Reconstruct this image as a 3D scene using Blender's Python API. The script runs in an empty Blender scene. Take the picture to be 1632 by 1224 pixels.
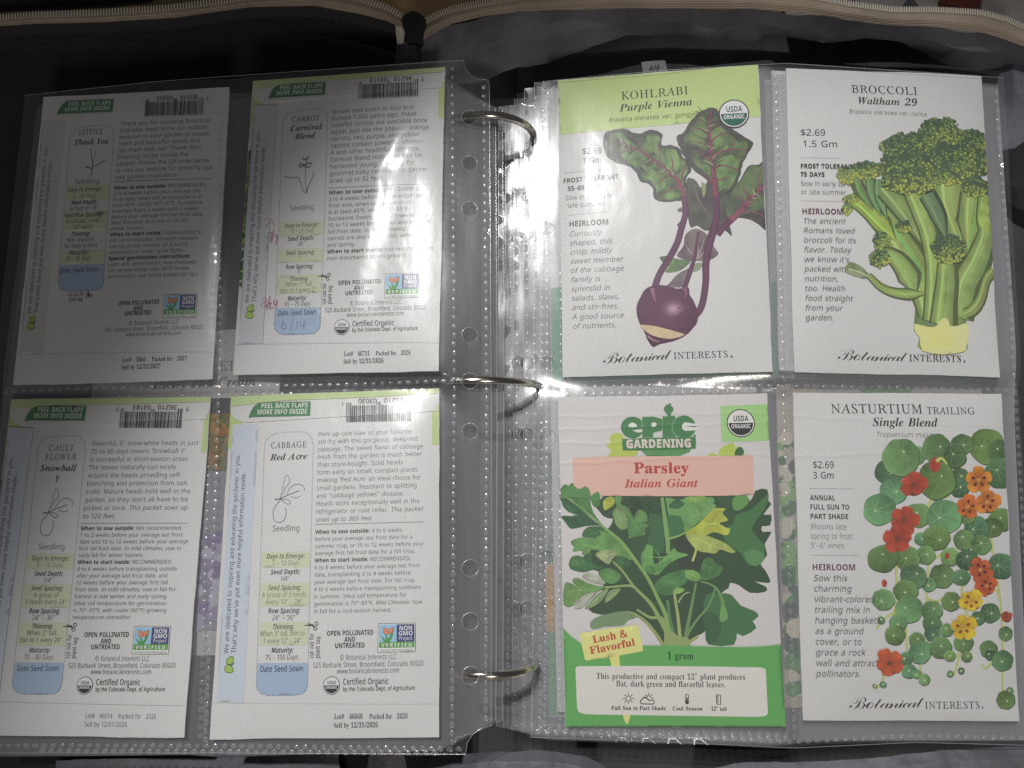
import bpy, math, random
import numpy as np
from mathutils import Vector, Matrix
from mathutils.geometry import delaunay_2d_cdt

# ------------------------------------------------------------------ camera, world, lights, exposure
scene = bpy.context.scene
COL = scene.collection
MM = 0.001
CAM_Z = 341.0                       # millimetres above the table
TILT = math.radians(7.6)
FPX = 1233.0                        # focal length in photo pixels (photo 1632 wide)

cam = bpy.data.cameras.new("camera")
cam.sensor_width = 36.0
cam.lens = 36.0 * FPX / 1632.0
cam.clip_start = 0.01
cam.clip_end = 20.0
cam_o = bpy.data.objects.new("camera", cam)
COL.objects.link(cam_o)
cam_o.location = (0, 0, CAM_Z * MM)
cam_o.rotation_euler = (TILT, 0, 0)
scene.camera = cam_o

world = bpy.data.worlds.new("World")
scene.world = world
world.use_nodes = True
world.cycles.sampling_method = 'NONE'
wb = world.node_tree.nodes["Background"]
wb.inputs[0].default_value = (0.92, 0.93, 1.0, 1)
wb.inputs[1].default_value = 0.055


def aim(o, loc, target):
    o.location = [c * MM for c in loc]
    d = Vector(target) - Vector(loc)
    o.rotation_euler = d.to_track_quat('-Z', 'Y').to_euler()


def lamp(name, kind, loc, target, energy, color, **kw):
    l = bpy.data.lights.new(name, kind)
    l.energy = energy
    l.color = color
    for k, v in kw.items():
        setattr(l, k, v)
    o = bpy.data.objects.new(name, l)
    COL.objects.link(o)
    aim(o, loc, target)
    return o


# lamp up and to the left; its oval beam leaves the top left of the binder dim
KEY_POS, KEY_AIM, KEY_LONG = Vector((-215, 473, 942)), Vector((50, -48, 35)), Vector((.66, .75, 0))
key = lamp("key_lamp", 'SPOT', KEY_POS, KEY_AIM, 32.0, (1.0, 0.985, 0.97),
           spot_size=math.radians(23.6), spot_blend=0.74, shadow_soft_size=0.014)
kz = (KEY_POS - KEY_AIM).normalized()
kx = (KEY_LONG - kz * KEY_LONG.dot(kz)).normalized()
ky = kz.cross(kx)
key.rotation_euler = Matrix((kx, ky, kz)).transposed().to_euler()
key.scale = (1.6, 1.0, 1.0)
lamp("fill_light", 'AREA', (320, -1500, 1300), (20, 40, 30), 6.2, (1.0, 0.94, 0.87), size=0.3)  # added soft fill, no such lamp seen; lifts dim packets and lining

vs = scene.view_settings
vs.view_transform = 'Standard'
vs.look = 'None'
vs.exposure = 0.0
vs.gamma = 1.0
vs.use_curve_mapping = False
cy = scene.cycles
cy.max_bounces = 24
cy.transparent_max_bounces = 40
cy.diffuse_bounces = 3
cy.glossy_bounces = 4
cy.caustics_reflective = False
cy.caustics_refractive = False
cy.sample_clamp_indirect = 4.0
cy.use_denoising = False
cy.use_adaptive_sampling = False
cy.use_light_tree = False

rng = random.Random(7)

# ------------------------------------------------------------------ lettering outlines
CAPS = "ABCDEFGHIJKLMNOPQRSTUVWXYZ"
SMALL = "abcdefghijklmnopqrstuvwxyz"
DIGITS = "0123456789"
ALPHABETS = (
    ('R', CAPS + SMALL + DIGITS + ".,:;-/'" + '"' + "()$!&#+", (257,2,8,200200,312489,345489,457200,420200,385289,271289,237200,3,283321,374321,328451,262,3,16,239200,239488,351486,403472,417460,426444,430424,428397,410368,376351,411339,433316,440274,
        431241,408217,374203,9,275365,349366,376375,392399,392421,387436,376446,355454,275457,10,275231,348231,380240,392252,400271,401293,394312,379326,359333,275335,255,1,31,357196,324199,
        296208,272222,253241,239266,230294,225361,240421,270460,294477,322487,381491,413486,442475,428444,370460,336457,314449,295435,280416,264365,264323,272288,288259,305243,334231,362228,
        431239,431208,398199,294,2,14,239200,239488,353486,383480,415465,436447,452424,468373,466306,455272,444253,413224,371206,333200,11,275231,337232,374241,402260,421287,430324,427387,413418,
        384444,342456,275457,224,1,12,239200,239488,400488,400456,275456,275366,393366,393335,275335,275232,400232,400200,209,1,10,239200,239488,400488,400456,275456,275354,392354,392322,275322,
        275200,293,1,36,362196,329199,300207,275222,251247,237272,229301,225344,227378,236408,250435,269456,293473,347490,415488,460475,446443,384459,352459,326452,304440,286422,273400,265374,
        264318,278273,308242,349229,392228,427234,427320,364320,364352,464352,464211,416200,299,1,12,239200,239488,275488,275366,423366,423488,459488,459200,423200,423334,275334,275200,137,
        1,12,216200,216221,250229,250459,216467,216488,320488,320467,286459,286229,320221,320200,110,1,12,198123,169129,169159,211157,225165,234180,237488,273488,271181,263157,249139,223127,
        249,1,12,239200,239488,275488,275346,403488,445488,331362,449200,407200,305337,275312,275200,211,1,6,239200,239488,275488,275232,401232,401200,365,1,13,239200,239488,293488,381252,473488,
        526488,526200,491200,493452,396200,366200,271452,273200,306,1,10,239200,239488,281488,435250,433488,467488,467200,425200,271439,273200,315,2,20,358196,302205,277218,257237,234280,225345,
        234408,257451,277470,302483,358492,412483,436470,456452,480408,490344,480280,456237,436218,412205,16,358227,400235,425253,444287,452344,446393,429429,400453,358460,316453,286429,269393,
        263344,269296,286259,315235,244,2,13,239200,239488,337487,386474,407456,421426,422389,413359,395336,366320,333313,275312,275200,9,275343,340346,373362,383379,386401,383421,371440,339454,
        275457,315,2,22,423131,368196,317201,272223,249248,234280,227311,225353,236415,249441,267461,309485,366492,418480,456452,480408,490344,480278,465247,449228,406203,475131,16,358227,400235,
        425253,444287,452344,446393,429429,400453,358460,316453,286429,269393,263344,269296,286259,315235,251,2,16,239200,239488,339487,386475,403463,417442,422422,422393,416371,405354,366329,
        445200,402200,333319,275319,275200,10,275349,338351,370363,382381,386399,383424,375439,361449,342454,275456,221,1,35,300196,255200,221210,221244,279229,334232,350240,362255,366270,364289,
        345312,272345,243366,227394,225432,238461,268483,306491,352489,395476,384445,337458,292457,277451,266438,262407,268392,281380,355346,385326,400298,401262,392237,369213,334199,224,1,
        8,294200,294456,204456,204488,420488,420456,330456,330200,295,1,24,346196,307201,283210,259231,243259,237293,236488,273488,273294,279265,291247,304237,348227,376231,392238,416267,422295,
        422488,458488,458296,450258,434230,409210,381199,242,1,8,303200,200488,238488,321240,335293,403488,442488,339200,375,1,15,281200,205488,243488,301244,313303,367488,405488,461302,473244,
        532488,570488,493200,456200,386445,318200,236,1,12,202200,297350,208488,248488,318375,389488,428488,339351,435200,393200,317325,240200,228,1,9,296200,296310,200488,239488,314346,389488,
        428488,332312,332200,230,1,10,215200,215227,367455,220455,220488,411488,411460,259232,415232,415200,226,2,23,287196,255202,231218,219248,223283,239306,262319,302328,359330,357362,347381,
        322391,291389,253374,242401,296418,350415,378399,392368,393200,368200,359231,326203,11,295225,324230,347246,357269,358306,292300,274294,263284,255264,259241,273229,248,2,18,337196,298203,
        270227,260200,234200,234506,270506,268387,306415,332420,359417,396397,410379,420357,425297,414244,385210,366200,16,331225,357231,375247,385273,389308,384350,374370,352387,331390,302385,
        283370,273345,270308,274266,286243,301231,193,1,23,321196,279203,247226,227266,222315,231361,251393,286414,330420,380408,369379,325389,290382,275369,265349,259307,266261,289234,309227,
        331227,376239,376208,350198,248,2,18,311196,288198,262210,234243,222297,224339,231365,242386,257402,296419,342415,381388,378506,414506,414200,385200,378229,349204,16,316225,346230,365244,
        375268,379307,374349,362373,341387,316391,291385,273368,262341,259307,262272,273247,291231,227,2,22,326196,287202,255220,233251,223292,225339,242381,272409,307419,344417,377400,398369,
        406334,407301,259301,268258,294233,315227,343227,397241,397210,364199,10,260329,370329,370335,363363,351380,337388,312391,295387,277375,265355,139,1,19,244200,244389,206389,206405,244417,
        249466,256482,270497,308508,356501,347473,305478,292472,284459,279416,334416,334389,279389,279200,248,2,32,317103,274107,239117,239150,267139,300133,330133,352141,366152,375168,380229,
        351204,320196,288199,256215,237238,226269,222318,228354,251395,280415,311420,335417,359406,381387,385416,414416,414196,408156,394132,374115,352107,16,316225,349231,367246,377271,379308,
        375346,364371,344385,316390,292385,274369,263342,259307,263272,274246,292230,249,1,18,234200,234506,270506,268386,302413,345419,388408,409382,416349,416200,381200,379357,364382,333390,
        302385,281366,270326,270200,104,2,8,252452,236459,231474,236490,252497,268490,273474,268459,4,234200,234416,270416,270200,104,2,8,252452,236459,231474,236490,252497,268490,273474,268459,
        12,209103,178108,178137,214134,226140,232150,234416,270416,268151,260128,249114,232106,215,1,12,234200,234506,269506,268311,364416,406416,318324,412200,369200,294301,269279,269200,104,
        1,4,234200,234506,270506,270200,377,1,33,234200,234416,263416,268387,294410,330420,353419,376411,387402,400384,428409,463420,503415,522405,533393,544349,544200,509200,507357,493382,
        465390,430381,412355,407326,407200,372200,370357,356382,327390,300385,280366,270326,270200,249,1,19,234200,234416,263416,268387,292408,322419,360418,393405,409383,416356,416200,381200,
        379357,364382,333390,303385,281366,270326,270200,244,2,16,321196,280204,250225,228263,222308,229356,249391,281413,322420,360414,394391,416353,422308,415261,395225,363203,16,322225,345229,
        367244,380268,385308,382343,370368,350385,322390,298387,277373,264348,259308,264268,277244,294231,248,2,17,234103,234416,263416,268387,292408,313418,345420,373413,406386,422349,425287,
        414244,391214,352197,306201,267227,270103,16,331225,356231,373246,385274,389309,384348,372372,352387,331390,302386,284372,274348,270308,274267,286243,301231,248,2,19,378103,380229,341201,
        295197,275203,252219,238236,228259,222318,231365,252397,282415,311420,338417,359406,380387,385416,414416,414103,16,317225,345230,364244,375267,379307,374349,362373,341387,316391,291385,
        273368,262341,259307,262273,273247,291231,166,1,15,234200,234416,263416,269376,287399,310415,331420,360418,356385,333388,313385,293373,280357,270324,270200,193,1,31,289196,253199,221210,
        221242,267227,313227,336241,339266,323283,258311,236325,223347,223378,235399,263415,302420,342415,370406,358377,321389,291391,266384,255369,256357,263346,351304,366290,374273,373242,
        356215,330202,145,1,19,300196,266203,244225,237258,237389,206389,206406,237420,252466,273466,273416,335416,335389,273389,276244,284233,298226,337229,337202,249,1,20,310196,282199,260208,
        244223,237239,232267,232416,268416,270258,285234,316225,346230,368250,379289,379416,415416,415200,386200,379229,354205,205,1,7,282200,200416,238416,301231,367416,405416,322200,317,1,
        13,264200,204416,241416,285237,339416,378416,430237,476416,512416,452200,411200,359379,304200,213,1,12,207200,285310,211416,251416,307335,362416,402416,327310,406200,366200,307286,247200,
        206,1,15,234103,204107,204135,235133,256141,272161,287199,200416,238416,303234,367416,406416,302148,275115,257106,189,1,10,216200,216223,332389,223389,223416,371416,371389,256227,374227,
        374200,230,2,17,315196,272206,243235,226282,220344,226410,242453,256471,273484,315492,357482,387453,405407,411344,405278,385230,357205,16,315226,342233,361255,371292,375344,371396,361433,
        342455,315462,287455,269433,259396,255344,259292,269256,287234,230,1,7,308200,310451,254403,236427,314488,343488,343200,230,1,23,219200,219229,340354,357384,362413,355441,331458,311462,
        284458,242434,223458,257480,290490,326491,359482,383463,394441,398411,392381,363334,264232,410232,410200,230,1,40,297196,251200,218212,218245,257231,298226,336231,359247,368263,370283,
        360313,345324,324330,262333,262364,310365,340376,359400,360433,345453,315462,277458,237438,220462,272487,327491,355484,372475,395443,398415,391386,372365,339350,369342,394324,405303,
        407272,396237,373214,338200,230,2,11,346200,346265,208265,208296,344489,381489,381297,422297,422265,381265,381200,3,243297,346297,348451,230,1,28,300196,258200,225212,225245,281227,
        313227,334232,352241,364256,370276,370304,357328,337341,299347,250341,232352,243488,387488,387455,273455,266372,319376,364366,395339,407300,400252,379222,345202,230,2,28,320196,294199,
        271210,251227,235252,225284,222314,229390,250443,282474,324489,385489,389488,389458,344462,305452,279428,264391,258346,297375,343379,362374,384362,400342,408323,411275,396233,364205,
        16,320226,343230,361242,371258,376286,374313,365333,349347,326352,300349,280339,264322,258302,262272,276247,294231,230,1,7,255200,373455,218455,218488,411488,411460,294200,230,3,32,
        316196,275201,245216,226241,220273,223295,233316,250333,279350,250373,234395,229423,235451,245466,264480,287489,315492,343489,367480,386466,395452,401423,395395,378374,346352,376335,
        396317,407296,410275,404242,385217,355201,13,316366,357393,364406,366426,361442,349454,332461,306463,287458,273448,265433,264416,277389,14,315224,341228,360238,372254,376278,370297,
        359309,309336,266307,257289,255269,260250,272235,288228,230,2,31,277196,241200,241230,269225,298226,319232,340245,354263,365284,374341,349319,327310,295308,263316,243330,228352,221379,
        222417,234451,256475,286489,328490,353483,370472,388451,399430,409373,404304,390259,363224,327203,16,310335,335339,354350,367366,374386,370412,358438,341455,316462,289458,271445,261429,
        255402,257375,269351,286339,108,1,8,254194,235202,229222,235241,254249,273241,279222,273202,108,1,6,217148,237247,275247,277242,271220,243148,108,2,8,254367,235375,229394,235414,254422,
        273414,279394,273375,8,254194,235202,229222,235241,254249,273241,279222,273202,108,2,8,253367,234375,228394,234414,253422,272414,278394,272375,6,212148,233247,271247,274242,267220,239148,
        130,1,4,216292,216324,314324,314292,150,1,4,204200,311488,346488,239200,91,1,4,234384,226488,264488,256384,164,2,4,308384,300488,338488,330384,4,234384,226488,264488,256384,121,1,15,
        275136,249174,228226,217281,217340,230405,253457,275488,309488,273422,253339,253283,264228,284176,308136,121,1,15,212136,248201,268283,268339,257395,237448,212488,246488,272449,293396,
        303340,303281,290217,267166,246136,230,3,33,302177,302220,259224,225233,225267,264255,302251,302332,262347,240363,228384,225411,232436,246451,270465,302470,302506,328506,328471,363467,
        399456,388426,328440,328359,368345,393329,405310,408283,400259,383240,362229,328221,328177,5,302368,302439,270429,260408,269383,5,328253,362264,373286,364309,328324,108,2,4,243281,233488,
        276488,266281,8,254194,235202,229222,235241,254249,273241,279222,273202,295,3,31,312196,275201,241221,225247,222281,226303,235321,283360,251409,249435,256460,282484,329492,356486,373476,
        385461,392436,391416,382394,361373,335355,412280,428305,441344,476344,458292,435257,494200,446200,411234,364204,9,313376,345399,356421,352448,331462,301459,290450,284438,288408,9,313227,
        354234,389256,305337,266306,259272,264253,276238,291231,260,2,28,246200,261284,210284,210311,266311,279376,225376,225402,284402,300488,329488,313402,371402,387488,415488,399402,450402,
        450376,393376,381311,436311,436284,376284,359200,331200,347284,289284,274200,4,295311,352311,365376,307376,230,1,12,300245,300328,220328,220356,300356,300440,329440,329356,410356,410328,
        329328,329245)),
    ('B', CAPS + SMALL + DIGITS, (278,2,8,200200,302489,376489,478200,412200,391269,287269,266200,3,302320,377320,339444,271,3,15,236200,236488,358486,393480,418468,437443,441401,428370,398351,429337,445314,448268,436237,
        409214,380204,7,297374,347374,367381,379398,375423,352436,297438,7,297250,347251,373259,386283,381309,355324,297325,257,1,24,353196,298205,255236,230287,224352,236414,263455,311485,
        367492,406485,443472,423422,362441,333437,313424,298404,289376,291302,307267,338249,380248,432262,432211,394200,298,2,12,236200,236488,361485,398475,424461,456424,473373,471306,448253,
        416224,372206,332200,10,297250,340251,368259,389274,404297,412345,406387,391415,365432,297438,226,1,12,236200,236488,402488,402438,297438,297374,395374,395325,297325,297250,402250,402200,
        221,1,10,236200,236488,401488,401438,296438,296364,394364,394314,296314,296200,292,1,28,357196,300205,273220,251242,236270,226304,226378,249435,285470,346490,414488,459474,439425,388440,
        339435,307411,289371,287322,299281,321257,356247,400251,400311,345311,345362,460362,460212,408200,308,1,12,236200,236488,297488,297375,411375,411488,472488,472200,411200,411324,297324,
        297200,157,1,12,213200,213235,248251,248437,213453,213488,344488,344453,309437,309251,344235,344200,133,1,13,206115,170120,170171,216170,228180,235196,236488,297488,297219,293179,283154,
        265133,241120,268,1,12,236200,236488,297488,297356,399488,467488,366360,468200,398200,323321,297303,297200,228,1,6,236200,236488,297488,297250,414250,414200,380,1,13,236200,236488,319488,
        387268,461488,544488,544200,487200,490425,414200,358200,289426,291200,328,1,10,236200,236488,313488,438272,437488,491488,491200,414200,289418,291200,321,2,16,360196,303205,257237,233280,
        223345,233409,257452,303483,361492,418483,464452,488408,497344,488280,459232,418205,16,360247,388251,413268,427297,433344,427392,413420,388437,361441,327435,308420,294392,287344,294297,
        308268,327254,253,2,13,236200,236488,349487,398472,419453,433421,434383,422347,403324,379311,347304,297302,297200,8,297352,340355,364367,373396,369417,361427,342436,297438,321,2,19,
        418131,365196,310203,272223,248248,231288,224353,235416,266461,310486,370492,425480,464452,490401,497344,489283,463235,426209,496131,16,360247,388251,413268,427297,433344,427392,413420,
        388437,361441,327435,308420,294392,287344,294297,308268,327254,266,2,13,236200,236488,353486,401470,428439,434390,419353,381325,466200,398200,330310,297310,297200,7,297360,338362,363372,
        373400,364425,341436,297438,222,1,31,300196,257200,219213,219270,270251,309246,337255,346277,333301,266337,240358,224388,223425,235456,265481,302491,350489,405472,385424,343438,308440,
        287429,282406,295388,360353,387332,403304,405265,392234,373214,337200,233,1,8,286200,286437,208437,208488,425488,425437,347437,347200,305,1,21,351196,319199,284210,258231,242259,235293,
        234488,295488,297287,304268,316256,353247,390257,407288,410488,470488,470296,462258,445230,418210,388199,262,1,8,298200,200488,262488,331253,346316,400488,462488,364200,390,1,14,273200,
        200488,260488,311255,366488,424488,467320,479255,530488,590488,516200,447200,395418,343200,269,1,12,200200,296348,206488,273488,335384,396488,462488,372345,469200,399200,332309,265200,
        251,1,9,296200,296310,200488,266488,326369,386488,451488,356312,356200,233,1,10,210200,210239,347437,213437,213488,420488,420448,282250,424250,424200,243,2,23,285196,253202,229221,218252,
        221291,233310,258326,297335,354337,352359,343374,322380,294377,257364,237405,303424,367418,398397,411369,413200,371200,358230,325202,10,308240,329244,345256,352272,354302,306298,284284,
        279268,281252,292243,255,2,16,352196,320202,291224,277200,231200,231506,291506,289391,322418,361424,399410,426375,437310,425245,398210,374199,13,335245,352249,365262,376311,365360,352372,
        335376,315372,302362,291311,295278,303259,314249,207,1,21,321196,270206,240229,222267,219332,232374,256404,296421,347423,395409,377363,329376,296365,281333,281286,292260,314246,350247,
        388264,388212,359200,255,2,16,301196,274201,256210,229245,218310,230375,257410,295424,335418,368392,364506,424506,424200,378200,364229,337204,15,322244,343248,357259,366282,368309,364342,
        356362,340373,321375,304371,290358,279309,282281,290260,304248,238,2,21,331196,288202,254220,230251,219294,221344,240387,268411,310424,348422,383407,408380,420342,421295,279295,289261,
        315243,362243,408258,408212,374200,6,280335,364335,352371,322381,304377,291368,156,1,18,241200,241375,208375,208404,241420,246469,268497,314508,374499,359455,318460,308455,302442,301420,
        353420,353375,301375,301200,255,2,27,314103,266107,231116,231164,291149,341152,359172,365229,343207,313197,279199,250215,229246,220280,219330,226366,250405,281421,311424,332419,366392,
        373420,424420,424200,417158,401133,377115,13,322243,346248,359259,368309,365340,357360,343371,322375,306373,290359,279309,290260,301249,265,1,17,231200,231506,291506,289392,322418,363424,
        404412,427386,434352,435200,374200,373346,362368,339376,309367,295340,291200,123,2,8,262447,237455,229477,237499,262506,286499,294477,286455,4,231200,231420,291420,291200,123,2,8,262447,
        237455,229477,237499,262506,286499,294477,286455,12,214103,174108,174155,212153,225160,230171,231420,291420,289153,278130,262115,239106,250,1,12,231200,231506,291506,288320,377420,445420,
        357325,450200,381200,317289,291269,291200,123,1,4,231200,231506,291506,291200,396,1,28,231200,231420,277420,285392,313415,353424,394416,420392,449415,486424,528417,553396,565352,565200,
        505200,504346,494368,472376,446368,432343,428200,368200,367346,357368,335376,308367,295340,291200,265,1,19,231200,231420,277420,285392,310413,344423,382421,413405,427386,434359,435200,
        374200,373346,362368,339376,312369,296345,292310,291200,249,2,16,324196,279204,248226,225265,218310,225359,247395,281417,325424,365418,401394,425356,431310,424262,402226,368203,12,325244,
        345249,359261,370310,359359,345372,325376,304372,290359,279310,290261,304249,255,2,17,231103,231420,280420,289391,312412,332422,361424,387417,418389,433351,436289,422238,398210,360196,
        324200,288224,291103,13,335245,353249,366262,376311,365360,356370,335376,315372,302362,291311,295278,303259,314249,255,2,15,364103,366229,330201,280199,246219,224260,218321,227367,246401,
        281421,332420,366392,373420,424420,424103,14,322243,344247,357258,366281,368309,364342,356362,340373,322375,303371,290358,279309,290260,307246,183,1,13,231200,231420,277420,289383,306404,
        326418,346424,374422,370366,323363,306352,296337,291200,200,1,29,291196,252199,219209,219258,257245,293240,317244,326259,315276,253306,231323,220346,220380,233402,263419,305424,352418,
        383407,364364,304380,282374,278362,289350,348323,371307,383283,383247,370222,351207,175,1,19,307196,268204,247225,238258,238375,209375,209400,242420,260467,298467,298420,360420,360375,
        298375,298269,303253,315245,362251,362206,265,1,18,308196,261208,236240,230268,230420,290420,292275,303252,326244,352251,368275,373310,373420,433420,433200,387200,376228,351205,229,
        1,8,284200,200420,263420,307290,314250,366420,429420,345200,345,1,15,266200,204420,264420,291314,301250,340420,406420,433307,441250,482420,541420,478200,412200,373374,331200,233,1,12,
        202200,277312,206420,274420,316350,360420,428420,356312,431200,363200,316275,270200,229,1,16,244103,214107,214154,241152,260157,277176,287202,200420,266420,309291,314258,365420,429420,
        328153,295117,268106,197,1,10,211200,211235,313374,217374,217420,381420,381381,282246,385246,385200,230,2,16,315196,270206,239235,221282,215344,221410,240458,271483,315492,360482,391453,
        409406,416344,409278,390230,359205,13,315245,334251,346270,355344,352394,344423,331439,315443,299439,285423,275344,285265,296251,230,1,7,306200,307424,253377,224414,316488,366488,366200,
        230,1,22,216200,216242,328358,344383,349407,341431,317441,285435,248412,215451,250476,286489,334491,371479,391464,405439,409409,403379,376336,292251,417251,417200,230,1,37,298196,254200,
        215212,215263,250250,288244,324248,342260,351283,345308,317322,260325,260371,305373,332381,344397,345421,333437,305443,276438,244422,216464,265487,327491,375477,402447,406417,397387,
        376366,344350,374343,400326,412305,414274,402239,378215,341200,230,2,11,330200,330260,207260,207302,333488,389488,389307,424307,424260,389260,389200,3,260307,330307,332418,230,1,26,
        297196,255200,220212,220264,272247,319248,344264,350299,341319,322331,289334,250328,225341,236488,392488,392436,289436,284380,341382,386361,402340,410318,407262,393234,370213,338200,
        230,2,24,319196,291199,266209,245227,228251,214314,223395,247445,283475,331489,397488,397439,355443,315436,290419,275388,270354,306382,356385,395363,414328,416278,400234,367206,10,318245,
        347257,358290,351326,339336,323340,290331,275302,287261,300249,230,1,7,245200,353437,211437,211488,417488,417449,308200,230,3,27,315196,272201,240217,221241,214273,218300,227317,269350,
        242373,228395,223422,228447,239464,258478,315491,369480,401451,407422,402394,383370,356352,402316,413296,416275,410244,388217,354201,8,315377,343397,350420,338441,312447,288438,280415,
        289395,9,314241,348250,360276,349300,312325,280302,271277,275260,284249,230,2,26,272196,233199,233248,288245,327257,351287,360333,335310,314301,280301,250312,231329,218352,213382,215417,
        230453,257478,294490,333489,377468,405430,416373,410301,394257,364222,322202,11,311347,342358,356387,343427,330438,312442,293438,281428,272392,281359,294350)),
    ('S', CAPS + SMALL + DIGITS, (262,2,21,195200,195211,213217,225234,324480,335479,436240,450217,466211,466200,337200,337211,358214,370224,352279,262279,246240,245226,255214,277211,277200,3,268296,345296,306391,266,
        3,27,210200,210210,234216,244234,245421,239452,229460,209463,209473,370471,400463,421451,434433,437422,437401,432384,414364,372348,412336,431324,444308,450289,451272,446252,437235,410213,
        372202,10,309351,348357,358363,366376,371401,369431,362447,349457,322460,311452,11,333215,359220,372233,380265,378301,369321,356332,337337,309339,310229,317218,281,1,44,354194,316198,
        289208,265224,241250,224283,217313,216353,225390,237417,255439,277457,303470,332478,361479,433461,445466,451479,462479,462385,452385,435419,414444,399455,377464,359466,333461,312445,
        298419,289383,287313,293274,306245,315234,338219,376215,400220,419229,441246,457264,468253,441223,419208,382196,297,2,22,212200,212210,236216,244234,244424,238454,228460,209463,209473,
        333473,373470,407460,443438,462414,471395,479362,481337,475287,458249,445234,410212,364201,14,333215,368222,392245,406283,410337,403400,391429,383440,361455,334460,314454,309431,310234,
        315219,265,1,41,208200,208210,229213,239219,245247,244439,236457,210463,210473,439473,439392,430392,418429,408441,395449,348458,321457,313452,310437,310347,335350,353359,364375,373407,
        383407,383271,372271,366303,354322,336331,310333,310240,313223,324218,355217,388223,407232,422245,447286,458286,441200,243,1,34,209200,209210,234217,244235,245425,238452,229459,208463,
        208473,436473,436392,426392,413431,389451,365457,333459,316457,310450,309348,333351,351360,362376,370408,381408,381271,371271,363306,351323,333332,309334,312227,324215,354210,354200,
        305,1,51,361194,320198,291208,267224,242249,225282,218312,217354,225391,238417,256440,278457,303470,331478,361479,387476,434462,443466,451479,462479,462385,452385,437416,414443,394458,
        376464,360466,334461,314445,299419,288361,288313,293281,308240,322224,338213,358208,385210,397216,404230,405280,403295,391306,365309,365319,500319,500309,479306,470295,468217,414200,
        314,1,39,209200,209210,229214,239221,245248,244438,236456,210463,210473,345473,345463,321458,311448,309350,405350,403448,394458,369463,369473,504473,504463,484459,475453,470427,470237,
        477220,487213,504210,504200,369200,369210,394216,403229,405333,309333,311230,320216,345210,345200,156,1,18,208200,208210,228215,240223,245245,244442,236458,208463,208473,347473,347463,
        319458,310442,310246,316221,327214,347210,347200,198,1,32,265161,240164,220174,204192,198211,199224,206236,218243,232244,246239,254226,255209,246188,250179,263176,275178,283185,287197,
        288435,280454,267460,248463,248473,389473,389463,363457,354440,353253,345206,339194,321176,297165,306,1,39,210200,210210,230214,239221,245248,244438,236456,210463,210473,345473,345463,
        320458,311446,310340,406442,409451,406457,374463,374473,491473,491463,464459,433440,362371,479226,494214,511210,511200,368200,368210,394213,400218,399225,320328,310319,311233,320216,
        345210,345200,256,1,23,209200,209210,229214,239221,245248,244438,236456,210463,210473,350473,350463,320458,313451,310440,312227,319219,338217,367218,393225,422248,445293,456293,441200,
        380,1,34,208200,208210,228214,238221,245248,244443,235458,209463,209473,311473,390285,470473,570473,570463,551459,542452,536427,537234,546215,570210,570200,437200,437210,462216,472234,
        473439,373200,362200,263433,264236,272218,283212,302210,302200,296,1,26,442194,264410,265232,275216,300210,300200,211200,211210,229213,240219,246247,246433,223459,211463,211473,294473,
        435301,433443,424458,399463,399473,488473,488463,463458,454441,453194,315,2,31,356194,328196,301204,273221,253239,237260,225285,218313,217343,220371,229398,243422,261442,282459,307471,
        335478,365480,393476,419467,443453,462435,478414,490389,497361,499331,495302,486275,472251,454231,433214,408202,18,359207,384212,394219,410240,425290,428337,423393,409433,386458,356466,
        331461,321454,304434,293403,287337,292281,306240,329216,251,2,24,209200,209210,229214,239221,245248,244438,236456,210463,210473,365472,397466,423451,440428,445404,441374,429353,409337,
        389328,355324,309323,312227,322215,345210,345200,10,309338,350343,363352,371365,375397,372429,363447,347456,321458,311450,315,2,39,427131,382137,346155,327175,312200,279216,253238,236262,
        224289,218318,217349,222377,232403,246426,265446,287461,313473,341479,371479,399474,424464,447450,466431,481409,492383,499349,498318,492291,482266,467244,448226,425211,398200,414175,
        434159,467152,495156,497145,461134,18,359207,372209,394219,411240,425290,428337,423393,409433,386458,356466,331461,321454,304434,293403,287337,292281,307240,329216,284,2,30,209200,209210,
        229214,239221,245248,244438,236456,210463,210473,364472,407462,431448,443433,449415,450391,445374,435359,420347,389334,464223,475213,488210,488200,403200,321327,309327,310233,320216,
        345210,345200,12,309340,354346,368355,377369,382395,380422,375438,359454,329458,318456,312451,309435,234,1,51,226194,226295,237295,250257,263234,275222,295212,323209,345215,361230,367250,
        364269,351285,272329,253344,240360,232378,230404,234426,242445,266467,293478,326479,380467,388470,392480,403480,403391,393391,383420,366443,349457,333464,309466,289460,276446,272428,
        275411,289396,374352,404324,413304,416280,413256,403235,381212,349198,301195,250207,242204,237194,254,1,24,255200,255210,274212,285219,293237,293460,266457,243445,224420,217391,206391,
        206473,446473,446390,436390,427426,414442,386457,358460,359236,366218,377212,397210,397200,295,1,37,349192,318195,293201,274212,256234,248256,244283,243441,233457,209463,209473,344473,
        344463,319458,310444,309270,315243,325227,339218,365213,390217,410226,424243,435280,434441,424457,397463,397473,484473,484463,463456,454440,452285,441239,428219,410206,387197,257,1,
        20,327192,224434,210455,192463,192473,327473,327463,298458,293453,292443,355286,412440,409456,379463,379473,465473,465463,447458,434441,338192,367,1,34,302194,217441,207459,191463,191473,
        308473,308463,287456,285441,334292,381412,365453,355460,337463,337473,464473,464463,443459,437453,436445,484300,529440,526455,518460,502463,502473,574473,574463,559456,547434,468194,
        457194,389385,314194,282,1,39,207200,207210,227215,245229,316325,241440,225458,208463,208473,346473,346463,322461,316456,314448,359374,403444,399458,376463,376473,475473,475463,450458,
        428442,368359,454226,466213,478210,478200,343200,343210,367214,373220,374228,326310,275233,277219,289212,304210,304200,255,1,30,261200,261210,283215,294227,296307,222443,208457,192463,
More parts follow.
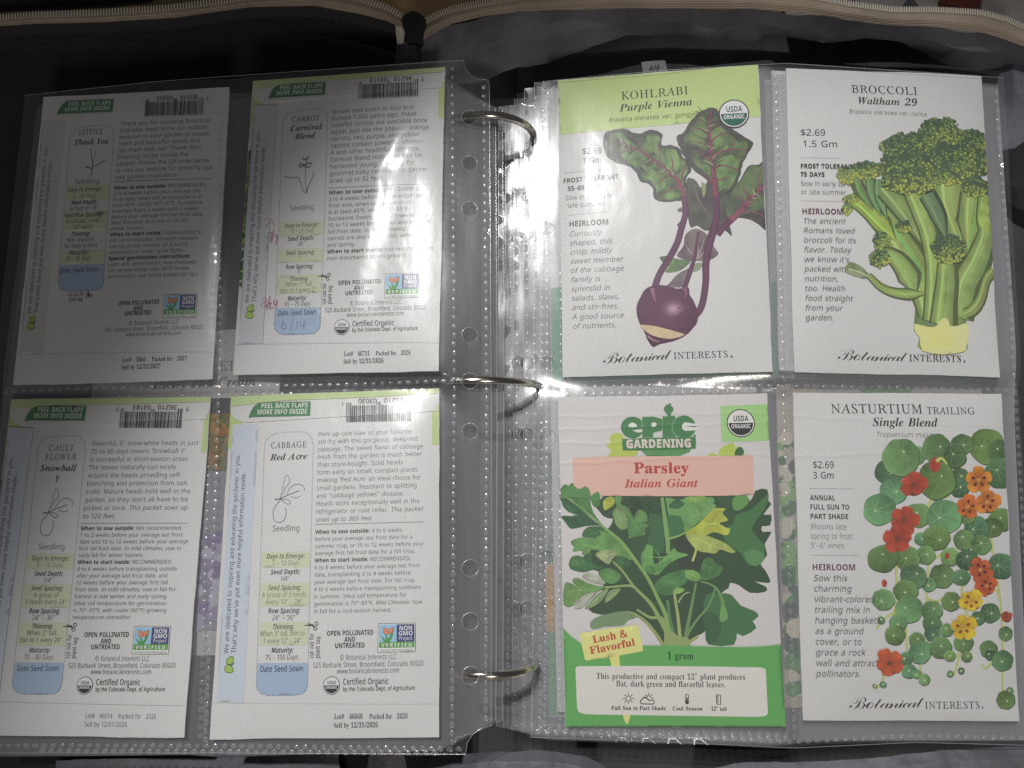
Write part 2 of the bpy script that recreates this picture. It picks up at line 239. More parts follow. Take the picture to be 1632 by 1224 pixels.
        192473,324473,324463,300459,295454,294447,349335,402423,409440,404456,394461,377463,377473,464473,464463,447456,433440,361322,363227,374215,397210,397200,265,1,19,212200,212206,366458,
        309457,278449,254428,237390,227390,234473,444473,444466,292217,360218,393227,423250,434268,444298,454298,444200,206,2,38,353194,329201,320221,297204,264195,235199,218215,213231,213248,
        219262,229274,264295,319314,316364,307373,292377,272375,264369,263363,274340,272329,266321,246314,228320,220335,221353,230367,244379,276389,321390,350381,367364,376333,376225,383221,
        392225,397217,376200,9,291220,306226,319238,319302,288288,273265,271245,274231,281223,216,2,24,226193,225443,221458,205464,205473,283473,283367,300382,327391,353388,373377,390359,401334,
        405305,402271,396250,383228,366210,349201,325195,305195,283202,263217,232193,13,310208,328214,337225,344250,347296,345328,339351,327364,310368,292360,283345,284229,293214,176,1,33,293194,
        260202,245212,230228,214264,213307,224342,249372,285389,321390,343383,358371,366355,365337,352324,330325,320336,318366,314374,302378,284372,273354,268325,269288,275261,289238,308225,
        335225,363243,371236,351215,336205,320198,222,2,27,284194,264197,247206,232221,221240,214263,212288,220338,239370,256383,271389,293391,308387,334368,333449,324460,306464,306473,391473,
        392237,397222,412217,412206,376203,334194,334223,313201,13,303217,321225,334246,333347,324362,304368,291365,280353,273332,271299,272259,278235,288221,181,2,24,292194,262200,235221,217255,
        212294,217331,235364,264385,294391,325385,349368,365341,370300,270300,272273,278252,295232,310226,338230,362252,371244,351218,337206,311196,7,270315,321315,318358,309375,292378,279369,
        272351,128,1,35,209200,209210,223213,229219,231244,231366,210366,210386,231386,235435,241450,255465,269473,291478,314478,334473,349463,357449,357430,348418,328414,314423,311438,318460,
        315465,295462,289440,289386,322386,322366,289366,289229,296214,320210,320200,196,3,44,287116,237123,218135,209149,209159,214169,241185,227193,217206,214218,217232,230249,261266,237279,
        221297,214319,217348,236373,272389,304391,340383,390383,390361,361361,371342,375322,372302,359283,343271,327264,274260,264253,260243,263236,272231,339228,374216,383205,388192,389172,
        385157,373139,352126,324118,12,294275,304277,313285,320327,314366,307375,294378,282375,274366,269327,274287,282278,10,296130,328133,348141,357155,355171,333179,258179,244162,249145,
        266134,228,1,33,211200,211210,228216,231233,231444,227459,211464,211473,289473,289360,309380,332390,365388,385375,394360,398339,399225,404214,418210,418200,321200,321210,337216,341233,
        340345,334359,322363,304357,289341,289225,294214,308210,308200,119,2,13,260417,249419,239426,232436,230447,239469,249476,260478,272476,282469,291447,288436,282426,13,211200,211210,228216,
        231233,231361,226373,212376,212386,289386,289227,294214,308210,308200,126,2,14,264418,252420,242427,236436,233448,236460,242470,264479,276477,285470,292460,294448,285427,276420,25,221116,
        201119,182128,170143,167158,175177,185182,197182,209177,215166,215154,206139,208133,228132,236145,238358,232372,213376,213386,296386,296187,292162,283142,268127,247119,215,1,31,210200,
        210210,228217,231233,231446,227460,212464,212473,289473,289301,345360,344372,323376,323386,407386,407376,377366,333325,409218,426210,426200,327200,327210,340212,343223,298288,289281,
        289227,294214,308210,308200,120,1,13,211200,211210,228216,231233,231446,227460,212464,212473,289473,289229,293215,308210,308200,332,1,51,211200,211210,228216,231233,231359,225372,211376,
        211386,288386,288359,313383,342391,364388,375382,387369,392357,419382,444391,477385,494368,502339,503225,508214,522210,522200,426200,426210,443217,446233,445345,439359,426363,410358,
        395342,395227,400214,414210,414200,320200,320210,336217,339233,338344,332359,320363,302357,288341,288225,293214,306210,306200,228,1,33,211200,211210,228216,231233,231359,225372,211376,
        211386,289386,289360,308380,332390,356390,379381,394360,398339,399223,405213,418210,418200,321200,321210,337216,341233,340345,334359,322363,304357,289341,289225,294214,308210,308200,
        202,2,16,301194,267200,236222,217256,211292,217329,236363,267385,301391,334385,365364,385330,390292,385255,365221,335200,13,301207,316211,326225,332292,326359,317373,301379,286375,277362,
        272336,270293,276225,287211,223,2,28,210117,210126,222128,229135,231159,231356,227371,212377,212386,286386,286358,298375,319388,347391,369383,392361,408322,408273,394230,371205,345194,
        314198,301206,289219,291141,299130,318126,318117,13,317217,330220,342232,349254,351285,350325,345349,335362,319367,302360,289341,289241,300223,218,2,26,305117,305126,326130,333139,334217,
        317203,291195,265197,241211,223234,214261,212292,218326,238362,256378,273387,297391,318389,334383,354369,385392,392392,392145,397131,412126,412117,13,307218,326225,334240,333356,325372,
        308377,290372,279357,272331,270293,272260,278236,290222,172,1,28,211200,211210,228216,231233,231362,226373,212376,212386,287386,287351,304374,324387,346391,363384,371375,374360,371347,
        364338,353334,340335,320354,312356,300349,291332,290224,298213,318210,318200,173,1,40,291194,244205,236203,231195,221195,221263,232263,247230,258218,274210,290209,304213,312222,315235,
        312248,305256,252284,233302,223325,225351,239374,259387,287391,328383,338391,346391,346333,337333,323361,302376,276375,263361,264348,269339,336301,348285,353269,353240,340214,317198,
        137,1,23,274194,247200,233218,229238,229367,212367,212380,253421,277454,287454,287386,325386,325367,287367,288236,292227,301224,314229,324245,333239,320216,309206,290196,225,1,28,279194,
        251200,242207,233221,228252,227359,222372,207376,207386,285386,285240,292226,306221,323226,337239,336359,330372,314376,314386,394386,395234,400222,416218,416208,380204,337194,337224,
        312202,184,1,19,285194,220356,211371,198376,198386,298386,298376,281374,277364,311273,345362,339373,322376,322386,383386,383377,369370,359354,296194,261,1,32,273194,209362,203371,194376,
        194386,283386,283376,271373,269362,300276,327341,317369,311375,301377,301386,394386,394376,381373,377364,401285,432363,429373,414377,414386,467386,467377,457373,449359,383194,373194,
        334318,284194,191,1,34,203200,203209,231226,274282,224361,212373,202376,202386,301386,301376,288374,284367,310323,340365,337374,320376,320386,387386,387378,363364,319310,377219,383212,
        391209,391200,293200,293210,308212,311219,283269,251223,255212,271209,271200,180,1,31,231116,215119,201131,196150,200165,213175,232174,243163,245143,254141,272162,284197,219357,209373,
        197376,197386,297386,297376,281373,277364,311271,342361,339373,322376,322386,380386,380376,368371,359354,281149,259123,176,1,18,208200,208208,301372,269372,248366,235353,226330,216330,
        219386,365386,365374,275215,307216,327222,344238,356264,366264,361200,225,2,28,313196,292198,269205,254215,239232,227254,220280,214345,220409,227435,239457,254474,269483,286489,313492,
        333490,356483,370474,385457,397435,405408,412344,405280,397254,385232,370215,355205,339199,16,313222,328227,341248,347284,349344,347404,341440,329460,313466,298460,285440,279404,276344,
        279284,285248,294230,225,1,20,239200,239221,280222,287227,291235,292449,262417,245408,235408,225414,219425,217437,257454,307489,352489,353236,357227,364222,406221,406200,225,1,34,214200,
        214242,283312,312347,329381,336419,334443,327456,315465,297466,284461,274446,267397,243401,227408,218422,216440,221457,241478,277490,322491,363480,382466,395442,396416,389392,375368,
        351340,252244,356245,374258,383285,407285,405200,225,1,56,298196,261199,232211,216228,212250,222268,246276,252246,262235,275227,295224,313227,326233,336245,343263,344288,341304,332318,
        304334,257336,257361,303364,314369,325381,334410,332443,325457,316464,302467,287464,278456,272443,267405,245407,228413,218424,215441,223464,242480,272489,312492,342487,366478,384463,
        393449,396421,388393,368371,335354,368343,391326,404304,407278,399245,376217,342201,225,2,18,273200,273221,299223,313233,317275,205275,205300,320488,376488,376302,418302,418275,376275,
        376243,379233,385226,414221,414200,3,233302,317302,320449,225,1,39,299196,267199,244206,226219,217237,217253,222263,233270,248273,253248,266231,283225,308226,322233,331242,342275,339315,
        331330,318341,287348,243341,224348,237488,389488,391414,368414,363436,353443,263443,256369,310375,357364,376353,390338,403305,400260,392241,381226,346204,225,2,40,318196,290200,270208,
        253221,239239,228262,221290,220365,234422,246446,262465,282479,301487,322491,352491,378484,396471,404452,400434,385421,356416,353445,345462,331468,312464,297450,286428,279399,275362,
        299373,323376,351375,375366,393350,406328,411301,410276,400241,383218,351200,15,319223,335228,345242,351264,353295,349322,343337,331348,313352,295347,276334,276311,280274,288249,302229,
        225,1,11,266200,374444,260443,251439,246431,242403,218403,220488,412488,412468,301200,225,3,32,310196,269201,236219,217245,212278,216297,225312,243328,271345,243367,226392,221422,230454,
        245472,264483,289490,323492,346489,370479,383468,395449,401421,395396,380377,346356,377338,398320,411295,413269,403237,380213,346199,14,322370,337381,345393,349411,349431,344448,333462,
        322467,306468,293462,284450,279431,279412,289391,15,312219,331222,347236,355253,357277,352291,343302,298329,284317,272301,267284,267263,271247,282231,293223,225,2,37,291196,262199,240210,
        227230,227251,234260,245264,256242,270227,290221,313226,328240,339263,347296,350338,333322,312313,280312,256319,236332,222352,215379,215406,223441,245471,280489,318491,339487,358478,
        375464,388445,404399,406331,394272,371231,353214,335204,14,310340,333346,350367,348404,341437,328456,309465,293460,282448,275426,273397,274376,282354,291345)),
    ('T', "ABCGILNPRSTVWYabdeghiklmnoprtuvwy", (252,2,25,159200,159210,176215,192229,394477,405477,396241,399229,405220,414214,433210,433200,307200,307210,327216,337228,342245,343284,258284,226243,217226,218220,223215,243210,243200,
        3,271301,344301,348397,258,3,30,180200,180209,205215,217233,270426,272442,270452,261458,244461,244470,377468,410461,435446,444433,448418,447402,441384,429369,411357,373344,393336,408326,
        418314,425300,427284,424263,415243,404229,377212,337202,13,320349,345352,360358,372368,383385,388406,387432,383443,371454,349457,340454,335448,309349,13,300213,322217,336224,351239,
        361259,365283,363306,357319,340332,306336,277228,278222,283217,264,1,46,321193,290196,263206,241222,223248,214274,212311,218346,234385,254416,274438,300457,323468,347475,372478,400475,
        446466,454470,459478,470478,452385,441386,437419,426444,413456,391463,363460,343449,319425,302397,282345,274302,276260,282245,291232,302222,316215,347213,365217,382225,398237,421263,
        432254,404223,383208,348196,299,1,55,333193,301196,273204,250218,228243,215276,212305,216340,230379,248409,269432,293450,322466,352475,383478,410475,453466,458469,464478,474478,457390,
        446390,441422,435436,426448,406460,385463,359457,338444,314418,298389,284354,277328,273303,273272,277253,287233,299221,318212,343208,360211,373217,382231,399289,401309,400316,395320,
        372324,372334,485334,485324,469321,461309,437219,387199,149,1,21,180200,180209,205215,217233,270426,272442,270451,262457,244461,244470,370470,370461,345455,338449,333438,280244,277228,
        280219,291211,306209,306200,255,1,27,180200,180209,205215,217233,270426,272441,270451,261458,244461,244470,370470,370461,354459,345455,337447,331434,277224,284217,307214,335216,362222,
        379230,394241,412261,423280,436280,410200,281,1,29,386194,284411,237231,242217,251211,266209,266200,179200,179209,204215,217233,268422,270437,267449,257457,239461,239470,318470,403283,
        445440,443450,438456,416461,416470,503470,503461,478455,465437,398194,245,2,26,180200,180209,205215,217233,270426,272442,270451,261458,244461,244470,373470,413460,431448,442430,445399,
        439378,422356,403343,377334,346330,303329,278228,279220,284214,306209,306200,13,319343,338344,354350,366359,379376,385398,387425,381443,369453,346456,340454,335448,307343,257,2,33,180200,
        180209,205215,217233,270425,272441,270451,261458,244461,244470,380469,415461,434449,445432,449416,448400,442382,429366,416355,399347,372339,409229,420216,440210,440200,360200,316333,
        304333,278231,282216,291211,306209,306200,13,318347,342350,357357,369367,381384,387406,387426,382443,370454,347457,340455,336450,308347,221,1,51,292193,267196,224208,215206,206196,195196,
        216287,227287,229257,240231,249220,266211,290208,310214,327229,336248,336268,327287,265348,249370,242399,247430,266456,282468,298474,315477,336477,387465,397468,405476,416476,397393,
        385393,384416,379434,367450,353460,334464,318460,304451,295437,292419,297403,312383,353345,371324,383301,387275,381241,362215,332199,242,1,23,226200,226210,250215,262231,323456,298454,
        276444,253423,238398,228398,243470,462470,451393,439393,433425,418446,404453,384456,323231,326217,334213,352210,352200,239,1,22,240194,251428,244448,234456,217461,217470,338470,338460,
        317456,308444,298274,425433,428442,428452,420458,404460,404470,487470,487460,470456,451437,253194,330,1,36,248193,249429,242449,233457,218460,218470,328470,328460,311453,305436,303296,
        378420,378439,375450,367457,350460,350470,458470,458461,442456,435441,430298,512437,514446,512454,503459,490461,490470,565470,565461,545453,527430,385193,372193,377389,259193,210,1,
        33,214200,214210,238215,249228,275327,237442,229455,215460,215470,323470,323461,302457,298453,297445,326344,378415,388435,389446,386454,378459,362461,362470,449470,449461,432455,415439,
        333326,310239,309226,310219,315214,339210,339200,201,2,35,232195,214198,203206,193220,189240,190261,197288,209315,225340,256369,285384,304385,316382,324373,329359,335382,378382,337234,
        339226,348225,358234,371252,380247,367228,355213,337199,324195,309196,299201,294211,293225,297245,282223,267207,250198,16,256225,269229,281241,295263,306288,315318,319346,316361,309368,
        296367,281354,265331,251299,241267,239244,243231,193,2,25,246194,228196,210202,197211,193219,254444,254452,250457,229460,229471,313482,277353,292370,314383,331386,348382,362372,371355,
        374333,371307,353263,339242,322225,302210,284201,15,255209,270213,286227,301248,313273,323306,326334,322349,313357,301357,290351,280339,270319,242225,244213,201,2,35,233194,215198,204206,
        196218,192234,191257,194276,203301,215325,240357,257371,273380,302386,317382,328376,344433,346448,340457,323460,323470,406482,338230,340225,349227,369253,378247,350210,331196,310195,
        298204,294221,298246,283223,268207,251198,16,258225,269228,282241,293260,307289,316318,321345,319363,312369,298368,282354,265327,251295,242266,240243,246230,162,2,35,252194,224200,210211,
        201223,196237,194259,195276,202298,223336,240355,258369,278380,294385,310386,327382,340374,348361,349344,343326,329308,306293,284284,247275,245253,247240,252230,261223,271221,282223,
        295230,317257,329250,316230,295208,271197,11,250288,281301,304322,312336,316350,315363,310370,303372,295371,278355,262324,179,3,47,246117,219119,193127,177140,170156,171171,179183,194193,
        220203,204217,198231,201241,207250,234269,215284,207300,206321,213342,224358,240371,259381,276385,296386,314383,331376,346366,381366,379349,357349,358331,354312,346298,333283,303267,
        280263,250264,240254,240247,248241,295225,323211,335198,340181,339168,334155,313134,282120,15,270275,280278,290285,298297,306316,311353,308364,300371,287371,277365,266351,256330,252309,
        252290,258279,15,251130,270132,285139,295151,297165,292174,283181,236198,220188,210178,205167,205157,209148,220138,236131,214,1,39,326194,316196,306202,302209,299225,306257,333343,333353,
        326356,313352,303345,279311,255260,238200,189200,254444,253452,250457,229460,229470,312482,269318,299358,326380,343385,357385,371381,379371,382356,379334,348233,351227,358227,369238,
        383259,392254,379232,359209,339197,116,2,16,279423,269425,260430,254439,252449,254460,260468,269474,279476,289474,298468,304460,306449,304439,298430,289425,20,229195,217197,210202,203210,
        201219,203240,232351,228361,212364,211374,290386,250233,253227,259226,272236,285254,293248,281229,262208,243197,194,1,35,322194,302201,290216,282239,272286,258275,238200,189200,254444,
        253452,250457,229460,229470,312482,264299,310336,326354,327366,321370,308372,308382,391382,391372,368364,313321,325257,335231,342225,349226,357234,366250,375246,360219,350207,334196,
        104,1,21,224194,211196,202202,196211,194225,198246,252446,251453,248457,231460,231470,310482,244234,245226,252225,265235,279253,287247,268220,253205,237196,315,1,54,428195,418196,408203,
        404210,401225,408258,435344,435354,428357,418354,407346,383315,362272,338200,291200,334341,335353,328357,315353,304344,279310,256259,239200,192200,231351,227361,211364,210374,291386,
        270316,304361,320375,336383,349386,364385,379375,384356,379330,406363,427379,453386,469383,476378,482367,483344,449233,453227,459227,468234,483254,492248,472221,457206,441197,214,1,
        38,328194,318196,307202,303209,301225,307257,335342,335352,328356,315353,306346,279310,256259,239200,192200,231351,227361,211364,210374,291386,270316,300357,324377,336383,354386,369383,
        379375,383361,381338,349233,352227,359226,368233,383254,391248,372221,356205,341197,189,2,25,258194,242196,224203,208216,200228,196242,194263,197285,203303,215325,229344,246361,264374,
        280382,301386,323384,337380,350372,360361,369338,370309,360274,340240,316217,288200,17,262208,275213,289230,301254,313286,321318,323344,320363,310372,294370,279357,265331,252296,244260,
        242230,247215,255209,198,2,32,153117,153127,169132,179147,230342,229359,223363,210364,210374,287386,275345,299371,318382,340386,351384,362377,371367,376357,378320,369286,350249,323218,
        296200,281195,265194,251198,241204,228154,227139,232130,252127,252117,15,261209,275214,289227,302249,314275,324308,328332,326347,318356,300354,289346,279331,270311,247226,249214,156,
        1,23,192200,231351,227361,211364,210374,291386,269313,292354,310376,329385,338385,348381,352376,355364,352341,345334,336331,323332,308345,294335,280312,264278,239200,111,1,25,218194,
        201199,195205,191218,193239,227364,208364,208378,224385,247401,281439,297439,280380,312380,308364,276364,240236,242227,248225,262236,277257,286251,269226,253209,236198,214,1,37,228194,
        212197,205202,197219,201248,228351,224361,208364,207374,287386,247240,246228,253224,262226,275235,290252,305277,327330,341381,389381,350234,353227,359227,370236,384254,393248,370217,
        355203,342197,326194,312199,304210,302221,309262,288232,269211,249198,170,1,28,229194,227287,224334,217355,209364,199364,199374,258386,262383,267363,271329,274253,304291,322324,320335,
        306357,307374,313381,321385,333385,341382,351370,352354,347333,334307,307270,276235,237195,252,1,32,229194,227286,223334,217355,209364,199364,199374,260385,264376,270347,275279,337386,
        347386,360252,390290,407324,405336,389357,389367,392375,399383,408386,420385,428380,435368,435349,422315,392270,329195,318194,308307,241195,169,1,40,182116,165119,155129,152142,158156,
        166162,177163,208149,217150,237169,246183,250195,239270,224338,215361,207366,194366,194376,247386,253385,258380,267352,289245,311288,323322,320335,303353,302371,309380,317385,330385,
        340382,346376,350366,347338,326287,296230,266184,234146,206123)),
    ('L', "ABCDEFGHIKLMNOPRSTUVW", (278,2,26,149200,149208,168212,188229,334485,342485,404229,409220,417213,444208,445200,333200,332208,353211,359216,361222,359242,346295,253295,246292,222249,213225,219213,228209,245208,
        245200,3,255310,343310,317420,263,3,34,180200,180208,195209,206214,213233,211433,209450,205460,194467,173471,173479,276479,310476,338469,360457,375440,381430,387409,386392,380377,367365,
        336351,355343,371333,385320,394305,401287,405267,402249,394233,385224,369213,337203,310200,15,272355,303358,321364,334372,343389,345409,336437,326449,306461,270465,258463,254458,252439,
        253362,258356,16,288212,319216,331220,345229,352238,358253,357284,345314,324332,295341,258341,254339,253333,255228,258221,264216,282,1,47,333194,299197,268208,240224,217247,198275,184313,
        180342,184377,192404,209433,232457,257473,280481,305485,333483,381472,389475,393482,401482,408399,399399,388433,369456,347468,316471,288465,264449,243422,231391,227368,227344,236296,
        254259,269241,286227,318214,339211,359213,378219,394229,409244,422262,432255,414228,392209,365198,304,2,29,179200,179208,194209,205214,212229,211431,209450,205460,194467,173471,173479,
        288479,318475,359462,378452,399435,417414,432390,442363,447338,447313,442284,432263,418245,406232,385219,360208,339203,308200,22,298213,324215,345222,363232,380249,390267,398291,400313,
        399342,392372,383398,371419,356437,339450,318460,295465,267465,255460,251445,254234,257224,264218,272,1,44,180200,180208,194209,205214,212229,211431,209450,205460,194467,173471,173479,
        386479,391418,384418,370450,353461,326465,275465,259463,254459,251442,252356,297356,319360,333372,338395,346395,345297,338297,330326,319338,300342,253342,254234,259221,272215,327214,
        355218,374225,388235,401253,410277,418277,411200,243,1,38,181200,182208,198209,207214,214229,213431,211450,207460,196467,175471,175479,375479,381413,373413,366434,355451,337461,315465,
        270464,259462,254455,256355,293355,315360,329372,335395,343395,345294,337294,329323,317337,300341,256341,261224,264217,272212,300207,301200,325,1,54,349194,311197,276208,245225,214253,
        196282,183320,180355,186389,197415,216443,236461,265476,298484,328484,355480,406465,417469,423482,430482,435396,428396,411428,387452,357467,323472,289466,267452,249432,235399,229367,
        229335,235304,244278,257256,272237,298219,319211,343207,371209,390217,400230,400295,397315,387325,357329,357336,473336,473329,453325,443314,444221,427211,400201,312,1,52,180200,180208,
        196209,205214,212229,211431,209450,205460,194467,173471,173479,284479,284471,270470,259465,252449,252365,256358,268356,372356,381358,380451,375460,368466,344471,344479,455479,455471,
        439470,429465,422446,424248,425229,430218,441211,462208,462200,351200,350208,367209,377214,383231,383330,379338,367340,263340,253337,255227,259218,266213,291208,291200,147,1,22,181200,
        182208,198209,208214,214231,213431,211450,207460,196467,175471,175479,287479,288471,272470,262465,255446,256245,258229,263218,273211,294208,294200,272,1,47,180200,180208,196209,205214,
        212229,211431,209450,205460,194467,173471,173479,283479,283471,260467,253455,252356,256350,337431,350448,352456,350464,342469,325471,325479,423479,422471,404467,387456,290358,411232,
        437213,461208,461200,341200,342208,358209,365212,367219,364228,263337,256340,252336,255228,260218,266213,295208,295200,269,1,28,185200,185208,203210,212215,218232,216437,215451,209461,
        198468,179471,179479,289479,289471,274469,264464,258447,260255,262227,269218,286214,341215,373220,389227,399236,409252,417279,425279,421200,354,1,40,178200,178208,194209,204214,211229,
        212433,210450,206460,195467,174471,174479,249479,338265,420479,496479,496471,481470,471465,464446,465248,467229,471218,482211,503208,503200,393200,393207,408209,417214,424232,422435,
        331200,326200,228436,230236,233224,239216,249210,268208,269200,300,1,31,404194,230424,232230,240215,250210,271208,271200,180200,180208,196210,206215,212232,212438,210449,202459,188469,
        173471,173479,231479,394265,391450,383464,373468,352471,352479,444479,444471,427469,418464,411448,412194,310,2,32,322194,290197,267204,245215,222233,203257,192279,184303,180330,181357,
        188388,201417,216438,237459,258472,282481,307485,337483,361477,382466,406449,425426,437405,447377,451350,450322,444291,432262,416237,392215,371203,348196,28,319206,335208,352215,368228,
        381244,391264,398287,404339,397393,389419,380436,369450,352464,337470,316473,299471,280463,266452,252433,240410,234389,228336,235282,243262,255239,268226,286213,302208,242,2,31,180200,
        180208,195209,205214,212228,211436,209451,203462,192468,173471,173479,299478,327473,350463,360456,375439,385416,387389,384377,376363,360349,337339,309334,257333,253330,254239,256225,
        260218,268212,297208,297200,13,275345,304349,325358,338373,342399,335428,321450,301463,270467,257463,252453,252357,256347,270,2,33,180200,180208,195209,206214,213233,211433,209450,205460,
        194467,173471,173479,307478,336473,364460,380444,389429,395407,394387,386370,371356,334341,411232,431213,451208,451200,388200,294337,253339,256227,260218,267212,295208,295200,12,279350,
        315354,335365,347380,350406,340435,323454,298464,269465,257462,252451,252352,221,1,52,293194,266197,223208,214205,210195,203195,191287,198288,213253,229232,243220,263210,286206,305210,
        318221,326239,323265,310288,288311,221368,207385,196405,191432,196456,211473,236483,272484,311474,320476,324484,332484,341402,335402,326427,313446,303458,286468,263472,245469,233460,
        227445,230423,240406,263382,331324,349301,359276,362246,358230,351218,339207,325200,252,1,30,230200,229208,247209,259214,267232,267456,262463,254464,220463,200458,189450,183442,177411,
        167412,166479,399479,405410,397410,386442,369458,349463,317464,311463,308457,311230,314220,320213,333209,357208,356200,295,1,46,322194,291197,263207,235227,220249,212268,209289,205451,
        196465,184469,165471,165479,283479,283471,266470,255463,248445,249309,252272,260248,275230,300217,326214,351217,373229,386248,390271,390417,388442,384455,378464,367469,348471,347479,
        441479,442471,428470,419466,412459,410450,410283,406252,400233,390217,374204,351196,262,1,23,250194,188447,178463,164470,147471,146479,258479,258472,242470,233466,229452,273257,377445,
        379456,375465,366469,347471,346479,432479,431471,416466,402448,259194,355,1,40,251194,190447,179464,166469,148472,148479,260479,260472,243470,235466,231452,273269,333413,326444,319458,
        305468,285471,284479,391479,391471,376470,368465,365451,406272,464423,470444,470456,468463,457469,437471,438479,522479,523471,513469,505464,490441,393194,385194,340386,259194)),
    ('C', "Bacilnot", (338,1,134,262196,232201,220208,211218,204233,201254,202267,209280,222291,237293,250290,259277,259263,253253,243247,221244,217241,218225,229211,243205,263204,281208,297217,315235,331259,
        382359,411409,447453,480479,461483,431484,379478,328459,286431,270416,259400,254385,252369,253355,260343,271337,286337,312350,334372,348393,357415,364457,370457,372449,374411,363376,
        351359,338346,324336,307329,288327,270330,256338,248348,244365,246386,252401,265420,285440,312459,338472,368482,400489,436492,463490,490484,511491,514484,502480,521468,531453,536432,
        534411,525395,510379,466353,482345,495333,504320,509305,510286,507270,489239,457210,437201,421197,406197,395202,388212,385227,389244,397259,411274,428287,433280,410262,396240,394223,
        400211,412206,427213,443231,458259,469295,470319,468336,464344,457349,435344,427346,425351,427355,434357,462358,477371,489390,498415,501438,498460,489474,463454,443425,431395,399296,
        385269,369247,345223,321209,294199,212,2,29,331197,317201,309211,307225,312244,287214,269202,250198,232202,221211,216224,216244,221261,232277,248294,267308,290319,311324,328322,338316,
        345302,354321,394324,341214,343209,347208,372228,376223,353203,13,252203,265207,282220,319262,337295,337304,332312,321315,310310,274269,256241,245220,245207,148,1,34,324237,288206,272199,
        257197,241200,228208,220222,217238,223264,245293,278316,297322,312324,326322,336316,340305,338290,327281,314282,307289,307299,314308,327312,316315,301306,285288,269262,255230,250212,
        252207,258204,273205,294218,320242,131,2,9,309349,301350,295354,293369,304382,320385,329377,330363,322353,17,254292,229268,224273,272321,314324,254210,258206,268210,304242,310237,271203,
        258198,243197,234201,227207,224228,233254,157,1,18,311237,272203,258198,242199,230209,227229,236256,256295,228268,223273,270324,336432,374436,256216,256208,263208,280219,305242,233,
        1,42,409237,380210,362199,342199,329210,324227,327247,339268,372309,371314,366315,347305,318278,291247,256200,203197,249266,263291,262297,257296,229268,223273,258308,282323,294320,301307,
        300285,294264,323294,348314,367324,377324,387320,394312,397303,396279,385257,356218,354211,359209,369212,403242,214,2,27,383250,368236,351225,327219,297199,274196,261199,249205,234225,
        230254,237282,220260,214266,253313,283339,315358,344361,360358,372349,379336,381322,377302,366274,352249,335227,359238,377255,20,280203,294207,311218,312220,307229,310240,322248,336248,
        345264,359294,365318,365339,359349,345351,329340,313319,289279,274247,268223,270209,172,1,23,312237,271203,255198,242199,230212,229233,233248,256295,229268,223273,270321,335426,376428,
        345376,374376,371367,339367,279263,260223,256210,262207,278217,307242)))
RAW = {}
for base, symbols, flat in ALPHABETS:
    k = 0
    for c in symbols:
        adv, m = flat[k] / 600, flat[k + 1]
        k += 2
        loops = []
        for i in range(m):
            n = flat[k]
            q = np.array(flat[k + 1:k + 1 + n])
            k += n + 1
            loops.append(np.stack([q // 1000 - 200, q % 1000 - 200], 1) / 600)
        RAW[base + c] = (adv, loops)


def area2(p):
    x, y = p[:, 0], p[:, 1]
    return float(np.sum(x * np.roll(y, -1) - np.roll(x, -1) * y))


def cdt(loops, interior=None, mode=2):
    v, ed = [], []
    for l in loops:
        s = len(v)
        n = len(l)
        v += [Vector((float(a), float(b))) for a, b in l]
        ed += [(s + i, s + (i + 1) % n) for i in range(n)]
    if interior is not None and len(interior):
        v += [Vector((float(a), float(b))) for a, b in interior]
    r = delaunay_2d_cdt(v, ed, [], 0, 1e-7)
    vv = np.array([(a[0], a[1]) for a in r[0]], float).reshape(-1, 2)
    ff = np.array([tuple(f) for f in r[2] if len(f) == 3], int).reshape(-1, 3)
    if not len(ff):
        return vv, []
    c = vv[ff].mean(1)
    keep = np.zeros(len(ff), bool)
    for l in loops:
        if mode == 2:
            keep ^= inside(np.asarray(l, float), c)
        else:
            keep |= inside(np.asarray(l, float), c)
    a, b, d = vv[ff[:, 0]], vv[ff[:, 1]], vv[ff[:, 2]]
    ar = (b[:, 0] - a[:, 0]) * (d[:, 1] - a[:, 1]) - (b[:, 1] - a[:, 1]) * (d[:, 0] - a[:, 0])
    keep &= np.abs(ar) > 1e-12
    return vv, [tuple(int(q) for q in f) for f in ff[keep]]


def embolden(loops, d):
    if not d:
        return loops
    sgn = 1 if area2(max(loops, key=lambda q: abs(area2(q)))) > 0 else -1
    out = []
    for p in loops:
        a = p - np.roll(p, 1, 0)
        b = np.roll(p, -1, 0) - p
        a /= np.linalg.norm(a, axis=1, keepdims=True) + 1e-9
        b /= np.linalg.norm(b, axis=1, keepdims=True) + 1e-9
        t = a + b
        t /= np.linalg.norm(t, axis=1, keepdims=True) + 1e-9
        out.append(p + sgn * d * np.stack([t[:, 1], -t[:, 0]], 1))
    return out


# style -> (outline set, shear, embolden, cap height em)
STYLES = {'R': ('R', 0, -0.008, .48), 'I': ('R', .21, -0.007, .48), 'B': ('B', 0, 0, .48), 'J': ('B', .2, -.01, .48),
          'M': ('R', 0, .002, .48), 'N': ('R', .2, .002, .48),
          'S': ('S', 0, -.003, .455), 'T': ('T', 0, -.002, .45), 'L': ('L', 0, 0, .465), 'C': ('C', 0, -.005, .486),
          'W': ('S', 0, .010, .455), 'H': ('B', 0, .022, .48), 'U': ('T', 0, .006, .45), 'O': ('S', 0, -.006, .455)}
GC = {}


def circ(cx, cy, r, n=20, ry=None):
    a = np.linspace(0, 2 * np.pi, n, endpoint=False)
    return np.stack([cx + r * np.cos(a), cy + (ry or r) * np.sin(a)], 1)


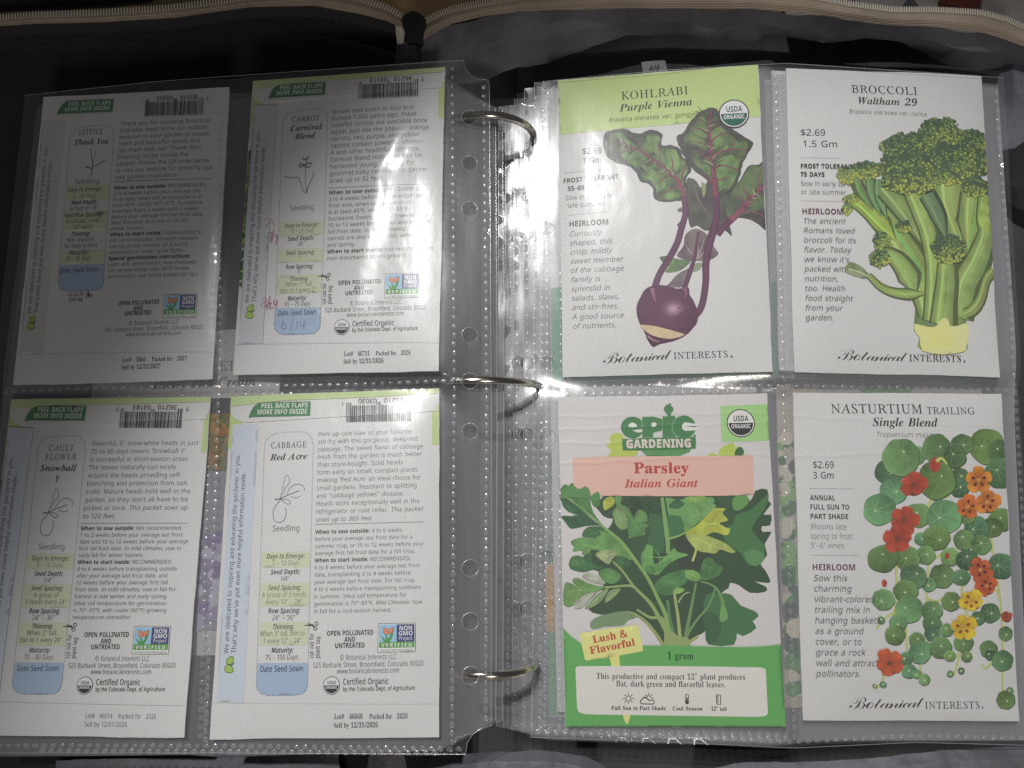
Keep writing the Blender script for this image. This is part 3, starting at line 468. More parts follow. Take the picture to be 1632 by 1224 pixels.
def glyph(st, c):
    k = st + c
    if k in GC:
        return GC[k]
    base, sh, bold, _ = STYLES[st]
    alias = {'\u2019': "'", '\u2018': "'", '\u201c': '"', '\u201d': '"'}
    c = alias.get(c, c)
    if c == ' ':
        g = (.225, np.zeros((0, 2)), [])
    else:
        extra = 0
        if base + c in RAW:
            adv, loops = RAW[base + c]
        elif c == '\u00b0':
            adv, loops = .3, [circ(.14, .40, .10), circ(.14, .40, .06)]
        elif c == '\u2013':
            adv, loops = .36, [np.array([(.02, .165), (.33, .165), (.33, .205), (.02, .205)])]
        elif c in '@~':
            o = RAW['RC' if c == '@' else 'RR'][1]
            sc = .5 if c == '@' else .42
            R = .27
            loops = [circ(R, .23, R, 28), circ(R, .23, R - .04, 28)] + [(q - np.array([.29, .24])) * sc + np.array([R, .23]) for q in o]
            adv = .6
            if c == '~':
                loops = [(q - np.array([0, .23])) * .3 + np.array([.02, .03]) for q in loops]
                adv = .2
        elif 'S' + c in RAW and base in 'TLC':
            adv, loops = RAW['S' + c]
            extra = .2 if base == 'T' else 0
        else:
            adv, loops = RAW['R' + c]
            if base in 'BST':
                bold = bold + (.014 if base == 'B' else .004)
            extra = .2 if base == 'T' else 0
        loops = embolden([np.array(q) for q in loops], bold)
        if sh or extra:
            loops = [np.stack([q[:, 0] + (sh + extra) * q[:, 1], q[:, 1]], 1) for q in loops]
        vv, ff = cdt(loops, None, 2)
        g = (adv + max(bold, 0), vv, ff)
    GC[k] = g
    return g


def text_w(s, st, ls=0.0):
    return sum(glyph(st, c)[0] + ls for c in s) - ls


# ------------------------------------------------------------------ small maths
def vn(x, y, s=0.0):
    x = np.asarray(x, float); y = np.asarray(y, float)
    xi, yi = np.floor(x), np.floor(y)
    fx, fy = x - xi, y - yi
    fx = fx * fx * (3 - 2 * fx); fy = fy * fy * (3 - 2 * fy)

    def h(i, j):
        v = np.sin(i * 127.1 + j * 311.7 + s * 74.7) * 43758.5453
        return v - np.floor(v)
    a, b, c, d = h(xi, yi), h(xi + 1, yi), h(xi, yi + 1), h(xi + 1, yi + 1)
    return (a * (1 - fx) + b * fx) * (1 - fy) + (c * (1 - fx) + d * fx) * fy


def fbm(x, y, s=0.0):
    return .55 * vn(x, y, s) + .3 * vn(2.1 * x, 2.1 * y, s + 3) + .15 * vn(4.3 * x, 4.3 * y, s + 7)


def inside(poly, pts):
    x, y = pts[:, 0], pts[:, 1]
    r = np.zeros(len(pts), bool)
    n = len(poly)
    for i in range(n):
        x1, y1 = poly[i]; x2, y2 = poly[(i + 1) % n]
        if y1 == y2:
            continue
        c = ((y1 > y) != (y2 > y)) & (x < (x2 - x1) * (y - y1) / (y2 - y1) + x1)
        r ^= c
    return r


def crom(p, n=4, closed=True):
    p = np.asarray(p, float)
    N = len(p)
    out = []
    rngi = range(N if closed else N - 1)
    for i in rngi:
        if closed:
            a, b, c, d = p[i - 1], p[i], p[(i + 1) % N], p[(i + 2) % N]
        else:
            b, c = p[i], p[i + 1]
            a = p[i - 1] if i else 2 * b - c
            d = p[i + 2] if i + 2 < N else 2 * c - b
        for k in range(n):
            t = k / n
            out.append(.5 * ((2 * b) + (c - a) * t + (2 * a - 5 * b + 4 * c - d) * t * t + (3 * b - a - 3 * c + d) * t ** 3))
    if not closed:
        out.append(p[-1])
    return np.array(out)


def resample(p, n):
    p = np.asarray(p, float)
    d = np.concatenate([[0], np.cumsum(np.linalg.norm(np.diff(p[:, :2], axis=0), axis=1))])
    t = np.linspace(0, d[-1], n)
    return np.stack([np.interp(t, d, p[:, k]) for k in range(p.shape[1])], 1)


def lin(c):
    c = np.asarray(c, float) / 255
    return np.where(c <= .04045, c / 12.92, ((c + .055) / 1.055) ** 2.4)


def ray(px, py):
    px = np.asarray(px, float); py = np.asarray(py, float)
    ct, st_ = math.cos(TILT), math.sin(TILT)
    a, b = px - 816, -(py - 612)
    return np.stack([a, FPX * st_ + b * ct, -FPX * ct + b * st_], -1)


def at_z(px, py, z):
    d = ray(px, py)
    s = (z - CAM_Z) / d[..., 2]
    return np.stack([d[..., 0] * s, d[..., 1] * s], -1)


def on_h(px, py, hf, z0=36.0):
    z = np.full(np.shape(np.asarray(px, float)), z0)
    for _ in range(6):
        q = at_z(px, py, z)
        z = hf(q[..., 0], q[..., 1])
    return np.concatenate([q, z[..., None]], -1)


# ------------------------------------------------------------------ mesh builder
class MB:
    def __init__(self):
        self.v, self.f, self.c, self.n = [], [], [], 0

    def add(self, v, f, col=None):
        v = np.asarray(v, float).reshape(-1, 3)
        if not len(v):
            return
        n = self.n
        self.v.append(v)
        self.f += [tuple(i + n for i in q) for q in f]
        c = np.ones((len(v), 4))
        if col is not None:
            c[:, :3] = col
        self.c.append(c)
        self.n += len(v)

    def grid(self, P, col=None, flip=False):
        a, b = P.shape[:2]
        f = []
        for i in range(a - 1):
            for j in range(b - 1):
                q = (i * b + j, i * b + j + 1, (i + 1) * b + j + 1, (i + 1) * b + j)
                f.append(q[::-1] if flip else q)
        self.add(P.reshape(-1, 3), f, col)

    def tube(self, path, r, n=10, cap=True, col=None):
        path = np.asarray(path, float)
        m = len(path)
        r = np.broadcast_to(np.asarray(r, float), (m,))
        up = np.array([0.03, 0.99, 0.1])
        P = np.zeros((m, n + 1, 3))
        for i in range(m):
            t = path[min(i + 1, m - 1)] - path[max(i - 1, 0)]
            t = t / (np.linalg.norm(t) + 1e-9)
            a = np.cross(t, up); a /= np.linalg.norm(a) + 1e-9
            b = np.cross(t, a)
            for k in range(n + 1):
                w = 2 * math.pi * k / n
                P[i, k] = path[i] + r[i] * (math.cos(w) * a + math.sin(w) * b)
        self.grid(P, col)

    def build(self, name, mat, parent=None, smooth=True, scale=MM):
        me = bpy.data.meshes.new(name)
        v = np.concatenate(self.v) * scale
        me.from_pydata(v.tolist(), [], self.f)
        at = me.attributes.new("ink", 'FLOAT_COLOR', 'POINT')
        at.data.foreach_set("color", np.concatenate(self.c).astype(np.float32).ravel())
        if smooth:
            me.polygons.foreach_set("use_smooth", [True] * len(me.polygons))
        me.materials.append(mat)
        me.update()
        o = bpy.data.objects.new(name, me)
        COL.objects.link(o)
        if parent is not None:
            o.parent = parent
        return o


def tag(o, label=None, cat=None, group=None, kind=None):
    if label: o["label"] = label
    if cat: o["category"] = cat
    if group: o["group"] = group
    if kind: o["kind"] = kind
    return o


def empty(name, loc=(0, 0, 0)):
    o = bpy.data.objects.new(name, None)
    o.empty_display_size = 0.01
    COL.objects.link(o)
    o.location = [c * MM for c in loc]
    return o


# ------------------------------------------------------------------ materials
def mat_new(name):
    m = bpy.data.materials.new(name)
    m.use_nodes = True
    return m, m.node_tree.nodes, m.node_tree.links, m.node_tree.nodes["Principled BSDF"]


def bump(nd, lk, bs, tex_out, strength, dist):
    b = nd.new("ShaderNodeBump")
    b.inputs["Strength"].default_value = strength
    b.inputs["Distance"].default_value = dist
    lk.new(tex_out, b.inputs["Height"])
    lk.new(b.outputs[0], bs.inputs["Normal"])


def noise(nd, lk, scale, detail=4, coord='Object', stretch=None):
    tc = nd.new("ShaderNodeTexCoord")
    n = nd.new("ShaderNodeTexNoise")
    n.inputs["Scale"].default_value = scale
    n.inputs["Detail"].default_value = detail
    if stretch:
        mp = nd.new("ShaderNodeMapping")
        mp.inputs["Scale"].default_value = stretch
        lk.new(tc.outputs[coord], mp.inputs[0])
        lk.new(mp.outputs[0], n.inputs["Vector"])
    else:
        lk.new(tc.outputs[coord], n.inputs["Vector"])
    return n


def crease_bump(nd, lk, bs, lines, height=None):
    """Raised fold lines across a packet: bump height from the packet's own coordinates (metres)."""
    tc = nd.new("ShaderNodeTexCoord")
    sp = nd.new("ShaderNodeSeparateXYZ"); lk.new(tc.outputs["Object"], sp.inputs[0])
    n = noise(nd, lk, 90, 2, stretch=(1, .05, 1))
    total = None

    def mth(op, a, b=None):
        q = nd.new("ShaderNodeMath"); q.operation = op
        for i, v in enumerate((a, b)):
            if v is None: continue
            if isinstance(v, (int, float)): q.inputs[i].default_value = v
            else: lk.new(v, q.inputs[i])
        return q.outputs[0]
    for y0, slope in lines:
        d = mth('SUBTRACT', sp.outputs["Y"], mth('ADD', mth('MULTIPLY', sp.outputs["X"], slope), y0 * MM))
        d = mth('ADD', d, mth('MULTIPLY', mth('SUBTRACT', n.outputs[0], .5), .003))
        g = mth('POWER', 2.718, mth('MULTIPLY', mth('MULTIPLY', d, d), -1 / (.0007 ** 2)))
        total = g if total is None else mth('ADD', total, g)
    total = mth('MULTIPLY', total, mth('ADD', .35, n.outputs[0]))
    if height is not None:
        total = mth('ADD', total, height)
    bump(nd, lk, bs, total, .8, .00022)


def paper_mat(lines=()):
    m, nd, lk, bs = mat_new("coated_paper")
    at = nd.new("ShaderNodeAttribute"); at.attribute_name = "ink"
    n = noise(nd, lk, 260, 5)
    mx = nd.new("ShaderNodeMix"); mx.data_type = 'RGBA'; mx.blend_type = 'MULTIPLY'
    mx.inputs["Factor"].default_value = 1.0
    cr = nd.new("ShaderNodeValToRGB")
    cr.color_ramp.elements[0].color = (.95, .95, .945, 1)
    cr.color_ramp.elements[1].color = (1, 1, 1, 1)
    lk.new(n.outputs[0], cr.inputs[0])
    lk.new(at.outputs["Color"], mx.inputs["A"])
    lk.new(cr.outputs[0], mx.inputs["B"])
    lk.new(mx.outputs["Result"], bs.inputs["Base Color"])
    bs.inputs["Roughness"].default_value = .5
    bs.inputs["Specular IOR Level"].default_value = .35
    n2 = noise(nd, lk, 90, 3)
    if lines:
        crease_bump(nd, lk, bs, lines, n2.outputs[0])
    else:
        bump(nd, lk, bs, n2.outputs[0], .25, .0006)
    return m


def ink_mat(lines=()):
    m, nd, lk, bs = mat_new("printing_ink")
    at = nd.new("ShaderNodeAttribute"); at.attribute_name = "ink"
    lk.new(at.outputs["Color"], bs.inputs["Base Color"])
    bs.inputs["Roughness"].default_value = .5
    bs.inputs["Specular IOR Level"].default_value = .3
    if lines:
        crease_bump(nd, lk, bs, lines)
    return m


def film_mat(name, haze, rough, f0, noise_scale=60, bstr=.35, tint=.985, stretch=(1.6, .7, 1), soft=.5):
    m, nd, lk, bs = mat_new(name)
    nd.remove(bs)
    out = nd["Material Output"]
    tr = nd.new("ShaderNodeBsdfTransparent"); tr.inputs[0].default_value = (tint, tint, tint, 1)
    df = nd.new("ShaderNodeBsdfDiffuse"); df.inputs[0].default_value = (.78, .80, .85, 1)
    gl = nd.new("ShaderNodeBsdfGlossy"); gl.inputs[0].default_value = (1, 1, 1, 1); gl.inputs["Roughness"].default_value = rough
    lw = nd.new("ShaderNodeLayerWeight"); lw.inputs[0].default_value = .5
    pw = nd.new("ShaderNodeMath"); pw.operation = 'POWER'; pw.inputs[1].default_value = 5
    mr = nd.new("ShaderNodeMapRange"); mr.inputs["To Min"].default_value = f0; mr.inputs["To Max"].default_value = .75
    lk.new(lw.outputs["Facing"], pw.inputs[0]); lk.new(pw.outputs[0], mr.inputs["Value"])
    n = noise(nd, lk, noise_scale, 3, stretch=stretch)
    b = nd.new("ShaderNodeBump"); b.inputs["Strength"].default_value = bstr; b.inputs["Distance"].default_value = .0008
    lk.new(n.outputs[0], b.inputs["Height"]); lk.new(b.outputs[0], gl.inputs["Normal"])
    m1 = nd.new("ShaderNodeMixShader"); m1.inputs[0].default_value = haze
    lk.new(tr.outputs[0], m1.inputs[1]); lk.new(df.outputs[0], m1.inputs[2])
    g2 = nd.new("ShaderNodeBsdfGlossy"); g2.inputs[0].default_value = (1, 1, 1, 1); g2.inputs["Roughness"].default_value = .26
    lk.new(b.outputs[0], g2.inputs["Normal"])
    gm = nd.new("ShaderNodeMixShader"); gm.inputs[0].default_value = soft
    lk.new(gl.outputs[0], gm.inputs[1]); lk.new(g2.outputs[0], gm.inputs[2])
    m2 = nd.new("ShaderNodeMixShader")
    lk.new(mr.outputs[0], m2.inputs[0]); lk.new(m1.outputs[0], m2.inputs[1]); lk.new(gm.outputs[0], m2.inputs[2])
    lk.new(m2.outputs[0], out.inputs["Surface"])
    return m


def cloth_mat(name, col, rough=.5, weave=2200, wstr=.5, sheen=.3, col2=None):
    m, nd, lk, bs = mat_new(name)
    n = noise(nd, lk, 45, 5)
    cr = nd.new("ShaderNodeValToRGB")
    c2 = col2 or [c * .7 for c in col]
    cr.color_ramp.elements[0].color = (*c2, 1); cr.color_ramp.elements[1].color = (*col, 1)
    cr.color_ramp.elements[0].position = .3; cr.color_ramp.elements[1].position = .7
    lk.new(n.outputs[0], cr.inputs[0]); lk.new(cr.outputs[0], bs.inputs["Base Color"])
    bs.inputs["Roughness"].default_value = rough
    bs.inputs["Sheen Weight"].default_value = sheen
    tc = nd.new("ShaderNodeTexCoord")
    w1 = nd.new("ShaderNodeTexWave"); w1.bands_direction = 'X'; w1.inputs["Scale"].default_value = weave / 6.28
    w2 = nd.new("ShaderNodeTexWave"); w2.bands_direction = 'Y'; w2.inputs["Scale"].default_value = weave / 6.28
    for w in (w1, w2):
        w.inputs["Distortion"].default_value = .4
        lk.new(tc.outputs["Object"], w.inputs["Vector"])
    mm = nd.new("ShaderNodeMath"); mm.operation = 'MULTIPLY'
    lk.new(w1.outputs["Fac"], mm.inputs[0]); lk.new(w2.outputs["Fac"], mm.inputs[1])
    bump(nd, lk, bs, mm.outputs[0], wstr, .0004)
    return m


def plain_mat(name, col, rough=.5, metal=0.0, nscale=120, bstr=.1):
    m, nd, lk, bs = mat_new(name)
    n = noise(nd, lk, nscale, 4)
    cr = nd.new("ShaderNodeValToRGB")
    cr.color_ramp.elements[0].color = (*[c * .86 for c in col], 1); cr.color_ramp.elements[1].color = (*col, 1)
    lk.new(n.outputs[0], cr.inputs[0]); lk.new(cr.outputs[0], bs.inputs["Base Color"])
    bs.inputs["Roughness"].default_value = rough
    bs.inputs["Metallic"].default_value = metal
    bump(nd, lk, bs, n.outputs[0], bstr, .0003)
    return m


M_PAPER = paper_mat()
M_INK = ink_mat()
M_FILM = film_mat("clear_vinyl", .045, .07, .046, 70, .2, soft=.42)
M_FILM4 = film_mat("clear_vinyl_taut", .045, .07, .034, 70, .2, soft=.3)
M_FILM2 = film_mat("clear_vinyl_crinkled", .115, .10, .060, 55, .55, stretch=(1.8, .22, 1))
M_FILM3 = film_mat("dull_vinyl", .10, .2, .015, 60, .2)
M_WELD = film_mat("welded_vinyl", .13, .16, .06, 300, .5)
M_EDGE = film_mat("vinyl_cut_edge", .42, .2, .25, 300, .2)
M_RING = plain_mat("nickel_plating", (.70, .66, .58), .17, 1.0, 200, .03)
M_LINING = cloth_mat("dark_nylon_lining", (.062, .055, .060), .5, 7000, .25, .25)
M_NYLON = cloth_mat("grey_nylon_lining", (.185, .175, .215), .38, 7600, .3, .4, (.12, .112, .13))
M_BLACK = cloth_mat("black_mesh_cloth", (.028, .023, .028), .6, 3600, .8, .1)
M_TAPE = cloth_mat("tan_zip_tape", (.50, .40, .30), .7, 3200, .6, .2)
M_TEETH = plain_mat("zip_teeth_plastic", (.74, .68, .58), .35)
M_TAB = plain_mat("olive_rubber", (.014, .015, .010), .55)
M_WOOD = plain_mat("tan_board", (.78, .52, .22), .55, 0, 30, .1)
M_DARK = plain_mat("dark_patch", (.012, .011, .010), .8)


# ------------------------------------------------------------------ seed packets: poses
def rotm(a, b, c):
    a, b, c = (math.radians(q) for q in (a, b, c))
    ca, sa, cb, sb, cc, sc = math.cos(a), math.sin(a), math.cos(b), math.sin(b), math.cos(c), math.sin(c)
    Rx = np.array([[1, 0, 0], [0, ca, -sa], [0, sa, ca]])
    Ry = np.array([[cb, 0, sb], [0, 1, 0], [-sb, 0, cb]])
    Rz = np.array([[cc, -sc, 0], [sc, cc, 0], [0, 0, 1]])
    return Rz @ Ry @ Rx


class Packet:
    """Pose and surface shape of one paper packet; lengths in millimetres, x right, y up, z out of its face."""

    def __init__(s, c, r, w=82.5, h=126.5, bulge=1.8, seed=0, creases=(), lines=()):
        s.c = np.array(c, float); s.r = r; s.R = rotm(*r); s.W, s.H, s.B, s.seed = w, h, bulge, seed
        s.creases = creases; s.lines = lines

    def b(s, x, y):
        u = np.clip(np.abs(2 * np.asarray(x, float) / s.W), 0, 1); v = np.clip(np.abs(2 * np.asarray(y, float) / s.H), 0, 1)
        edge = (1 - u ** 4) * (1 - v ** 6)
        z = s.B * edge * (.85 + .3 * vn(np.asarray(x) / 38 + 5, np.asarray(y) / 38 + 5, s.seed)) \
            + .22 * edge * (vn(np.asarray(x) / 28 + 9, np.asarray(y) / 28 + 9, s.seed + 1) - .5)
        for (y0, slope, amp, wd) in s.creases:
            d = np.asarray(y) - (y0 + slope * np.asarray(x) + .8 * (vn(np.asarray(x) / 9, 0 * np.asarray(x), y0) - .5))
            z = z + amp * np.exp(-(d / wd) ** 2) * (.4 + vn(np.asarray(x) / 14, 0 * np.asarray(x), y0 + 2))
        return z

    def L(s, px, py):
        o = s.R.T @ (np.array([0, 0, CAM_Z]) - s.c)
        d = ray(px, py) @ s.R
        h = 0.0
        for _ in range(3):
            t = (h - o[2]) / d[..., 2]
            x, y = o[0] + d[..., 0] * t, o[1] + d[..., 1] * t
            h = s.b(x, y)
        return np.stack([x, y], -1)

    def plane(s, x, y):
        n = s.R[:, 2]
        return s.c[2] - (n[0] * (x - s.c[0]) + n[1] * (y - s.c[1])) / n[2]

    def rect_d(s, x, y):
        q = np.stack([x - s.c[0], y - s.c[1]], -1) @ s.R[:2, :2]
        dx = np.maximum(np.abs(q[..., 0]) - s.W / 2, 0); dy = np.maximum(np.abs(q[..., 1]) - s.H / 2, 0)
        return np.hypot(dx, dy), q


LETT = Packet((-160.4, 104.6, 32.0), (-2.88, -3.9, 1.01), seed=1, bulge=1.6)
CARR = Packet((-68.8, 107.1, 41.2), (-2.21, -7.63, -.04), w=83.1, seed=2, bulge=1.6)
CAUL = Packet((-160.7, -27.6, 37.8), (-4.47, -2.93, .36), w=82.2, seed=3)
CABB = Packet((-68.7, -25.9, 44.5), (-5.63, -4.15, 1.67), w=83.5, seed=4)
KOHL = Packet((60.6, 107.7, 37.8), (1.28, -8.03, .39), w=82.0, seed=5, bulge=1.5)
BROC = Packet((152.8, 107.2, 40.2), (.4, 2.27, -1.02), w=82.4, seed=6)
PARS = Packet((60.9, -26.9, 33.2), (.36, -2.4, .74), w=83.0, seed=7, bulge=1.2,
              lines=((51, .02), (44.5, -.01), (38, .03), (55.5, 0)))
NAST = Packet((153.8, -26.0, 31.3), (2.56, .36, -.15), w=83.5, seed=8, bulge=2.0,
              lines=((52.0, -.05), (39.5, .03)), creases=((-53, .06, -.25, 3.5), (-58, -.10, .25, 3.0)))
LEFT = (LETT, CARR, CAUL, CABB)
RIGHT = (KOHL, BROC, PARS, NAST)


def film_height(group, clearance=1.1):
    def h(x, y):
        x = np.asarray(x, float); y = np.asarray(y, float)
        W = 0; Z = 0
        for p in group:
            d, q = p.rect_d(x, y)
            w = 1 / (d * d + 4.0) ** 2
            bl = np.exp(-(d / 8.0) ** 2)
            Z = Z + w * (p.plane(x, y) + bl * (p.b(q[..., 0], q[..., 1]) + .9 * np.clip(1 - (2 * q[..., 0] / (p.W + 16)) ** 4, 0, 1)))
            W = W + w
        return Z / W + clearance
    return h


HL_ = film_height(LEFT)


def HL0(x, y):
    # beyond the packets the punched strip bends down towards the rings
    d = np.maximum(np.asarray(x, float) + 26.5, 0)
    return HL_(x, y) - .19 * d * d / (d + 2.5)


HR0 = film_height(RIGHT)


# ------------------------------------------------------------------ the table and the zip-up case
def patch(mb, rows, nx=120, ny=24, amp=1.2, sc=25, seed=1, clampz=2.0, fold=None):
    R = np.array([resample(r, nx) for r in rows])
    t = np.linspace(0, len(rows) - 1, ny)
    P = np.zeros((ny, nx, 3))
    for k in range(3):
        for j in range(nx):
            P[:, j, k] = np.interp(t, range(len(rows)), R[:, j, k])
    xy = at_z(P[..., 0], P[..., 1], P[..., 2])
    x, y = xy[..., 0], xy[..., 1]
    z = P[..., 2] + amp * 2 * (fbm(x / sc, y / sc, seed) - .5)
    if fold:
        z = z + fold(x, y)
    z = np.maximum(z, clampz)
    Q = np.stack([x, y, z], -1)
    mb.grid(Q[::-1])
    return Q


mb = MB()
g = np.linspace(-1200, 1200, 25)
X, Y = np.meshgrid(g, g)
mb.grid(np.stack([X, Y, 0 * X], -1))
table = mb.build("table_top", M_WOOD)
tag(table, kind="structure")

case = empty("binder_case", (0, 40, 3))
tag(case, "open zip-up fabric binder case with tan zipper, dark lining and metal rings", "binder")


def part(mb, name, mat, parent=case, smooth=True):
    """Build a part in world millimetres under a parent that stands at parent.location."""
    off = np.array(parent.location) / MM
    for v in mb.v:
        v -= off
    return mb.build(name, mat, parent, smooth)


# inner floor of the case: two halves of dark lining, one under each stack of pages
for x0, x1, sd, mt in ((-300, -14, 3, M_BLACK), (2, 300, 9, M_LINING)):
    mb = MB()
    X, Y = np.meshgrid(np.linspace(x0, x1, 110), np.linspace(-175, 215, 140))
    Z = 7 + 2.4 * (fbm(X / 38, Y / 38, sd) - .5) + 1.0 * (fbm(X / 9, Y / 14, sd + 1) - .5)
    mb.grid(np.stack([X, Y, Z], -1))
    part(mb, "lining", mt)
# spine strip between them
mb = MB()
X, Y = np.meshgrid(np.linspace(-22, 10, 14), np.linspace(-175, 222, 70))
mb.grid(np.stack([X, Y, 5.2 + .8 * (fbm(X / 9, Y / 20, 4) - .5)], -1))
part(mb, "spine", M_LINING)

# padded outer walls along the top edge, from the zipper down to the floor
ZL_lo = [(-40, 44, 36), (60, 38, 36), (170, 35, 36), (280, 28, 36), (400, 11, 36), (500, 9, 36), (570, 21, 36), (615, 33, 36), (642, 46, 35)]
ZL_up = [(-40, 34, 38), (60, 26, 38), (170, 22, 38), (280, 14, 38), (400, -2, 38), (500, -14, 38), (570, 0, 38), (615, 14, 38), (648, 33, 37)]
ZR_lo = [(672, 66, 34), (690, 54, 35), (720, 38, 36), (770, 26, 36), (830, 18, 36), (1000, 13, 36), (1200, 14, 36), (1290, 22, 36), (1350, 30, 36), (1420, 40, 36), (1500, 43, 36), (1560, 50, 36), (1600, 62, 36), (1660, 84, 36)]
ZR_up = [(672, 40, 37), (690, 30, 37), (720, 17, 38), (770, 7, 38), (830, -3, 38), (1000, -14, 38), (1200, -12, 38), (1290, -3, 38), (1350, 9, 38), (1420, 18, 38), (1500, 19, 38), (1560, 23, 38), (1600, 33, 38), (1660, 60, 38)]
mb = MB()
lo = [(a, b, 34) for a, b, c in ZL_lo]
patch(mb, [lo, [(a, b + 18, 20) for a, b, c in ZL_lo], [(a, b + 45, 9) for a, b, c in ZL_lo]], 160, 20, .7, 22, 11)
part(mb, "side_wall", M_BLACK)
mb = MB()
mid = [(684, 146, 16), (740, 132, 17), (800, 119, 18), (870, 98, 19), (930, 81, 20), (1000, 58, 22), (1080, 56, 22), (1130, 64, 22), (1200, 66, 21), (1250, 53, 22), (1310, 70, 22), (1380, 60, 22), (1440, 70, 20), (1500, 96, 18), (1560, 112, 17), (1600, 110, 17), (1660, 120, 17)]
fold = lambda x, y: 1.5 * np.sin(x / 5.5 + 2.5 * vn(x / 30, y / 30, 5)) * np.clip(vn(x / 40, y * 0, 8) * 2 - .5, 0, 1)
lo = [(a, b, 33.5) for a, b, c in ZR_lo]
patch(mb, [lo, [(a, .5 * b + .5 * np.interp(a, [m[0] for m in mid], [m[1] for m in mid]), 28) for a, b, c in ZR_lo], mid], 260, 40, 1.9, 13, 12, fold=fold)
part(mb, "side_wall", M_NYLON)

# zipper: two runs of tape with their teeth
for up, low, n in ((ZL_up, ZL_lo, 150), (ZR_up, ZR_lo, 260)):
    mb = MB()
    Q = patch(mb, [up, [((a[0] + b[0]) / 2, (a[1] + b[1]) / 2, 38.6) for a, b in zip(up, low)], low], n, 8, .25, 14, 15)
    tape = part(mb, "zipper_tape", M_TAPE)
    mb = MB()
    e = resample(np.array([q for q in Q[0]]), n)
    for i in range(0, n - 1):
        p = e[i]; t = e[min(i + 1, n - 1)] - e[max(i - 1, 0)]; t /= np.linalg.norm(t)
        nn = np.array([-t[1], t[0], 0])
        if nn[1] < 0: nn = -nn
        a, b_, hh = t * .30, nn * 1.25, np.array([0, 0, .7])
        c = p + nn * .5 + np.array([0, 0, .2])
        v = [c + sa * a * (1 - .3 * (sb > 0)) + sb * b_ + sh * hh for sh in (-1, 1) for sb in (-1, 1) for sa in (-1, 1)]
        mb.add(np.array(v), [(0, 2, 3, 1), (4, 5, 7, 6), (0, 1, 5, 4), (2, 6, 7, 3), (0, 4, 6, 2), (1, 3, 7, 5)])
    # teeth hang on the tape: a sub-part of it
    for v in mb.v:
        v -= np.array(case.location) / MM
    mb.build("zipper_teeth", M_TEETH, tape, smooth=False)

# spine end: folded lavender lining, stitched edge, olive pull tab
mb = MB()
patch(mb, [[(632, 66, 22), (645, 66, 27), (665, 70, 28), (684, 80, 24)], [(630, 90, 22), (645, 88, 26), (668, 92, 27), (688, 104, 22)],
           [(628, 130, 12), (645, 128, 16), (668, 130, 16), (690, 140, 12)]], 40, 24, .8, 9, 21)
part(mb, "spine_fold", M_NYLON)
mb = MB()
patch(mb, [[(630, 36, 36), (638, 36, 37), (645, 38, 36)], [(631, 52, 33), (638, 52, 34), (645, 52, 33)], [(633, 70, 28), (638, 70, 29), (643, 70, 28)]], 14, 24, .5, 3, 22)
part(mb, "stitched_edge", M_TEETH)
mb = MB()
o = [(649, 66), (647, 52), (642, 42), (641, 32), (646, 23), (655, 18), (663, 18), (671, 23), (678, 31), (678, 42), (674, 52), (673, 70), (660, 68)]
o = crom(o, 4)
q = at_z(o[:, 0], o[:, 1], 40.0)
vv, ff = cdt([q], None, 1)
n = len(vv)
mb.add(np.c_[vv, np.full(n, 40.0)], ff)
m = len(q)
mb.add(np.concatenate([np.c_[q, np.full(m, 40.0)], np.c_[q * 1.0, np.full(m, 37.5)]]), [(i, (i + 1) % m, m + (i + 1) % m, m + i) for i in range(m)])
part(mb, "pull_tab", M_TAB, smooth=False)

# inner pocket cloths at the right and bottom edges, folds of lining
mb = MB()
patch(mb, [[(1592, 92, 18), (1612, 78, 22), (1650, 82, 24)], [(1590, 130, 17), (1615, 118, 23), (1650, 125, 25)], [(1588, 170, 15), (1615, 172, 19), (1650, 190, 22)],
           [(1590, 260, 14), (1618, 255, 18), (1650, 250, 21)]], 40, 60, 1.6, 8, 31)
part(mb, "inner_pocket", M_NYLON)
mb = MB()
patch(mb, [[(1598, 240, 16), (1618, 236, 19), (1660, 205, 22)], [(1598, 290, 17), (1620, 300, 20), (1660, 300, 23)], [(1602, 318, 15), (1620, 332, 17), (1660, 345, 20)]], 40, 40, .5, 12, 32)
part(mb, "inner_pocket", M_BLACK)
mb = MB()
patch(mb, [[(690, 1222, 16), (720, 1204, 20), (790, 1198, 23), (860, 1196, 22), (930, 1204, 19), (965, 1222, 14)],
           [(690, 1238, 18), (720, 1222, 24), (790, 1214, 27), (860, 1214, 26), (930, 1222, 23), (965, 1236, 17)],
           [(680, 1290, 18), (720, 1280, 24), (790, 1275, 27), (860, 1275, 26), (930, 1280, 23), (975, 1290, 17)]], 90, 40, 1.5, 9, 33)
part(mb, "lining_fold", M_NYLON)
mb = MB()
patch(mb, [[(1120, 1226, 15), (1190, 1216, 18), (1290, 1214, 18), (1380, 1208, 20), (1500, 1196, 22), (1680, 1186, 24)],
           [(1120, 1245, 15), (1190, 1236, 19), (1290, 1232, 20), (1380, 1226, 22), (1500, 1216, 25), (1680, 1206, 27)],
           [(1100, 1310, 15), (1190, 1300, 19), (1290, 1300, 20), (1380, 1300, 22), (1500, 1296, 25), (1680, 1296, 27)]], 110, 40, 1.8, 10, 34)
part(mb, "lining_fold", M_NYLON)
mb = MB()
patch(mb, [[(90, 1212, 16), (240, 1208, 18), (420, 1206, 18), (540, 1200, 17)], [(90, 1232, 16), (240, 1226, 21), (420, 1224, 21), (540, 1216, 18)],
           [(80, 1310, 16), (240, 1300, 21), (420, 1300, 21), (560, 1300, 18)]], 90, 36, 1.4, 12, 35)
part(mb, "lining_fold", M_NYLON)
mb = MB()
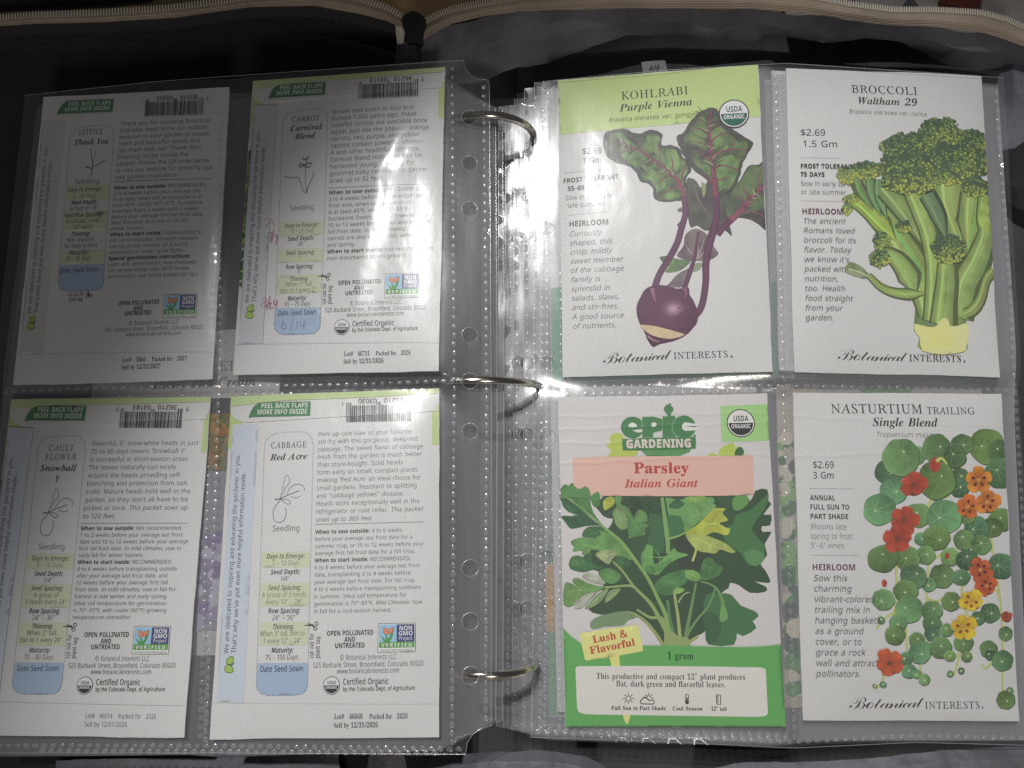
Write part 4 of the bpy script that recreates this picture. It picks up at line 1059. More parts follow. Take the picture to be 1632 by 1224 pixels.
patch(mb, [[(586, 1180, 15), (612, 1178, 19), (640, 1182, 16)], [(588, 1205, 15), (614, 1206, 20), (644, 1204, 16)], [(584, 1235, 12), (618, 1236, 15), (650, 1232, 12)]], 30, 36, 1.0, 6, 36)
part(mb, "lining_fold", M_NYLON)

# small woven care tag sewn to the lining behind the kohlrabi packet
mb = MB()
patch(mb, [[(1022, 99, 21), (1043, 97, 21.6), (1060, 96, 21)], [(1025, 116, 20), (1045, 115, 20.4), (1064, 113, 20)], [(1028, 134, 18), (1047, 134, 18), (1066, 133, 18)]], 16, 16, .2, 5, 37)
care = part(mb, "care_tag", plain_mat("woven_tag", (.42, .42, .44), .7))
mb = MB()
q = at_z(np.array([1035, 1038, 1040, 1044, 1047, 1050]), np.array([112, 104, 111, 104, 110, 103]), 21.9)
mb.tube(np.c_[q, np.full(6, 21.9)], .2, 6)
for v in mb.v:
    v -= np.array(case.location) / MM
mb.build("tag_print", M_DARK, care)

# ------------------------------------------------------------------ ring mechanism
def ring(pl, pr, pend, zl):
    """Half-round wire ring: up through the left page at pixel pl, over, and down through the right pages at pend."""
    a = np.array([*at_z(*pl, zl), zl]); Yw = a[1]
    d = ray(*pend); s = Yw / d[1] if abs(d[1]) > 1e-6 else 300
    end = np.array([d[0] * s, Yw, CAM_Z + d[2] * s])
    best = None
    for zc in np.linspace(14, 42, 57):
        for xc in np.linspace(a[0] + 6, a[0] + 30, 60):
            r = math.hypot(a[0] - xc, a[2] - zc); r2 = math.hypot(end[0] - xc, end[2] - zc)
            dr = ray(*pr); z = zc
            xr = at_z(pr[0], pr[1], z)[0]
            e = .12 * (r - r2) ** 2 + (xc + r - xr) ** 2 + .02 * (zc - 32) ** 2
            if best is None or e < best[0]:
                best = (e, xc, zc, r)
    _, xc, zc, r = best
    w = np.linspace(math.atan2(a[2] - zc, a[0] - xc) % (2 * math.pi) + math.radians(14), math.radians(-70), 90)
    path = np.stack([xc + r * np.cos(w), np.full(90, Yw), zc + r * np.sin(w)], 1)
    m = MB(); m.tube(path, 1.55, 16)
    return part(m, "ring", M_RING)


RINGS = [((738, 187), (850, 214), (838, 240), 44.5), ((738, 606), (853, 622), (838, 632), 45.0), ((738, 1074), (853, 1062), (833, 1045), 46.5)]
for q in RINGS:
    ring(*q)

# ------------------------------------------------------------------ clear pocket pages
def dash(p0, p1, step=14.0):
    n = max(2, int(math.hypot(p1[0] - p0[0], p1[1] - p0[1]) / step))
    return [(p0[0] + (p1[0] - p0[0]) * (i + .5) / n, p0[1] + (p1[1] - p0[1]) * (i + .5) / n) for i in range(n)]


def polydash(pts, step=14.0):
    out = []
    for a, b in zip(pts[:-1], pts[1:]):
        out += dash(a, b, step)
    return out


def seam_pucker(hf, seams, amp=.35, wl=3.6, wid=2.2, rough=.12, seed=0):
    segs = []
    for s in seams:
        w = on_h([p[0] for p in s], [p[1] for p in s], hf)
        segs += list(zip(w[:-1, :2], w[1:, :2]))

    def h(x, y):
        z = hf(x, y) + rough * 2 * (fbm(np.asarray(x) / 6, np.asarray(y) / 11, seed) - .5)
        for a, b in segs:
            d = b - a; L = np.linalg.norm(d); d = d / L
            t = (x - a[0]) * d[0] + (y - a[1]) * d[1]; n = (x - a[0]) * -d[1] + (y - a[1]) * d[0]
            am = amp if abs(d[0]) > abs(d[1]) else .3 * amp
            m = np.exp(-(n / wid) ** 2) * (1 / (1 + np.exp(-(t + 2)))) * (1 / (1 + np.exp(t - L - 2)))
            z = z + am * m * np.sin(t * 2 * np.pi / wl) - am * m
        return z
    return h


def page(outline, hf, seams, holes=(), film=M_FILM, step=2.2, dots=True, dot_r=(2.6, 1.9), name="pocket_page", edge=None, ridges=()):
    """One clear pocket page: film with punched holes, its welded seams and cut edges."""
    ow = on_h([p[0] for p in outline], [p[1] for p in outline], hf)[:, :2]
    # subdivide outline
    o2 = []
    for a, b in zip(ow, np.roll(ow, -1, 0)):
        n = max(1, int(np.linalg.norm(b - a) / step))
        o2 += [a + (b - a) * i / n for i in range(n)]
    o2 = np.array(o2)
    loops = [o2]
    hw = []
    for hx, hy in holes:
        c = on_h(hx, hy, hf)[:2]
        hw.append(c); loops.append(circ(c[0], c[1], 3.05, 24))
    X, Y = np.meshgrid(np.arange(o2[:, 0].min(), o2[:, 0].max(), step), np.arange(o2[:, 1].min(), o2[:, 1].max(), step))
    pts = np.stack([X.ravel(), Y.ravel()], 1)
    pts = pts[inside(o2, pts)]
    for c in hw:
        pts = pts[np.hypot(pts[:, 0] - c[0], pts[:, 1] - c[1]) > 3.6]
    vv, ff = cdt(loops, pts, 2)
    z = hf(vv[:, 0], vv[:, 1])
    root = empty(name, (*vv.mean(0), float(z.mean()) - 1))
    m = MB(); m.add(np.c_[vv, z], ff)
    part(m, "film", film, root)
    if dots:
        m = MB()
        for s in seams:
            q = polydash(s)
            w = on_h([p[0] for p in q], [p[1] for p in q], hf)
            dx, dy = s[-1][0] - s[0][0], s[-1][1] - s[0][1]
            vert = abs(dy) > abs(dx)
            for c in w:
                k = .24
                ra, rb = (dot_r[1], dot_r[0]) if vert else dot_r
                ra *= k * rng.uniform(1.5, 2.1); rb *= k * rng.uniform(1.5, 2.1)
                jit = rng.uniform(-.1, .1)
                r1 = circ(c[0] + jit, c[1], ra, 10, rb); r2 = circ(c[0] + jit, c[1], ra * .55, 10, rb * .55)
                v = np.concatenate([np.c_[r1, np.full(10, c[2] + .06)], np.c_[r2, np.full(10, c[2] + .24)], [[c[0] + jit, c[1], c[2] + .22]]])
                f = [(i, (i + 1) % 10, 10 + (i + 1) % 10, 10 + i) for i in range(10)] + [(10 + i, 10 + (i + 1) % 10, 20) for i in range(10)]
                m.add(v, f)
        part(m, "weld_seam", M_WELD, root)
    # bright cut edges: the outline and hole rims as thin wire-like rims of film
    m = MB()
    for e in (edge or []):
        w = on_h([p[0] for p in e], [p[1] for p in e], hf)
        m.tube(resample(w, max(4, len(w) * 6)) + np.array([0, 0, .1]), .11, 5)
    for c in hw:
        r = circ(c[0], c[1], 3.05, 32)
        r = np.concatenate([r, r[:1]])
        m.tube(np.c_[r, hf(r[:, 0], r[:, 1]) + .12], .11, 5)
    if m.n:
        part(m, "cut_edge", M_EDGE, root)
    return root


HOLE_Y = [187, 260, 333, 534, 607, 687, 905, 990, 1076]
# ---- top page of the left stack
L_seams = [[(721, 102), (724, 640), (720, 1190)], [(771, 132), (776, 600), (774, 1152)],
           [(352, 150), (349, 610), (327, 1186)], [(-70, 628), (130, 619), (350, 616), (560, 613), (742, 606)],
           [(-80, 1188), (350, 1189), (738, 1194)]]
L_out = [(40, 152), (250, 130), (560, 108), (738, 96), (740, 106), (745, 116), (753, 123), (764, 127), (780, 127), (783, 640), (783, 1157),
         (770, 1159), (757, 1166), (748, 1176), (743, 1188), (742, 1202), (350, 1200), (-90, 1200), (-60, 900), (0, 500)]
HL = seam_pucker(HL0, L_seams, seed=5)


def fold_glare(hf, folds):
    W = []
    for pts, amp, wid in folds:
        w = on_h([p[0] for p in pts], [p[1] for p in pts], hf)[:, :2]
        W.append((w, amp, wid))

    def h(x, y):
        z = hf(x, y)
        for w, amp, wid in W:
            best = np.full(np.shape(x), 1e9)
            for a, b in zip(w[:-1], w[1:]):
                d = b - a; L2 = d @ d
                t = np.clip(((x - a[0]) * d[0] + (y - a[1]) * d[1]) / L2, 0, 1)
                best = np.minimum(best, np.hypot(x - a[0] - t * d[0], y - a[1] - t * d[1]))
            z = z + amp * np.exp(-(best / wid) ** 2)
        return z
    return h


HL = fold_glare(HL, [([(640, 200), (600, 262), (590, 330), (572, 420), (560, 500)], 1.1, 6.0), ([(500, 500), (530, 520), (545, 528)], .6, 3.0)])
pg = page(L_out, HL, L_seams, [(748 + .002 * (y - 187), y) for y in HOLE_Y], step=1.7,
          edge=[[(738, 96), (740, 106), (745, 116), (753, 123), (764, 127), (780, 127), (783, 640), (783, 1157), (770, 1159), (757, 1166), (748, 1176), (743, 1188), (742, 1202)],
                [(40, 152), (250, 130), (560, 108), (738, 96)], [(742, 1202), (350, 1200), (-90, 1200)]])
tag(pg, "clear plastic page with punched holes, holding four packet backs on the left", "plastic page", "clear pocket pages in the binder")

# ---- top page of the right stack
R_seams = [[(874, 140), (872, 640), (868, 1160)], [(1238, 112), (1250, 610), (1266, 1180)], [(1588, 140), (1606, 400), (1618, 620), (1650, 1180)],
           [(868, 618), (1060, 614), (1250, 615), (1440, 618), (1625, 622)], [(850, 1166), (1060, 1172), (1266, 1182), (1460, 1172), (1650, 1176)]]
R_out = [(865, 130), (1060, 112), (1255, 101), (1600, 124), (1622, 500), (1660, 1190), (1460, 1183), (1266, 1192), (1060, 1182), (846, 1175), (860, 640)]
HR = seam_pucker(HR0, R_seams, seed=6)
pg = page(R_out, HR, R_seams, film=M_FILM4, step=1.9, edge=[[(865, 130), (860, 640), (846, 1175)], [(865, 130), (1060, 112), (1255, 101), (1600, 124)], [(846, 1175), (1060, 1182), (1266, 1192), (1460, 1183), (1650, 1188)]])
tag(pg, "clear plastic page holding kohlrabi, broccoli, parsley and nasturtium packets, top of the right stack", "plastic page", "clear pocket pages in the binder")

# ---- pages beneath, seen as a staircase of edges in the gutter
under = [(852, 131, 1174, 2.6, 866, "just beneath the top one"), (836, 141, 1168, 4.6, 854, "its edge second in the gutter staircase"),
         (820, 158, 1164, 6.4, 842, "its edge midway in the gutter staircase"), (806, 168, 1160, 8.2, 826, "second lowest of all"),
         (795, 170, 1158, 10.0, 815, "lowest of all")]
for i, (xl, yt, yb, dz, xs, where) in enumerate(under):
    amp = .5 + .12 * i

    def hu(x, y, dz=dz, i=i):
        g_ = np.clip((25 - np.asarray(x)) / 18, 0, 1)
        return HR0(x, y) - dz + g_ * (1.5 * (fbm(np.asarray(x) / 5, np.asarray(y) / 22, 40 + i) - .5) + 1.6 * (fbm(np.asarray(x) / 14, np.asarray(y) / 70, 50 + i) - .5))
    out = [(xl, yt), (1240, 112 + 3 * i), (1590, 134 + 2 * i), (1640, 1180), (1266, 1186 - 2 * i), (xl + 30, yb + 6), (xl - 4, yb)]
    sm = [[(xs, yt + 8), (xs - 2, 640), (xs - 6, yb - 6)], [(xs + 42, yt + 8), (xs + 40, 640), (xs + 38, yb - 4)], [(870, 628 + 2 * i), (1240, 622 + 2 * i)], [(xs, yb - 4), (1260, 1178 - 3 * i)]]
    hol = [(xl + 26 - 6, y + dy) for y, dy in ((300 + 4 * i, 0), (362 + 5 * i, 0), (570, 8), (690, 3), (893, -5 + 3 * i), (966, 2 * i))] if i in (0, 2, 3) else []
    pg = page(out, hu, sm, hol, film=M_FILM2, step=3.2, edge=[[(xl, yt), (xl - 2, 640), (xl - 4, yb)]])
    tag(pg, "clear crinkled page in the right stack, " + where, "plastic page", "clear pocket pages in the binder")
for i, (dz, xr, yt) in enumerate(((3.2, 790, 172), (5.4, 801, 176))):
    def hu2(x, y, dz=dz, i=i):
        return HL0(x, y) - dz + .8 * (fbm(np.asarray(x) / 9, np.asarray(y) / 20, 60 + i) - .5)
    out = [(60 + 10 * i, 168 + 5 * i), (700, 118 + 12 * i), (xr, yt), (xr + 2, 640), (xr, 1148), (700, 1196), (350, 1206), (-80, 1206)]
    sm = [[(334 + 6 * i, 640), (318 + 6 * i, 1180)], [(60, 1196), (700, 1200)], [(140, 634), (470, 628)]]
    pg = page(out, hu2, sm, [], film=M_FILM3, step=4.0, edge=[[(xr, yt), (xr + 2, 640), (xr, 1148)]])
    tag(pg, ["clear page directly under the top page of the left stack", "clear page lowest in the left stack, its edge along the gutter"][i], "plastic page", "clear pocket pages in the binder")


# ------------------------------------------------------------------ printing on the packets
PAPER = np.array([.78, .775, .76])
LAYER = .0120                        # height of one printed layer, mm


class Pr:
    """A packet thing: pouch plus printed layers that follow the pouch's surface."""

    def __init__(s, P, label, white=200, paper=None, name="seed_packet", group="seed packets shown in the binder pages"):
        s.P = P; s.layer = LAYER; s.batch = None; s.map = np.zeros((int(P.W) + 8, int(P.H) + 8), int); s.base = .09
        s.root = empty(name, P.c)
        s.root.rotation_euler = [math.radians(a) for a in P.r]
        tag(s.root, label, "seed packet", group)
        s.parts = {}
        s.cur = None
        s.off0 = 0.0
        wl = float(lin(white))
        s.gain = .78 / wl
        s.paper = PAPER if paper is None else np.array(paper)

    def col(s, c):
        return np.clip(lin(c) * s.gain, .004, .86)

    def use(s, name, off=0.0):
        s.cur = s.parts.setdefault(name, MB()); s.off0 = off
        return s

    def put(s, xy, faces, col):
        """Add flat print; while a batch is open the pieces are kept and share one level."""
        xy = np.asarray(xy, float)
        col = np.broadcast_to(np.asarray(col, float), (len(xy), 3))
        if s.batch is not None:
            s.batch.append((xy, faces, col))
        else:
            s.lay([(xy, faces, col)])

    def open(s):
        s.batch = []

    def close(s):
        b, s.batch = s.batch, None
        if b:
            s.lay(b)

    def lay(s, pieces):
        """Lay print one level above whatever it overlaps (a 1 mm map keeps the levels)."""
        P = s.P
        pts = []
        for xy, faces, col in pieces:
            pts.append(xy)
            t = np.array([(f[0], f[1], f[2]) for f in faces], int)
            if len(t):
                a, b, c = xy[t[:, 0]], xy[t[:, 1]], xy[t[:, 2]]
                pts += [(a + b + c) / 3, (a + b) / 2, (b + c) / 2, (a + c) / 2]
        q = np.concatenate(pts)
        I = np.clip(np.round(q[:, 0] + P.W / 2).astype(int) + 2, 1, s.map.shape[0] - 2)
        J = np.clip(np.round(q[:, 1] + P.H / 2).astype(int) + 2, 1, s.map.shape[1] - 2)
        tier = 0
        for di in (-1, 0, 1):
            for dj in (-1, 0, 1):
                tier = max(tier, int(s.map[I + di, J + dj].max()))
        tier += 1
        s.map[I, J] = tier
        for xy, faces, col in pieces:
            x = np.clip(xy[:, 0], -P.W / 2 + .12, P.W / 2 - .12); y = np.clip(xy[:, 1], -P.H / 2 + .12, P.H / 2 - .12)
            s.cur.add(np.stack([x, y, P.b(x, y) + s.base + s.off0 + s.layer * tier], 1), faces, col)

    def fill(s, poly, col, step=2.2, smooth=0, holes=(), fn=None, rag=0.0):
        """Fill a local-mm polygon; fn(x, y, base) may vary the ink."""
        p = crom(poly, smooth) if smooth else np.asarray(poly, float)
        o = []
        step = min(step, 2.4)
        for a, b in zip(p, np.roll(p, -1, 0)):
            n = max(1, int(np.linalg.norm(b - a) / (step * 1.2)))
            o += [a + (b - a) * i / n for i in range(n)]
        o = np.array(o)
        if rag:
            o = o + rag * np.stack([fbm(o[:, 0] / 1.6, o[:, 1] / 1.6, 5) - .5, fbm(o[:, 0] / 1.6 + 9, o[:, 1] / 1.6, 6) - .5], 1) * 2
        X, Y = np.meshgrid(np.arange(o[:, 0].min() + step / 2, o[:, 0].max(), step), np.arange(o[:, 1].min() + step / 2, o[:, 1].max(), step))
        pts = np.stack([X.ravel() + (.3 * step) * (vn(X.ravel() * 9.1, Y.ravel() * 7.7, 3) - .5), Y.ravel()], 1)
        pts = pts[inside(o, pts)] if len(pts) else pts
        vv, ff = cdt([o] + [np.asarray(h, float) for h in holes], pts, 2 if len(holes) else 1)
        c = np.tile(s.col(col), (len(vv), 1))
        if fn:
            c = np.clip(fn(vv[:, 0], vv[:, 1], c), .003, .86)
        s.put(vv, ff, c)

    def stroke(s, pts, w, col, smooth=4, fn=None, step=1.5, flat=False):
        p = crom(pts, smooth, closed=False) if smooth and len(pts) > 2 else np.asarray(pts, float)
        L = np.sum(np.linalg.norm(np.diff(p, axis=0), axis=1))
        p = resample(p, max(2, int(L / step) + 1, len(p)))
        w = np.interp(np.linspace(0, 1, len(p)), np.linspace(0, 1, len(np.atleast_1d(w))), np.atleast_1d(w)) / 2
        t = np.gradient(p, axis=0); t /= np.linalg.norm(t, axis=1, keepdims=True) + 1e-9
        n = np.stack([-t[:, 1], t[:, 0]], 1)
        rows = [p + n * (w * q)[:, None] for q in (-1, -.5, 0, .5, 1)]
        v = np.concatenate(rows); m = len(p)
        f = [(r * m + i, (r + 1) * m + i, (r + 1) * m + i + 1, r * m + i + 1) for r in range(4) for i in range(m - 1)]
        f = [q[::-1] for q in f]
        c = np.tile(s.col(col), (len(v), 1))
        if not flat:
            sh = np.repeat(np.array([.72, 1.0, 1.18, 1.0, .74]), m)
            c = c * sh[:, None]
        if fn:
            c = fn(v[:, 0], v[:, 1], c)
        s.put(v, f, np.clip(c, .003, .86))

    def line(s, a, b, w, col):
        s.stroke([a, b], w, col, 0, flat=True)

    def text(s, txt, st, p0, p1, col=(38, 38, 42), cap=None, ls=0.0, gain=None):
        """Set txt from p0 to p1 (local mm); cap = capital height in mm."""
        p0, p1 = np.asarray(p0, float), np.asarray(p1, float)
        d = p1 - p0; L = np.linalg.norm(d); d = d / L; n = np.array([-d[1], d[0]])
        w = text_w(txt, st, ls)
        sx = L / w; sy = cap / STYLES[st][3] if cap else sx
        s.open()
        s._set(txt, st, p0, d, n, sx, sy, col, ls)
        s.close()

    def _set(s, txt, st, p0, d, n, sx, sy, col, ls=0.0):
        x = 0.0
        c = np.clip(lin(col) * s.gain * .8, .01, .9)
        for ch in txt:
            adv, vv, ff = glyph(st, ch)
            if len(vv):
                q = p0 + np.outer((vv[:, 0] + x) * sx, d) + np.outer(vv[:, 1] * sy, n)
                s.put(q, ff, c)
            x += adv + ls
        return x * sx

    def para(s, lines, p0, p1, ref, col=(80, 80, 84), yr=1.0, dirv=None, st=('R', 'B', 'I')):
        """Lines from baseline p0 (first) to p1 (last); ref = (line index, its length in mm).
        _x_ sets bold and *x* italic."""
        p0, p1 = np.asarray(p0, float), np.asarray(p1, float)

        def runs(t):
            out, mode, cur = [], 0, ''
            for ch in t:
                if ch == '_' or ch == '*':
                    if cur: out.append((cur, st[mode]))
                    cur = ''; m = 1 if ch == '_' else 2
                    mode = 0 if mode == m else m
                else:
                    cur += ch
            if cur: out.append((cur, st[mode]))
            return out
        wref = sum(text_w(t, f) for t, f in runs(lines[ref[0]]))
        k = ref[1] / wref
        d = np.array(dirv if dirv is not None else (1, 0), float); d /= np.linalg.norm(d)
        n = np.array([-d[1], d[0]])
        N = len(lines)
        s.open()
        for i, t in enumerate(lines):
            q = p0 + (p1 - p0) * (i / max(1, N - 1))
            x = 0
            for txt, f in runs(t):
                x += s._set(txt, f, q + d * x, d, n, k, k * yr, col if f != 'B' else (30, 30, 34))
        s.close()

    def disc(s, c, r, col, n=28, ry=None):
        s.fill(circ(c[0], c[1], r, n, ry), col)

    def dots(s, pts, r, col, step):
        """A dotted rule along a polyline."""
        p = np.asarray(pts, float)
        L = np.sum(np.linalg.norm(np.diff(p, axis=0), axis=1))
        s.open()
        for q in resample(p, int(L / step)):
            s.put(circ(q[0], q[1], r, 7), [tuple(range(7))], s.col(col))
        s.close()

    def finish(s, nx=64, ny=96, rounded=0.0):
        P = s.P
        X, Y = np.meshgrid(np.linspace(-P.W / 2, P.W / 2, nx), np.linspace(P.H / 2, -P.H / 2, ny))
        # slightly uneven hand-folded edges
        ex = .6 * (fbm(Y / 18, Y * 0, P.seed + 3) - .5) * np.abs(2 * X / P.W) ** 6
        ey = .6 * (fbm(X / 18, X * 0, P.seed + 5) - .5) * np.abs(2 * Y / P.H) ** 10
        Z = P.b(X + ex, Y + ey)
        F = np.stack([X + ex, Y + ey, Z], -1)
        Bk = np.stack([X + ex, Y + ey, -0.85 - .8 * Z], -1)
        m = MB()
        m.grid(F[::-1], s.paper); m.grid(Bk[::-1], s.paper, flip=True)
        rim = [(0, j) for j in range(nx)] + [(i, nx - 1) for i in range(1, ny)] + [(ny - 1, j) for j in range(nx - 2, -1, -1)] + [(i, 0) for i in range(ny - 2, 0, -1)]
        a = np.array([F[i, j] for i, j in rim]); b = np.array([Bk[i, j] for i, j in rim])
        N = len(rim)
        m.add(np.concatenate([a, b]), [(i, (i + 1) % N, N + (i + 1) % N, N + i) for i in range(N)], s.paper)
        paper, ink = (paper_mat(P.lines), ink_mat(P.lines)) if P.lines else (M_PAPER, M_INK)
        m.build("paper_pouch", paper, s.root)
        for nme, q in s.parts.items():
            if q.n:
                q.build(nme.split('#')[0], M_PAPER if nme == "flap" else ink, s.root, smooth=nme != "flap")


def seal(p, c, r, top=(245, 245, 245), low=(30, 92, 70), ring=(40, 38, 40), txt=(34, 88, 68), small=False):
    """Round organic seal: words in two halves, inside a dark ring."""
    p.use("organic_seal")
    p.disc(c, r, ring); p.disc(c, r * .93, top)
    a = np.linspace(math.pi, 2 * math.pi, 20)
    q = np.stack([c[0] + r * .86 * np.cos(a), c[1] + r * .02 + r * .88 * np.sin(a)], 1)
    p.fill(q, low)
    p.text("USDA", 'B', (c[0] - r * .52, c[1] + r * .13), (c[0] + r * .55, c[1] + r * .13), txt, cap=r * .40)
    p.text("ORGANIC", 'B', (c[0] - r * .70, c[1] - r * .36), (c[0] + r * .70, c[1] - r * .36), (246, 246, 246), cap=r * .30)


def off_poly(p, d):
    return embolden([np.asarray(p, float)], d)[0]


# ------------------------------------------------------------------ packet backs
def Z4(P, ox, oy, k=4.08):
    return lambda x, y: P.L(ox + np.asarray(x, float) / k, oy + np.asarray(y, float) / k)


A1 = Z4(CABB, 330, 600)
A2 = Z4(CABB, 330, 900)


def A(x, y):
    return A1(x, y)


def sprout(p, c, s_, ang=0.0):
    for k, (dx, dy, r, a) in enumerate(((0, 1.2, 1.35, .9), (-.2, -1.4, 1.5, -.5))):
        t = np.linspace(0, 2 * np.pi, 18, endpoint=False)
        x = r * np.cos(t); y = .75 * r * np.sin(t) * (1 - .35 * np.cos(t))
        q = np.stack([c[0] + s_ * (dx + x * math.cos(a) - y * math.sin(a)), c[1] + s_ * (dy + x * math.sin(a) + y * math.cos(a))], 1)
        p.fill(off_poly(q, .22), (62, 84, 44)); p.fill(q, (150, 182, 84))
    p.stroke([(c[0] - s_ * .6, c[1] - s_ * .1), (c[0] + s_ * .6, c[1] - .2 * s_), (c[0] + s_ * 1.5, c[1] + .5 * s_)], .35 * s_, (70, 92, 60), flat=True)


def vtext(p, txt, st, a, b, col, cap):
    p.text(txt, st, a, b, col, cap)


def nongmo(p, q):
    """Square butterfly-and-grass verification badge on the corners q (tl, tr, br, bl)."""
    p.use("verification_badge")
    tl, tr, br, bl = (np.asarray(a, float) for a in q)
    M = lambda u, v: tl * (1 - u) * (1 - v) + tr * u * (1 - v) + br * u * v + bl * (1 - u) * v
    R = lambda a, b, c, d: [M(a, b), M(c, b), M(c, d), M(a, d)]
    p.fill(R(0, 0, 1, 1), (92, 98, 92)); p.fill(R(.015, .02, .985, .98), (228, 232, 214))
    p.fill(R(.035, .045, .5, .64), (150, 186, 214)); p.fill(R(.5, .045, .965, .64), (52, 58, 108)); p.fill(R(.035, .64, .965, .84), (84, 150, 62))
    W_ = np.linalg.norm(tr - tl); Hh = np.linalg.norm(bl - tl)
    for t, v, u0, u1, c in (("NON", .25, .56, .92, .16), ("GMO", .43, .55, .93, .16), ("Project", .58, .55, .92, .12)):
        p.text(t, 'B' if c > .13 else 'M', M(u0, v), M(u1, v), (240, 240, 244), cap=c * Hh)
    p.text("VERIFIED", 'B', M(.10, .81), M(.91, .81), (244, 246, 240), cap=.125 * Hh, ls=.12)
    p.text("nongmoproject.org", 'M', M(.06, .945), M(.94, .945), (92, 140, 70), cap=.06 * Hh)
    for a in ((.10, .45, .24, .66), (.2, .36, .25, .66), (.42, .12, .25, .66), (.36, .3, .24, .66)):
        p.stroke([M(a[0], a[1]), M((a[0] + a[2]) / 2 + .03, .5 * (a[1] + a[3]) + .06), M(a[2], a[3])], (.2, .06 * W_, .07 * W_), (74, 146, 66), flat=True)
    for w in ([(.14, .14), (.25, .2), (.28, .36), (.2, .38), (.15, .3)], [(.40, .15), (.3, .2), (.28, .36), (.35, .36), (.4, .28)]):
        p.fill(off_poly([M(*a) for a in w], .12), (70, 46, 38)); p.fill([M(*a) for a in w], (226, 130, 92))


